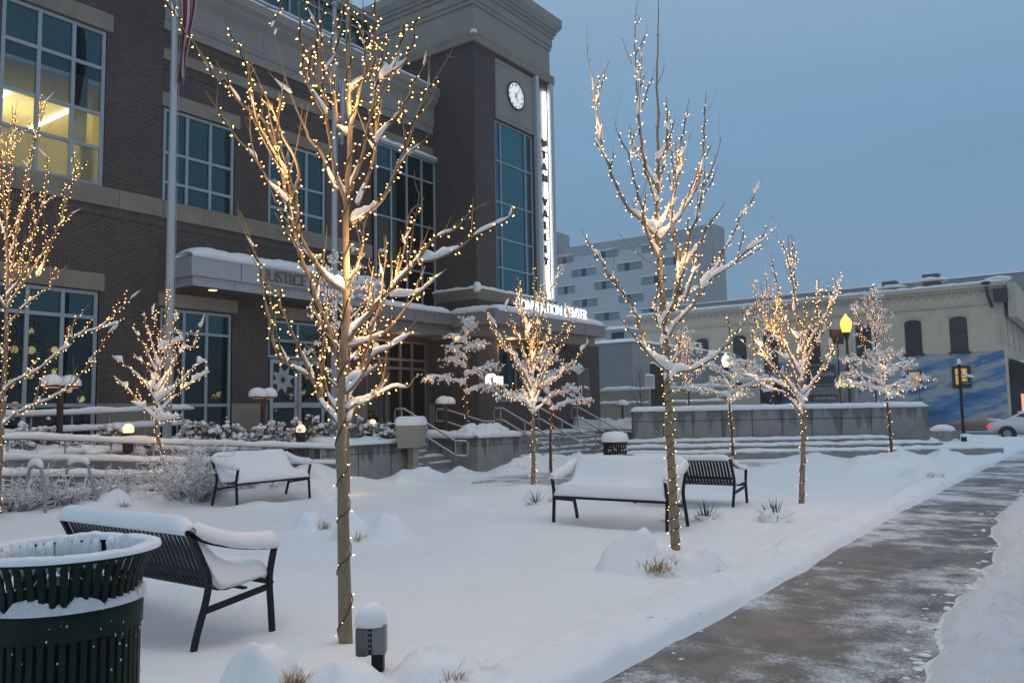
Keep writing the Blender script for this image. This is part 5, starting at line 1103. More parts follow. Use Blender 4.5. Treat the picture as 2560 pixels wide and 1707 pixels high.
# ---------------------------------------------------------------- annex and low tan building
XA = 44.0; ca = pX(1580, 853, XA); an = thing('annex_building', 'smooth grey windowless annex with a snowy flat roof and a lit recess', 'building', (XA, 24, 0))
za = ca[2]
b = MB(); b.box(XA, ca[1], 2.3, XA+18, 44, za); b.box(XA+2.5, ca[1]+.5, -.1, XA+18, 44, 2.296); wpart(an, b, 'wall', 'annex_grey')
b = MB()
for k in range(8): b.box(XA-.006, ca[1]+2*k+1, 2.3, XA+.01, ca[1]+2*k+1.03, za)
for k in range(6): b.box(XA+2*k+1.5, ca[1]-.006, 2.3, XA+2*k+1.53, ca[1]+.01, za)
for z in (3.1, 3.9, 4.7): b.box(XA-.006, ca[1], z, XA+.01, 44, z+.03); b.box(XA, ca[1]-.006, z, XA+18, ca[1]+.01, z+.03)
wpart(an, b, 'panel_joints', 'hotel_grey')
b = MB(); snow_pad(b, XA-.1, ca[1]-.1, XA+18, 44, za, .25, 4, .6, .3); wpart(an, b, 'snow_cap', 'snow', True)
q = pX(1535, 960, XA+2.4); b = MB(); b.box(XA+2.38, q[1]-.9, 2.296-1.6, XA+2.49, q[1]+3.0, 2.29); wpart(an, b, 'recess_wall', 'tan_paint'); b = MB(); b.box(XA+.9, q[1]-.8, 2.24, XA+1.6, q[1]+.3, 2.29); wpart(an, b, 'recess_light', 'soffit_glow')
q = pX(1558, 845, XA+3); t = thing('rooftop_unit', 'boxy air conditioning unit on the snowy annex roof', 'air conditioner', (XA+3, q[1], za+.1)); b = MB(); b.box(-.9, -.8, 0, .9, .8, .95); part(t, b, 'casing', 'hotel_grey'); b = MB(); b.box(-.92, -.55, .2, -.901, .35, .75); part(t, b, 'grille', 'window_dark'); b = MB(); snow_pad(b, -.95, -.85, .95, .85, .95, .18, 3, .2); part(t, b, 'snow_cap', 'snow', True)
q = pX(1500, 977, 37.0); c = pX(1668, 962, 37.0); t = wthing('low_building', 'low tan building with a snow topped parapet behind the planter', 'building', 37, 18)
b = MB(); b.box(37.0, c[1]-3, -.1, 41.5, q[1], q[2]); b.box(36.6, c[1]-3, -.1, 37.0, q[1]-.1, pX(1560, 1008, 37)[2]); wpart(t, b, 'wall', 'tan_paint'); b = MB(); snow_ribbon(b, [(37.15, c[1]-3, q[2]), (37.15, q[1], q[2])], .4, .16, 4, .3); snow_ribbon(b, [(36.75, c[1]-3, pX(1560, 1008, 37)[2]), (36.75, q[1]-.1, pX(1560, 1008, 37)[2])], .4, .12, 5, .3); wpart(t, b, 'snow_cap', 'snow', True)
b = MB(); b.box(36.58, c[1]+1.0, .8, 36.597, c[1]+2.2, 1.2); wpart(t, b, 'window', 'window_dark')
# ---------------------------------------------------------------- car on the cross street
cp = pX(2505, 1080, 49.5)
car = thing('parked_car', 'white two door car with a red tail lamp driving past the mural', 'car', (49.3, cp[1]-1.65, -.09), -math.pi/2)
car.name = 'white_car'
body = MB()
side = [(-2.15, .32), (-2.22, .55), (-2.18, .80), (-2.10, .93), (-1.75, .985), (-1.3, .985), (-.5, .98), (.55, .95), (1.3, .90), (1.85, .80), (2.12, .66), (2.2, .48), (2.15, .30)]
def carsec(mb, prof, hw, top=None):
    n = len(prof); v = []; f = []
    ks = [(-1, .0), (-.96, .05), (0, .05), (.96, .05), (1, 0)]
    for (x, z) in prof: pass
    low = .24
    for i, (x, z) in enumerate(prof):
        w = hw*(1-.10*max(0, abs(x)-1.6)/.6)
        v += [(x, -w*.94, low), (x, -w, max(low+.02, z*.62)), (x, -w*.93, max(low+.03, z*.97)), (x, -w*.60, z+.012), (x, w*.60, z+.012), (x, w*.93, max(low+.03, z*.97)), (x, w, max(low+.02, z*.62)), (x, w*.94, low)]
    for i in range(n-1):
        for k in range(8): k2 = (k+1) % 8; f.append((i*8+k, (i+1)*8+k, (i+1)*8+k2, i*8+k2))
    f.append(tuple(range(8))); f.append(tuple((n-1)*8+k for k in range(7, -1, -1))); mb.add(v, f)
carsec(body, side, .86); subd(part(car, body, 'body', 'car_white', True), 1)
cab = MB(); cv_ = [(-1.55, .97, .70), (-.75, 1.36, .55), (.1, 1.39, .55), (.95, .95, .70)]
cab.add([(x, s_*w, z) for x, z, w in cv_ for s_ in (-1, 1)]+[(-1.55, -.72, .9), (-1.55, .72, .9), (.95, -.72, .9), (.95, .72, .9)], [(0, 1, 3, 2), (2, 3, 5, 4), (4, 5, 7, 6), (0, 2, 4, 6), (1, 7, 5, 3), (0, 6, 10, 8), (1, 9, 11, 7), (0, 8, 9, 1), (6, 7, 11, 10)]); bevel(part(car, cab, 'cabin', 'car_white', False), .05, 3)
for sy in (-1, 1):
    g = MB(); yy = lambda w: sy*(w+.012)
    g.add([(-1.15, yy(.665), 1.0), (.70, yy(.685), .99), (.10, yy(.575), 1.33), (-.68, yy(.575), 1.31)], [(0, 1, 2, 3)]); part(car, g, 'side_window', 'car_glass')
g = MB(); g.add([(-1.50, -.62, 1.0), (-1.50, .62, 1.0), (-.80, .52, 1.345), (-.80, -.52, 1.345)], [(0, 1, 2, 3)]); g.v = [(x-.015, y, z+.012) for x, y, z in g.v]; part(car, g, 'rear_window', 'car_glass')
sn_ = MB(); sn_.blob((-.3, 0, 1.37), (.62, .58, .09), 3, 16, 6, .06); sn_.blob((-1.85, 0, .98), (.34, .70, .06), 4, 14, 6, .06); part(car, sn_, 'snow_cover', 'snow', True)
g = MB(); g.box(-2.2, -.78, 1.0, -2.02, .78, 1.08); part(car, g, 'spoiler', 'car_white')
for sy in (-1, 1):
    g = MB(); g.box(-2.20, sy*.86-.16, .66, -2.05, sy*.86+.04 if sy > 0 else sy*.86+.16, .78); part(car, g, 'tail_lamp', 'tail_red')
    for xw in (-1.32, 1.30):
        w = MB(); pr = [(0, -.1), (.2, -.1), (.29, -.09), (.31, 0), (.29, .09), (.2, .1), (0, .1)]
        w.lathe(pr, 24); w.v = [(xw+p[0], sy*.80+p[2], .31+p[1]) for p in w.v]; wh = part(car, w, 'wheel', 'tyre', False)
        w = MB(); w.lathe([(0, .0), (.05, .01), (.19, .004)], 10); w.v = [(xw+p[0], sy*(.905+abs(p[2])), .31+p[1]) for p in w.v]; part(wh, w, 'rim', 'rim_metal')
        w = MB(); w.lathe([(.31, .0), (.40, .0)], 20, a0=0, a1=math.pi); w.v = [(xw+p[0], sy*.868, .31+p[1]) for p in w.v]; part(car, w, 'wheel_arch', 'tyre')
# ---------------------------------------------------------------- lit trees
CROPS = {'a': (380, 0, 2.8), 'b': (580, 500, 2.6135), 'c': (1420, 0, 2.613), 'd': (1420, 500, 3.135), 'e': (1780, 560, 3.136), 'g': (1020, 640, 3.92), 'h': (0, 150, 1.616), 'z': (0, 500, 2.6133), 'p': (0, 0, 1.0)}
def px_of(c): k, u, v = c; x0, y0, s = CROPS[k]; return x0+u/s, y0+v/s
def L_(k, *uv): return [(k, u, v) for u, v in uv]
class Tree:
    """limbs are polylines; each carries bark, snow on its upper side, cable and bulbs"""
    def __init__(s, name, label, base, seed, bulb, wire=True, bark='bark', twig='bark_twig', glow='bulb_glow', parts=100, lights_label=None, snow=1.0, space=.065):
        s.t = thing(name, label, 'tree', base, 0, 'lit trees in the plaza'); s.base = Vector(base); s.rng = random.Random(seed); s.seed = seed
        s.trunk, s.br, s.snow, s.cable = MB(), MB(), MB(), MB(); s.bulbs = []; s.bs = bulb; s.bark, s.twig, s.glow = bark, twig, glow; s.np = parts; s.sn = snow; s.space = space; s.wire = wire; s.ll = lights_label; s.gl = .06; s.near = parts > 0
    def limb(s, pts, r0, r1, lit=(0, .92), snow=1.0, trunk=False, twigs=1.0, dens=1.0, n=5, wrap=True):
        P = smoothpts([Vector(p)-s.base for p in pts], 7); m = len(P)
        jit = (r0*.5 if not trunk else r0*.15)
        P = [p+Vector((mnoise.noise(p*4+Vector((s.seed, 0, 0))), mnoise.noise(p*4+Vector((0, s.seed, 0))), mnoise.noise(p*4+Vector((0, 0, s.seed)))))*jit*2*min(1, i/3) for i, p in enumerate(P)]
        cum = [0]
        for a, c in zip(P[:-1], P[1:]): cum.append(cum[-1]+(c-a).length)
        Lt = cum[-1]; R = [r0+(r1-r0)*(cum[i]/Lt)**.8 for i in range(m)]
        (s.trunk if trunk else s.br).tube(P, R, 12 if trunk and s.near else (7 if s.near else 5))
        s.wrap(P, R, cum, lit, dens, trunk)
        if snow > 0 and not trunk: s.cover(P, R, cum, snow)
        if twigs > 0:
            k = int(Lt*2.0*twigs+s.rng.random())
            for _ in range(k):
                u = s.rng.uniform(.25, .98); p, t, r = s.at(P, R, cum, u*Lt)
                s.twiglet(p, t, r, s.rng.uniform(.10, .34)*min(1.5, max(.5, Lt/1.2)), snow)
            # paired end buds
            for u in np.arange(.72, 1.0, .16/max(.4, Lt)):
                p, t, r = s.at(P, R, cum, u*Lt); o = t.orthogonal().normalized(); o = Matrix.Rotation(s.rng.uniform(0, 6.28), 3, t) @ o
                for sg in (-1, 1):
                    if s.rng.random() < .75: s.br.tube([p, p+(t*.7+o*sg)*s.rng.uniform(.02, .045)*(1 if s.near else 1.5)], [r*.6+.001, .0012], 4)
        return P, R, cum
    def at(s, P, R, cum, d):
        i = 0
        while i < len(cum)-2 and cum[i+1] < d: i += 1
        u = (d-cum[i])/max(1e-6, cum[i+1]-cum[i]); return P[i].lerp(P[i+1], u), (P[i+1]-P[i]).normalized(), R[i]+(R[i+1]-R[i])*u
    def twiglet(s, p, t, r, ln, snow):
        rng = s.rng; o = Matrix.Rotation(rng.uniform(0, 6.28), 3, t) @ t.orthogonal().normalized()
        d = (t*.8+o*.75+Vector((0, 0, .25))).normalized(); q = [p]; 
        for k in range(4):
            d = (d+Vector((rng.uniform(-.18, .18), rng.uniform(-.18, .18), .16))).normalized(); q.append(q[-1]+d*ln/4)
        rr = max(.0022, min(r*.55, .006)); R = [rr, rr*.85, rr*.7, rr*.55, .0014]; s.br.tube(q, R, 4)
        cum = [0, ln/4, ln/2, ln*.75, ln]
        if rng.random() < .45: s.wrap(q, R, cum, (0, .8), .8, False)
        if snow > 0 and rng.random() < .5*snow: s.cover(q, R, cum, snow*.7)
    def wrap(s, P, R, cum, lit, dens, trunk):
        rng = s.rng; Lt = cum[-1]; a, c = lit[0]*Lt, lit[1]*Lt
        if c <= a: return
        sp = s.space/dens; d = a+rng.uniform(0, sp); ph = rng.uniform(0, 6.28); W = []
        while d < c:
            p, t, r = s.at(P, R, cum, d); o = t.orthogonal().normalized(); ph += rng.uniform(.9, 1.9)*(1.15 if trunk else 1)
            n = Matrix.Rotation(ph, 3, t) @ o; q = p+n*(r+.006); W.append(q)
            dr = (n+t*rng.uniform(-.5, .6)+Vector((rng.uniform(-.3, .3), rng.uniform(-.3, .3), rng.uniform(-.45, .25)))).normalized()
            gap = s.bs*1.6
            s.bulbs.append((q+dr*gap, dr)); 
            if s.near: s.cable.tube([q, q+dr*gap*1.1], [s.bs*.33, s.bs*.36], 5)
            d += sp*rng.uniform(.55, 1.45)
        if s.wire and len(W) > 1:
            Q = []
            for i in range(len(W)-1):
                mid = (W[i]+W[i+1])/2; p, t, r = s.at(P, R, cum, min(c, a+(c-a)*(i+.5)/(len(W)-1))); n = mid-p; n -= t*n.dot(t)
                if n.length < 1e-5: n = t.orthogonal()
                n.normalize(); Q += [W[i], p+n*(r+.005+.006*rng.random())+t*(mid-p).dot(t)]
            Q.append(W[-1]); s.cable.tube(Q, .0042 if s.bs < .0066 else .0046, 4, False)
    def cover(s, P, R, cum, amt):
        rng = s.rng; Lt = cum[-1]; step = .035 if s.near else .06; n = int(Lt/step); run = []; off = rng.uniform(0, 100)
        def flush():
            if len(run) > 2:
                v = []; f = []; K = 8
                for i, (p, t, r, h) in enumerate(run):
                    e = min(1, min(i+.3, len(run)-1-i+.3)/2.0)**.5; sd = t.cross(Vector((0, 0, 1)))
                    if sd.length < .05: sd = t.orthogonal()
                    sd.normalize(); up = sd.cross(t).normalized()
                    if up.z < 0: up = -up
                    hh = h*e; w = max(r*1.12, hh*.52)*(.55+.45*e); c0 = p+up*(r*.35)
                    for k in range(K):
                        a = 2*math.pi*k/K; ca, sa = math.cos(a), math.sin(a)
                        jn = 1+.22*mnoise.noise(Vector((i*.9+off, k*1.7, s.seed))); v.append(c0+sd*w*ca*jn+up*((hh+r*.6) if sa > 0 else r*.25)*sa*jn)
                for i in range(len(run)-1):
                    for k in range(K): k2 = (k+1) % K; f.append((i*K+k, i*K+k2, (i+1)*K+k2, (i+1)*K+k))
                f.append(tuple(range(K-1, -1, -1))); f.append(tuple((len(run)-1)*K+k for k in range(K))); s.snow.add(v, f)
            run.clear()
        for i in range(n):
            d = i*step; p, t, r = s.at(P, R, cum, d); sl = math.sqrt(max(0, 1-t.z*t.z))
            q = mnoise.noise(Vector((d*1.9+off, s.seed, 0)))+.5*mnoise.noise(Vector((d*6+off, s.seed, 3)))
            root = math.exp(-d/.16)
            q2 = mnoise.noise(Vector((d*17+off, s.seed, 5))); h = amt*s.sn*(.044*sl**1.7*(.30+1.25*q+.22*q2)+.055*root*(.4+sl)*(1+.3*q2))*(1-.45*d/Lt)
            if sl > .8: h += amt*s.sn*.018*(1+.5*q2)
            if h > .010: run.append((p, t, r, h))
            else: flush()
        flush()
    def finish(s):
        nm = s.t.name
        part(s.t, s.trunk, 'trunk', s.bark, True); part(s.t, s.br, 'branches', s.twig if not s.near else s.bark, True)
        if s.snow.n: part(s.t, s.snow, 'snow_cover', 'snow', True)
        if not s.bulbs: return
        lt = thing('string_lights', s.ll, 'string lights', s.base, 0, 'warm string lights wound round the trees')
        if s.cable.n: part(lt, s.cable, 'cable', 'wire_green')
        rg = random.Random(s.seed); ng = 7
        for k in range(ng):
            p = s.bulbs[rg.randrange(len(s.bulbs))][0]; ld = bpy.data.lights.new('string_glow', 'POINT'); ld.energy = s.gl*len(s.bulbs)/ng; ld.color = (1, .58, .24); ld.shadow_soft_size = .12
            o = bpy.data.objects.new('string_glow', ld); COL.objects.link(o); o.parent = lt; q = p.copy(); c_ = Vector((0, 0, p.z)); o.location = q+(q-c_)*.08+Vector((0, 0, .03))
        r = s.bs; bv = [(0, 0, -r*.2)]+[(r*.62*math.cos(k*math.pi/2.5), r*.62*math.sin(k*math.pi/2.5), r*.7) for k in range(5)]+[(0, 0, r*2.5)]
        bf = [(0, 1+(k+1) % 5, 1+k) for k in range(5)]+[(6, 1+k, 1+(k+1) % 5) for k in range(5)]
        if not s.near:
            bv = [(0, 0, -r*.3)]+[(r*.75*math.cos(k*math.pi/1.5), r*.75*math.sin(k*math.pi/1.5), r*.5) for k in range(3)]+[(0, 0, r*1.8)]; bf = [(0, 1+(k+1) % 3, 1+k) for k in range(3)]+[(4, 1+k, 1+(k+1) % 3) for k in range(3)]
        B_ = sorted(s.bulbs, key=lambda q: (q[0]+s.base).dot(Vector(FWH))); one = B_[:s.np]; rest = B_[s.np:]
        if one:
            me = bpy.data.meshes.new('bulb'); me.from_pydata(bv, [], bf); me.materials.append(M_[s.glow])
            for p, d in one:
                o = bpy.data.objects.new('bulb', me); COL.objects.link(o); o.parent = lt
                o.matrix_local = Matrix.Translation(p) @ d.to_track_quat('Z', 'Y').to_matrix().to_4x4() @ Matrix.Scale(s.rng.uniform(.75, 1.3), 4)
        if rest:
            mb = MB()
            for p, d in rest:
                q = d.to_track_quat('Z', 'Y').to_matrix(); z_ = s.rng.uniform(.6, 1.35); mb.add([p+q @ (Vector(v)*z_) for v in bv], bf)
            o = part(lt, mb, 'bulbs', s.glow); o['kind'] = 'stuff'
def traced(name, label, ll, base_px, trunk, limbs, r_base, r_top, bulb, seed, zbase=0.0, space=.065, parts=100, snow=1.0, base=None, dscale=.42, trunk_lit=(.05, .97), tdens=1.0, limb_r=None, subs=1.0):
    B0 = gz(*base_px, zbase) if base is None else np.array(base); D0 = float(B0 @ FWH)
    T = Tree(name, label, tuple(B0-np.array([0, 0, .05])), seed, bulb, parts=parts, lights_label=ll, snow=snow, space=space)
    tp = [B0-np.array([0, 0, .1]), B0]+[pD(*px_of(c), D0) for c in trunk]
    T.limb(tp, r_base, r_top, trunk_lit, 0, True, .15, tdens)
    ht = tp[-1][2]-B0[2]; rng = random.Random(seed+5); made = []
    TV = [Vector(p) for p in smoothpts(tp, 7)]
    for li, pts in enumerate(limbs):
        opt = {}
        if isinstance(pts, tuple): pts, opt = pts
        q = [Vector(pD(*px_of(c), D0)) for c in pts]
        Ln = sum((c-a).length for a, c in zip(q[:-1], q[1:])); lat = abs((q[-1]-q[0]).dot(Vector(RTH)))
        sgn = opt.get('d', rng.choice((-1, 1))*rng.uniform(.35, 1.0))
        off0 = 0.0
        best = min(TV, key=lambda w: (w-q[0]).length)
        near = (best-q[0]).length; src = None
        for (mp, moff) in made:
            for i, w in enumerate(mp):
                w0 = w-Vector(FWH)*moff[i]
                if (w0-q[0]).length < near*.8 and (w0-q[0]).length < .2: near = (w0-q[0]).length; off0 = moff[i]
        tot = 0; P = []; offs = []
        for i, p in enumerate(q):
            if i: tot += (q[i]-q[i-1]).length
            u = tot/Ln; o = off0+sgn*dscale*Ln*(u**.8)*.9
            # keep the drawn position: move along the true view ray to the new depth
            x = px_of(pts[i]); P.append(Vector(pD(x[0], x[1], D0+o))); offs.append(o)
        made.append((P, offs))
        hfrac = max(0, min(1, (P[0].z-B0[2])/max(.1, ht))); rl = opt.get('r', max(.006, (limb_r or r_base*.48)*(1-.55*hfrac)*min(1.0, .45+Ln*.28)))
        lt_ = opt.get('lit', (.03, rng.uniform(.84, .97)))
        PP, RR, cc_ = T.limb(P, rl, opt.get('r1', .0028), lt_, opt.get('snow', 1.0), False, opt.get('tw', 1.0), opt.get('dens', 1.0))
        if lt_[1] > .3:
            for _ in range(int(Ln*subs+rng.random())):
                u = rng.uniform(.12, .78); p, t_, r_ = T.at(PP, RR, cc_, u*cc_[-1]); l2 = rng.uniform(.22, .5)*min(1.6, max(.6, Ln))*(1.05-.5*u)
                lat_ = Matrix.Rotation(rng.uniform(0, 6.28), 3, t_) @ t_.orthogonal().normalized()
                d_ = (t_*.75+lat_*.55+Vector((0, 0, .30))).normalized(); q_ = [p+T.base]
                for _k in range(4): d_ = (d_+Vector((rng.uniform(-.12, .12), rng.uniform(-.12, .12), .17))).normalized(); q_.append(q_[-1]+d_*l2/4)
                T.limb(q_, max(.0045, r_*.62), .0022, (.02, rng.uniform(.7, .98)) if rng.random() < .85 else (0, 0), opt.get('snow', 1.0)*.55, False, .8, 1.0)
    T.finish(); return T
big = [
 L_('b', (705, 1470), (600, 1340), (520, 1170), (400, 1100), (330, 1030), (270, 920), (235, 780), (195, 600), (185, 430), (150, 330), (55, 80)),
 L_('b', (520, 1170), (470, 1030), (410, 900), (340, 740), (280, 640), (215, 480)),
 (L_('b', (722, 1230), (690, 1000), (640, 850), (560, 690), (500, 500), (460, 400), (410, 170), (370, 20))+L_('a', (910, 1200), (850, 1030), (770, 850), (650, 760), (560, 640), (480, 560), (400, 440), (330, 350), (250, 250), (170, 110), (80, -10)), dict(lit=(.03, .985), r1=.0048, d=.25)),
 L_('b', (742, 600), (640, 530), (560, 430), (500, 330), (440, 200), (400, 30))+L_('a', (900, 1150), (830, 1020), (740, 860), (700, 650), (680, 480), (645, 320)),
 (L_('b', (430, 200),)+L_('a', (1000, 1330), (1020, 1230), (985, 1080), (920, 950), (860, 800), (770, 620), (690, 450)), dict(lit=(0, .35), snow=.3)),
 L_('a', (960, 1430), (830, 1290), (760, 1180), (680, 1060), (600, 980), (530, 870), (470, 790), (380, 640)),
 (L_('a', (1300, 1330), (1250, 1230), (1180, 1060), (1100, 970), (1080, 920), (1000, 740), (930, 540), (870, 300), (800, 40)), dict(lit=(0, .3), snow=.8)),
 L_('a', (1360, 1440), (1280, 1200), (1240, 950), (1210, 700), (1190, 500), (1150, 300), (1130, -40)),
 L_('a', (1210, 800), (1120, 650), (1070, 500), (1040, 200), (1020, -30)),
 L_('a', (1225, 500), (1290, 370), (1320, 200), (1330, -20)),
 L_('a', (1382, 640), (1500, 520), (1550, 400), (1560, 200), (1610, -20)),
 L_('a', (1390, 1330), (1450, 1150), (1500, 950), (1560, 700), (1590, 550), (1690, 420), (1740, 300), (1780, 150), (1870, -10)),
 L_('a', (1600, 560), (1720, 480), (1790, 400), (1840, 200), (1890, 30)),
 L_('a', (1440, 1430), (1530, 1200), (1570, 950), (1560, 650), (1570, 400), (1560, 200), (1560, -20)),
 L_('a', (1575, 1000), (1640, 900), (1720, 800), (1800, 660), (1870, 520), (1920, 420)),
 L_('a', (1400, 1560), (1560, 1450), (1650, 1320), (1720, 1150), (1800, 1000), (1850, 830), (1900, 680))+L_('p', (1095, 190), (1132, 118)),
 L_('b', (765, 920), (850, 800), (950, 660), (1050, 580), (1200, 400), (1330, 260), (1450, 200), (1550, 90), (1700, 0)),
 (L_('b', (1210, 395), (1330, 385), (1470, 320), (1580, 230), (1700, 180), (1820, 110), (1890, 40)), dict(lit=(.3, .97))),
 (L_('b', (750, 960), (860, 930), (900, 920), (1010, 850), (1130, 720), (1240, 590), (1320, 490)), dict(lit=(.1, .4), snow=.5)),
 (L_('b', (1030, 630), (1120, 630), (1210, 620), (1280, 560), (1400, 450)), dict(r=.006)),
 L_('b', (750, 1370), (840, 1310), (950, 1280), (1060, 1220), (1140, 1230), (1190, 1160)),
 L_('b', (750, 1260), (850, 1140), (920, 1020), (1030, 970), (1110, 900), (1170, 840), (1220, 760)),
 L_('b', (742, 1220), (830, 1130), (900, 930), (910, 830), (960, 700), (990, 500), (1010, 380), (1010, 230)),
 L_('b', (748, 600), (800, 450), (860, 270), (870, 150), (930, 0)),
 L_('b', (748, 890), (900, 740), (1050, 560), (1130, 350), (1160, 120), (1210, 40)),
 L_('b', (725, 1150), (670, 950), (600, 860), (560, 760), (520, 640)),
 L_('b', (760, 1180), (870, 1140), (940, 1090), (1000, 1055)),
 L_('b', (735, 1000), (800, 900), (880, 700), (905, 560), (930, 430)),
 L_('b', (705, 1400), (640, 1290), (600, 1150), (560, 1030), (480, 940)),
 L_('b', (760, 1450), (800, 1350), (900, 1300), (980, 1180), (1010, 1000)),
 L_('a', (1385, 900), (1430, 760), (1460, 600), (1500, 420), (1470, 200), (1480, 0)),
 L_('a', (1370, 950), (1300, 880), (1290, 700), (1250, 560), (1260, 300), (1290, 60))]
traced('lit_tree', 'tall foreground tree with bare brown trunk and bulbs on every limb', 'bulb string wound up the tall foreground trunk and its limbs', (865, 1655), L_('b', (715, 1500), (720, 1300), (735, 1000), (745, 700), (745, 400), (745, 100))+L_('a', (1385, 1000), (1380, 500), (1375, 100), (1370, -300)), big, .052, .008, .0064, 11, space=.045, limb_r=.027, tdens=.55, dscale=.34, subs=1.9, snow=.75)
right = [
 L_('d', (790, 1330), (720, 1270), (620, 1170), (560, 1010), (510, 850), (440, 740), (340, 600), (240, 450), (160, 330), (95, 215)),
 L_('d', (780, 1345), (690, 1270), (590, 1150), (500, 1050), (430, 960), (395, 900)),
 (L_('d', (700, 525), (590, 450), (480, 360), (385, 240)), dict(lit=(0, 0), snow=0, r=.008)),
 L_('d', (775, 1430), (850, 1350), (1000, 1320), (1150, 1230), (1260, 1120), (1330, 1020), (1400, 935)),
 L_('d', (755, 1130), (830, 990), (950, 850), (1050, 710), (1130, 600), (1260, 530), (1380, 420), (1500, 300), (1570, 200), (1620, 105)),
 L_('d', (1060, 690), (1160, 520), (1230, 380), (1320, 230), (1380, 100), (1440, 0))+L_('c', (1235, 1215),),
 L_('d', (790, 890), (880, 800), (980, 720), (1060, 670)),
 L_('d', (825, 870), (860, 650), (890, 500), (900, 400), (960, 270), (1040, 80))+L_('c', (880, 1250), (940, 1120), (980, 1000), (995, 890)),
 L_('d', (930, 500), (1050, 300), (1120, 170), (1200, 70), (1235, 10)),
 L_('d', (865, 640), (860, 400), (810, 150))+L_('c', (690, 1300), (740, 950), (770, 750), (795, 650)),
 L_('c', (600, 1560), (740, 1400), (830, 1250), (870, 1100), (885, 950), (895, 700), (905, 590)),
 L_('c', (590, 1500), (680, 1300), (700, 1100), (760, 980), (815, 865)),
 L_('c', (588, 1300), (620, 1100), (650, 950), (680, 850), (695, 765)),
 L_('d', (700, 450), (640, 300), (590, 150))+L_('c', (490, 1400), (440, 1200), (400, 1030), (340, 900), (300, 765)),
 (L_('c', (560, 1530), (380, 1340), (300, 1180), (240, 1000), (200, 850), (180, 680), (150, 480), (130, 310)), dict(lit=(0, .62))),
 (L_('c', (580, 1220), (500, 1050), (470, 850), (460, 700), (445, 500), (440, 250), (450, 12)), dict(lit=(0, .48))),
 (L_('c', (462, 750), (475, 500), (485, 275)), dict(lit=(0, 0), r=.006)),
 L_('c', (575, 1320), (500, 1100), (430, 950), (400, 800)), L_('c', (595, 1050), (640, 950), (650, 800), (645, 630)),
 L_('d', (930, 760), (960, 640), (1020, 480), (1060, 380), (1100, 390)),
 L_('d', (760, 1050), (690, 900), (700, 700), (740, 600)), L_('d', (745, 960), (840, 780), (880, 600), (960, 450)),
 L_('d', (775, 1400), (850, 1200), (880, 1080), (900, 980))]
traced('lit_tree', 'tall lit tree at the path edge behind the snow filled bench', 'bulb string on the tall tree nearest the swept path', (1690, 1392), L_('d', (785, 1568), (768, 1200), (748, 900), (725, 600), (705, 300), (700, 0))+L_('c', (590, 1100), (588, 800), (580, 500), (590, 200), (590, 5)), right, .058, .005, .0072, 12, space=.050, limb_r=.031, snow=1.7, subs=1.1, trunk_lit=(.02, .72), tdens=1.5)
row3 = [
 L_('e', (700, 1500), (620, 1390), (540, 1310), (430, 1290), (330, 1210), (220, 1170)), L_('e', (695, 1430), (590, 1240), (500, 1150), (410, 1060), (310, 980), (200, 890)),
 L_('e', (690, 1370), (560, 1200), (470, 1080), (400, 980), (330, 860), (300, 800)), L_('e', (690, 1330), (620, 1130), (560, 1000), (480, 850), (420, 740), (350, 600)),
 L_('e', (695, 1180), (600, 1000), (530, 850), (500, 700), (520, 550), (490, 380), (470, 250), (475, 200)), L_('e', (670, 900), (590, 780), (540, 660), (530, 560)),
 L_('e', (710, 1400), (790, 1260), (860, 1150), (920, 1060), (960, 980), (990, 880)), L_('e', (708, 1340), (830, 1200), (890, 1090), (930, 960), (965, 860)),
 L_('e', (700, 1180), (760, 1030), (850, 900), (910, 800), (950, 740)), L_('e', (700, 1120), (760, 930), (860, 770), (930, 660), (970, 520), (1003, 375)),
 L_('e', (690, 1020), (760, 850), (820, 700), (850, 600), (880, 460)), L_('e', (690, 980), (720, 800), (730, 650), (720, 540)), L_('e', (700, 900), (790, 780), (830, 650), (833, 440)),
 L_('e', (645, 680), (650, 500), (640, 300), (625, 80)), L_('e', (605, 330), (560, 170), (500, 100)), L_('e', (700, 1440), (640, 1300), (560, 1270), (470, 1230), (350, 1240)), L_('e', (700, 1250), (740, 1130), (790, 960), (800, 820))]
traced('lit_tree', 'lit tree with dense vase crown standing between the path and yucca tufts', 'bulb string on the dense vase shaped tree left of the orange lamp', (2003, 1285), L_('e', (720, 1568), (702, 1380), (700, 1200), (690, 1000), (670, 800), (650, 600), (620, 400), (605, 250), (600, 80)), row3, .05, .005, .0080, 13, space=.052, limb_r=.029, trunk_lit=(.02, .9), tdens=.9, snow=1.9, subs=1.3)
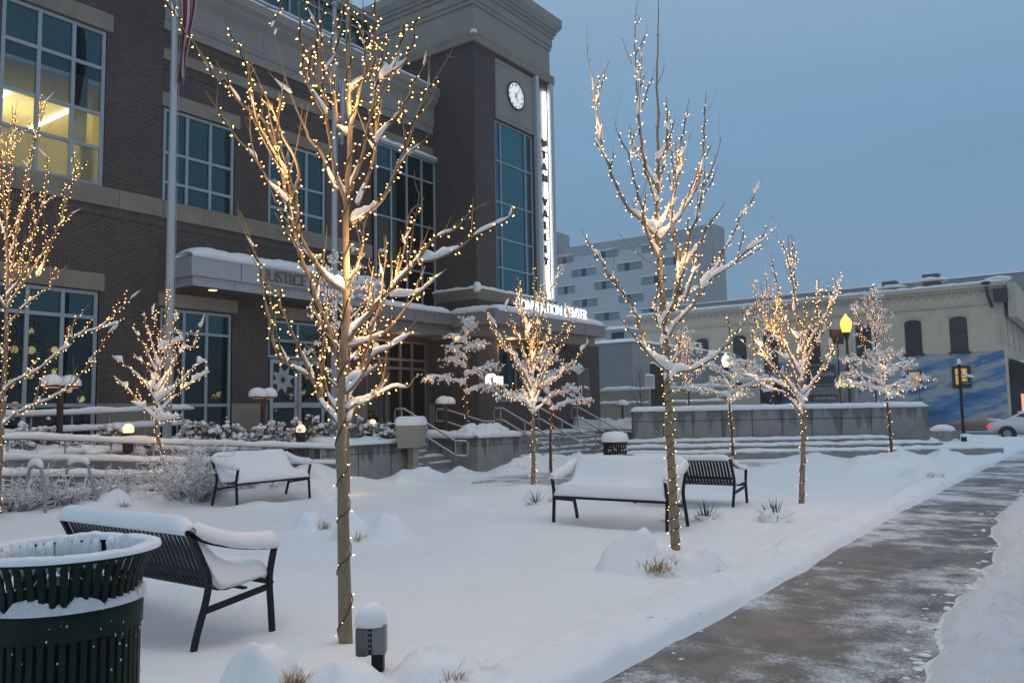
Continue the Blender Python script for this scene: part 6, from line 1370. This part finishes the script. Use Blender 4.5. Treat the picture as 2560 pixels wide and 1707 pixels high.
mid = [
 L_('g', (1215, 1510), (1130, 1430), (1040, 1400), (930, 1320), (850, 1240), (780, 1190)), L_('g', (1210, 1420), (1120, 1200), (1050, 1050), (950, 900), (880, 760), (800, 590), (750, 500)),
 L_('g', (1205, 1290), (1080, 1030), (960, 930), (900, 830), (850, 740), (770, 620)), L_('g', (1208, 1170), (1130, 950), (1080, 800), (1030, 650), (970, 530), (950, 430)),
 L_('g', (1210, 1100), (1180, 850), (1130, 600), (1070, 420), (1020, 260)), L_('g', (1212, 1000), (1170, 700), (1110, 450), (1090, 250), (1055, 190)),
 L_('g', (1220, 1050), (1290, 800), (1320, 600), (1370, 380), (1450, 250), (1490, 130), (1520, -10)), L_('g', (1220, 1370), (1300, 1150), (1400, 950), (1470, 780), (1550, 650), (1590, 570)),
 L_('g', (1222, 1390), (1330, 1150), (1430, 1000), (1530, 830), (1620, 680), (1670, 540)), L_('g', (1225, 1480), (1310, 1300), (1470, 1190), (1590, 1070), (1700, 930), (1790, 810)),
 L_('g', (1228, 1555), (1330, 1450), (1430, 1350), (1500, 1280)), L_('g', (1200, 1460), (1130, 1330), (1040, 1310)), L_('g', (1215, 900), (1270, 700), (1290, 500), (1310, 300)),
 L_('g', (1210, 1240), (1260, 1050), (1350, 880), (1400, 740), (1430, 600))]
traced('lit_tree', 'lit tree with wide snowy limbs before the middle planter', 'bulb string on the wide limbed tree before the middle planter', (1333, 1228), L_('g', (1228, 1568), (1220, 1400), (1210, 1200), (1210, 1000), (1230, 700), (1240, 300), (1225, 40)), mid, .055, .006, .0090, 14, space=.056, limb_r=.03, snow=2.7, subs=1.0, parts=60)
small = [L_('z', *p) for p in (
 [(1020, 1440), (930, 1350), (850, 1250), (800, 1200), (730, 1140)], [(1022, 1340), (960, 1210), (880, 1130), (820, 1080), (760, 1030)], [(1018, 1180), (950, 1070), (900, 1040), (870, 990)],
 [(1020, 1120), (970, 1020), (930, 940), (890, 860), (870, 800)], [(1035, 1080), (980, 900), (950, 800), (935, 720)], [(1045, 1000), (1040, 880), (1010, 780), (990, 705)],
 [(1050, 1100), (1100, 950), (1130, 850), (1170, 690)], [(1030, 1240), (1150, 1050), (1200, 970), (1270, 950), (1310, 810)], [(1028, 1320), (1150, 1220), (1250, 1110), (1340, 1040)],
 [(1030, 1400), (1170, 1260), (1290, 1170), (1390, 1110)], [(1030, 1450), (1120, 1430), (1180, 1420)], [(1050, 980), (1150, 930), (1220, 900)], [(1025, 1250), (930, 1180), (860, 1120)], [(1030, 1300), (1100, 1150), (1140, 1000), (1190, 880)])]
traced('lit_tree', 'short lit tree overloaded with snow in front of the left flagpole', 'bulb string on the short snow laden tree before the flagpole', (385, 1235), L_('z', (1032, 1568), (1028, 1400), (1022, 1200), (1055, 950), (1080, 800), (1110, 540)), small, .045, .006, .0090, 15, base=(9.15, 14.75, .12), space=.052, limb_r=.028, snow=2.6, subs=1.0, parts=60)
left = [L_('h', *p) for p in (
 [(12, 1345), (60, 1300), (140, 1260), (240, 1180), (300, 1120), (400, 1080), (480, 1010), (575, 925)], [(8, 1480), (80, 1420), (200, 1370), (280, 1320), (340, 1250), (420, 1140), (490, 1040)],
 [(262, 1165), (290, 1080), (330, 1020), (372, 978)], [(20, 1090), (100, 990), (180, 930), (230, 870), (275, 828)], [(26, 1000), (120, 860), (190, 750), (260, 650), (338, 598)],
 [(150, 880), (210, 730), (270, 570), (310, 430), (337, 305)], [(28, 930), (110, 740), (170, 600), (190, 450), (180, 330)], [(30, 820), (80, 650), (110, 450), (150, 300), (190, 170), (203, 80)],
 [(22, 720), (40, 500), (50, 350), (70, 165)], [(12, 620), (5, 400), (-20, 200)], [(20, 1200), (-60, 1080), (-130, 980), (-190, 850)], [(20, 1000), (-60, 850), (-110, 650), (-130, 500)], [(20, 1380), (-80, 1300), (-180, 1250)],
 [(24, 880), (60, 780), (70, 640), (100, 560), (120, 420)], [(15, 700), (-30, 560), (-40, 380)], [(26, 960), (70, 900), (120, 800), (140, 700), (170, 560)])]
traced('lit_tree', 'lit tree cut by the left picture edge before the lit office window', 'bulb string on the tree at the left picture edge', (-5, 1318), L_('h', (0, 1560), (12, 1400), (22, 1200), (28, 1000), (30, 800), (20, 600), (5, 400), (0, 250)), left, .06, .006, .0080, 16, base=(5.85, 14.35, .05), space=.048, limb_r=.026, snow=1.0, subs=1.2, parts=60, tdens=1.3)
# ---------------------------------------------------------------- generated lit trees: spreading crabapples and slim trees farther back
def crab(label, ll, base, h, spread, seed, bulb, glow='bulb_far', space=.09, tiers=3, forkz=.45, trunk_lit=True, slim=False, dark=True, frost=1.0):
    T = Tree('snowy_crabapple' if not slim else 'lit_tree', label, base, seed, bulb, wire=False, bark='bark_dark' if dark else 'bark', twig='bark_dark', glow=glow, parts=0, lights_label=ll, snow=2.6, space=space); rng = T.rng
    b0 = Vector(base); fk = b0+Vector((rng.uniform(-.05, .05), rng.uniform(-.05, .05), h*forkz)); top = b0+Vector((rng.uniform(-.2, .2), rng.uniform(-.2, .2), h))
    T.limb([b0-Vector((0, 0, .1)), b0+Vector((.02, 0, h*forkz*.5)), fk, fk.lerp(top, .5)+Vector((.08, -.05, 0)), top], .055, .008, (.02, .95) if trunk_lit else (.4, .95), 0, True, 0)
    fr = MB()
    nl = 9 if not slim else 14
    for k in range(nl):
        u = k/(nl-1); a = k*2.4+rng.uniform(-.4, .4); st = fk.lerp(top, u*.8)
        if slim:
            ln = spread*(1.0-.55*u)*rng.uniform(.8, 1.1); d = Vector((math.cos(a)*.5, math.sin(a)*.5, 1.0)).normalized(); pts = [st, st+d*ln*.35+Vector((math.cos(a), math.sin(a), 0))*ln*.12, st+d*ln*.75+Vector((0, 0, ln*.1)), st+d*ln+Vector((0, 0, ln*.3))]
        else:
            ln = spread*(1.05-.65*u)*rng.uniform(.75, 1.1); o = Vector((math.cos(a), math.sin(a), 0)); rise = .28+.5*u
            pts = [st, st+o*ln*.35+Vector((0, 0, ln*rise*.4)), st+o*ln*.7+Vector((0, 0, ln*rise*.6)), st+o*ln+Vector((0, 0, ln*rise*.55))]
        T.limb(pts, .022*(1-.4*u), .005, (.02, .98), 1.0 if not slim else .6, False, 0, 1.2)
        # frosted twig clusters with hanging berries
        V0 = smoothpts(pts, 5)
        for j in range(int((22 if not slim else 9)*frost)):
            p = V0[rng.randrange(len(V0)//3, len(V0))]-b0; d = Vector((rng.uniform(-1, 1), rng.uniform(-1, 1), rng.uniform(-.5, .8))).normalized(); l2 = rng.uniform(.12, .34)
            q = [p, p+d*l2*.5+Vector((0, 0, .02)), p+d*l2+Vector((0, 0, -.05))]; T.br.tube(q, [.004, .003, .002], 4)
            for i2 in range(5):
                e = q[2].lerp(q[1], rng.random())+Vector((rng.uniform(-.06, .06), rng.uniform(-.06, .06), rng.uniform(-.04, .04))); T.snow.blob(e, (rng.uniform(.012, .038), rng.uniform(.012, .038), rng.uniform(.012, .05)), rng.random()*9, 6, 4, .4)
                T.br.tube([e, e+Vector((rng.uniform(-.03, .03), rng.uniform(-.03, .03), -.05))], [.003, .002], 3)
            if rng.random() < .55: T.bulbs.append((q[1]+Vector((0, 0, -.03)), Vector((rng.uniform(-1, 1), rng.uniform(-1, 1), -.5)).normalized()))
    T.finish()
p = pY(1166, 1040, 16.2); zc = pY(1160, 775, 16.2)[2]; crab('snow clotted crabapple with level limbs in the middle planter before the lobby', 'fine bulb string on the snow clotted tree before the lobby', (p[0], 16.2, .95), zc-.95, 1.35, 21, .012, space=.075, forkz=.34)
p = gz(1388, 1158, .1); crab('lit crabapple with glowing red trunk at the foot of the broad steps', 'reddish bulb string on the trunk at the foot of the broad steps', (p[0]-2.0, p[1]-1.15, .05), 3.3, 1.5, 22, .0115, glow='bulb_red', space=.095, forkz=.50)
p = gz(1833, 1165); crab('low lit crabapple in front of the seating wall left of the row tree', 'fine bulb string on the low tree before the seating wall', (p[0], p[1], 0), 3.0, 1.75, 23, .0125, space=.085, forkz=.62)
p = gz(2230, 1165); crab('low lit crabapple with one long limb in front of the seating wall end', 'fine bulb string on the low tree before the end of the seating wall', (p[0], p[1], 0), 3.1, 1.75, 24, .0125, space=.085, forkz=.60)
for lb, ll, px, top, D, sp_ in (('slim lit tree behind the seating wall peeking past the path edge tree', 'bulb string on the slim tree behind the path edge trunk', 1722, 830, 31, 1.3), ('slim tall lit tree behind the seating wall tangled with the row tree', 'bulb string on the slim tall tree behind the row tree', 1930, 705, 32, 2.1), ('slim frosted lit tree behind the seating wall in front of the arched windows', 'bulb string on the slim frosted tree before the arched windows', 2192, 745, 32, 1.9)):
    p = pD(px, 1030, D); zt = pD(px, top, D)[2]; crab(lb, ll, (p[0], p[1], .5), zt-.5, sp_, px, .0115, space=.11, forkz=.45, slim=True, frost=.8)
p = pD(868, 1040, 16.6); zt = pD(868, 690, 16.6)[2]; crab('lit tree half hidden directly behind the tall foreground trunk', 'bulb string on the tree hidden behind the foreground trunk', (p[0], p[1], .0), zt, 2.1, 31, .0095, space=.08, forkz=.42, slim=True, dark=False, frost=.9)

# ---------------------------------------------------------------- unlit bare saplings
def sapling(label, x, y, z, h, seed):
    t = thing('bare_sapling', label, 'tree', (x, y, z)); rng = random.Random(seed); b = MB(); br = MB()
    b.tube([(0, 0, 0), (.02, .01, h*.5), (0, .03, h)], [.025, .018, .004], 6)
    for k in range(26):
        u = rng.uniform(.2, .95); a = rng.uniform(0, 6.28); l = (1-u)*h*.5+.15; br.tube([(0, 0, u*h), (math.cos(a)*l*.35, math.sin(a)*l*.35, u*h+l*.5), (math.cos(a)*l*.5, math.sin(a)*l*.5, u*h+l)], [.008, .006, .003], 4)
    part(t, b, 'trunk', 'bark_dark'); part(t, br, 'branches', 'bark_dark')
p = pD(1603, 1040, 33); sapling('bare unlit sapling in front of the low tan building', p[0], p[1], .8, 2.6, 1)
p = pX(2300, 1000, 58.9); sapling('thin frosted sapling on the pavement before the mural', p[0], p[1], 0, 4.2, 2)
# ---------------------------------------------------------------- grasses, yucca, mounds, shrubs
def grass_clump(label, x, y, r, seed, blades=70, cap=1.0, tall=.22, z=0.0, front=None):
    t = thing('grass_clump', label, 'grass clump', (x, y, z), 0, 'snow covered grass clumps'); rng = random.Random(seed)
    s = MB(); n = 44; m = 22; v = []; f = []
    for i in range(m+1):
        u = i/m
        for k in range(n):
            a = 2*math.pi*k/n; q = 1+.28*mnoise.noise(Vector((math.cos(a)*1.3+seed, math.sin(a)*1.3, u*1.5)))
            rr = r*1.9*u*q; hh = r*cap*(1.05*math.exp(-(u*1.62)**3.4)*(1+.42*mnoise.noise(Vector((math.cos(a)*u*2.2, math.sin(a)*u*2.2, seed)))+.07*mnoise.noise(Vector((math.cos(a)*u*6, math.sin(a)*u*6, seed+3))))-.10*u)
            v.append((rr*math.cos(a), rr*math.sin(a), hh))
    for i in range(m):
        for k in range(n): k2 = (k+1) % n; f.append((i*n+k, (i+1)*n+k, (i+1)*n+k2, i*n+k2))
    s.add(v, f); part(t, s, 'snow_cap', 'snow', True)
    b = MB(); c0 = math.atan2(-y, -x)+.75 if front is None else front
    tuft = [(c0+rng.gauss(0, .35), r*rng.uniform(.72, .98)) for _ in range(3 if blades > 45 else 2)]
    for k in range(blades):
        ta, tr = tuft[min(len(tuft)-1, int(rng.random()**1.7*len(tuft)))]; a = ta+rng.gauss(0, .10); rr = tr*rng.uniform(1.22, 1.5); l = tall*rng.uniform(.4, 1.2)
        p = Vector((math.cos(a)*rr, math.sin(a)*rr, r*cap*.16*rng.random())); d = Vector((math.cos(a)*rng.uniform(.0, .9)+rng.gauss(0, .45), math.sin(a)*rng.uniform(.0, .9)+rng.gauss(0, .45), 1)).normalized()
        q = p+d*l*.6; e = q+(d+Vector((math.cos(a)*.5, math.sin(a)*.5, -.35)))*l*.4; w = .0035 if r < .3 else .005
        sd = Vector((-math.sin(a), math.cos(a), 0))*w; b.add([p-sd, p+sd, q+sd*.8, q-sd*.8, e], [(0, 1, 2, 3), (3, 2, 4)])
    part(t, b, 'blades', 'grass_dry'); return t
for lb, px, py, r, bl, cap, tl in (
 ('snow mound with a wide tuft of tan grass left of the path edge trunk', 1592, 1425, .30, 150, 1.25, .24), ('small snow mound with tan stubble right of the path edge trunk', 1757, 1425, .22, 70, 1.0, .17), ('tiny tuft of dry grass nearest the swept path', 1842, 1412, .10, 26, .6, .11),
 ('low snow lump with dark grass stubs against the path edge trunk', 1650, 1402, .16, 40, 1.6, .14), ('snow topped tan grass clump left of the foreground trunk on the lawn', 773, 1320, .20, 70, 1.3, .22), ('snow topped grass clump showing just behind the foreground trunk', 885, 1343, .22, 60, 1.4, .20), ('broad snow mound with sparse stalks right of the foreground trunk', 962, 1340, .27, 14, 1.2, .12),
 ('tall snow hood over brown stubble left of the foreground trunk base', 662, 1706, .20, 150, 1.25, .19), ('large snow mound with brown stalks right of the outlet box', 1092, 1686, .225, 130, 1.0, .18), ('smooth snow dome at the foot of the foreground trunk', 868, 1716, .20, 0, .9, .1),
 ('far snow hump with a patch of dark dry grass near the plaza end', 2300, 1192, .42, 80, .65, .22), ('low snow hump with grey grass left of the wide limbed tree', 1352, 1250, .28, 30, .8, .2), ('snow capped straw clump below the short tree', 470, 1258, .26, 60, 1.25, .22), ('snow capped straw clump left of the short tree', 330, 1262, .24, 60, 1.2, .24), ('snow capped straw clump right of the short tree by the bush', 405, 1262, .2, 46, 1.2, .2), ('snow hump with straw at the foot of the bike racks', 285, 1268, .3, 60, 1.1, .2), ('low snow hump with stubble behind the lawn bench', 812, 1250, .24, 36, .7, .16)):
    g_ = gs(px, py); grass_clump(lb, g_[0], g_[1], r, px, bl, cap, tl, float(g_[2])-.05)
def yucca(label, px, py, n, l, seed, fill=.5):
    g_ = gz(px, py, .04); t = thing('yucca', label, 'yucca', (g_[0], g_[1], .0), 0, 'spiky yucca tufts'); rng = random.Random(seed); b = MB(); s = MB()
    for k in range(n):
        a = rng.uniform(0, 6.28); el = rng.uniform(.15, 1.35); d = Vector((math.cos(a)*math.cos(el), math.sin(a)*math.cos(el), math.sin(el))); ll = l*rng.uniform(.6, 1.1); sd = d.cross(Vector((0, 0, 1))).normalized()*.008
        b.add([-sd, sd, d*ll*.6+sd*.8, d*ll*.6-sd*.8, d*ll], [(0, 1, 2, 3), (3, 2, 4)])
    s.blob((0, 0, .02), (l*.55, l*.55, l*.5*fill), seed, 14, 8, .2)
    for k in range(14): a = rng.uniform(0, 6.28); s.blob((math.cos(a)*l*.35, math.sin(a)*l*.35, l*.25), (.035, .035, .03), k, 7, 5)
    part(t, b, 'leaves', 'leaf_green'); part(t, s, 'snow_cover', 'snow', True)
yucca('dark green spiky yucca with a snow filled heart by the row tree', 1938, 1305, 90, .42, 1, .9); yucca('spiky yucca tuft right of the path edge trunk', 1765, 1302, 60, .38, 2, .4); yucca('flattened spiky tuft under the snow filled bench', 1690, 1300, 40, .34, 3, .3); yucca('spiky tuft left of the snow filled bench', 1338, 1262, 40, .36, 4, .4)
def shrub(label, x, y, z, w, h, seed, lump=10, leaf='leaf_dry', dens=1.0):
    t = thing('snowy_shrub', label, 'shrub', (x, y, z), 0, 'snow loaded shrubs in the planters'); rng = random.Random(seed); b = MB(); lf = MB(); s = MB()
    for k in range(int(lump*dens*1.5)):
        a = rng.uniform(0, 6.28); rr = w*math.sqrt(rng.random())*1.15; hh = h*rng.uniform(.45, 1.1)*(1-.30*rr/w); dx, dy = math.cos(a)*rr, math.sin(a)*rr
        st = smoothpts([Vector((dx*.25, dy*.25, 0)), Vector((dx*.45, dy*.45, hh*.55)), Vector((dx*.8, dy*.8, hh*.95)), Vector((dx*1.15, dy*1.15, hh*rng.uniform(.75, 1.0)))], 4)
        b.tube(st, [.011-.008*q/len(st) for q in range(len(st))], 5)
        for q in range(3, len(st), 2):
            if rng.random() < .62:
                sz = rng.uniform(.024, .062)*(.8+.3*w); tv = (st[q]-st[q-1]).normalized(); s.blob(st[q]+Vector((rng.uniform(-.02, .02), rng.uniform(-.02, .02), sz*.55)), (sz*rng.uniform(.8, 1.6), sz*rng.uniform(.8, 1.6), sz*rng.uniform(.6, 1.25)), rng.random()*20, 8, 6, .34)
        for j in range(44):
            q = st[rng.randrange(2, len(st))]+Vector((rng.uniform(-.09, .09), rng.uniform(-.09, .09), rng.uniform(-.10, .03))); d = Vector((rng.uniform(-1, 1), rng.uniform(-1, 1), rng.uniform(-1, .3))).normalized()*rng.uniform(.035, .065); e = d.cross(Vector((rng.uniform(-1, 1), rng.uniform(-1, 1), 1))).normalized()*d.length*.3; lf.add([q, q+d*.5+e, q+d, q+d*.5-e], [(0, 1, 2, 3)])
    for k in range(int(lump*.6)):
        a = rng.uniform(0, 6.28); rr = w*math.sqrt(rng.random())*1.2; sz = rng.uniform(.09, .16); s.blob((math.cos(a)*rr, math.sin(a)*rr, sz*.35), (sz*1.4, sz*1.4, sz*.6), rng.random()*20, 10, 7, .25)
    part(t, b, 'stems', 'twig'); part(t, lf, 'dry_leaves', leaf); part(t, s, 'snow_cover', 'snow', True)
rs = random.Random(3)
for lb, px, py, Y, zb_, w, h, n in (
 ('brown leaved snowy shrub at the left edge above the ramp', 75, 1060, 17.3, .95, .42, .75, 14), ('tall snow tufted shrub beside the left path light', 112, 1045, 17.6, .95, .3, .85, 8), ('row of snowy shrub tufts below the left window', 190, 1070, 17.3, .95, .55, .35, 12), ('dark stemmed snowy shrub left of the short lit tree', 262, 1052, 17.4, .95, .3, .7, 9), ('snowy tuft right of the left garden light', 350, 1060, 16.9, .95, .25, .4, 6),
 ('spiky snow laden shrub right of the left flagpole', 490, 1060, 17.0, .92, .42, .85, 16), ('wide snow laden shrub below the dark windows', 560, 1062, 16.7, .92, .55, .75, 20), ('thin leaved snowy shrub with two tall tufts', 640, 1060, 16.5, .92, .4, .6, 12), ('pink tinted snowy shrub beside the twin path light', 700, 1065, 16.4, .92, .5, .75, 18), ('snowy shrub with rust brown leaves lit by the garden light', 772, 1050, 16.3, .92, .36, .95, 14), ('tall white shrub behind the foreground trunk', 830, 1050, 16.2, .9, .4, .85, 14),
 ('snowy shrub heap between trunk and kiosk', 905, 1055, 16.3, .9, .45, .75, 18), ('brown leaved shrub under a snow slab left of the kiosk', 955, 1080, 15.9, .9, .55, .50, 20), ('white shrub rising behind the kiosk box', 1000, 1040, 16.8, .9, .5, .75, 14)):
    p = pY(px, py, Y); shrub(lb, p[0], Y, zb_, w, h, px, n)
def wild(label, x, y, w, h, n, seed, rise=1.0):
    """twiggy bush rimed with snow: every twig carries a white upper half"""
    t = thing('twiggy_bush', label, 'bush', (x, y, 0)); rng = random.Random(seed); b = MB(); s = MB()
    for k in range(n):
        a = rng.uniform(0, 6.28); r0 = w*.25*rng.random(); d = Vector((math.cos(a)*rng.uniform(.1, .9), math.sin(a)*rng.uniform(.1, .9), rise)).normalized(); p = Vector((math.cos(a)*r0, math.sin(a)*r0, 0)); l = h*rng.uniform(.5, 1.15); q = [p]
        for j in range(5): d = (d+Vector((rng.uniform(-.3, .3), rng.uniform(-.3, .3), rng.uniform(-.25, .1)))).normalized(); q.append(q[-1]+d*l/5)
        b.tube(q, [.005, .004, .004, .003, .003, .002], 4); s.tube([v+Vector((0, 0, .009)) for v in q[1:]], [rng.uniform(.004, .010) for _ in q[1:]], 5)
        for j in range(4):
            c = q[rng.randrange(2, 6)]; e = Vector((rng.uniform(-1, 1), rng.uniform(-1, 1), rng.uniform(-.3, .7))).normalized()*l*.22; b.tube([c, c+e], [.003, .002], 3); s.tube([c+Vector((0, 0, .007)), c+e*.6+Vector((0, 0, .008)), c+e+Vector((0, 0, .006))], [.004, rng.uniform(.004, .013), .004], 5)
    part(t, b, 'twigs', 'twig'); part(t, s, 'snow_cover', 'snow', True)
p = gz(470, 1262); wild('rounded twiggy bush rimed white left of the lawn bench', p[0]-.1, p[1]-.2, 1.0, 1.15, 170, 1)
for lb, x, y, w, h, n, sd in (('tangled frosted brush at the left edge behind the bike racks', 6.3, 14.9, .9, .8, 110, 2), ('tangled frosted brush between the hoop racks', 7.2, 15.0, .8, .85, 100, 3), ('tangled frosted brush below the lower ramp railing', 8.1, 15.0, .8, .75, 90, 4), ('low frosted brush behind the straw clumps', 9.6, 14.4, .8, .55, 90, 5), ('thin frosted stalks behind the bench back', 10.9, 14.4, .8, .85, 40, 6)): wild(lb, x, y, w, h, n, sd)
# snow heaps hugging the tan bushes at the ground racks

# ---------------------------------------------------------------- falling snow air between the plaza and the far street
hm = bpy.data.materials.new('haze'); hm.use_nodes = True; hn = hm.node_tree.nodes
hn.remove(hn['Principled BSDF']); hv = hn.new('ShaderNodeVolumePrincipled'); hv.inputs['Color'].default_value = (.86, .90, .95, 1); hv.inputs['Density'].default_value = .0015; hv.inputs['Anisotropy'].default_value = .3
hm.node_tree.links.new(hv.outputs[0], hn['Material Output'].inputs['Volume'])
b = MB(); b.box(-30, -70, -1.2, 130, 100, 36); o = b.build('haze', hm); tag(o, 'thin bluish snowy air over the whole plaza', 'haze', None, 'stuff')
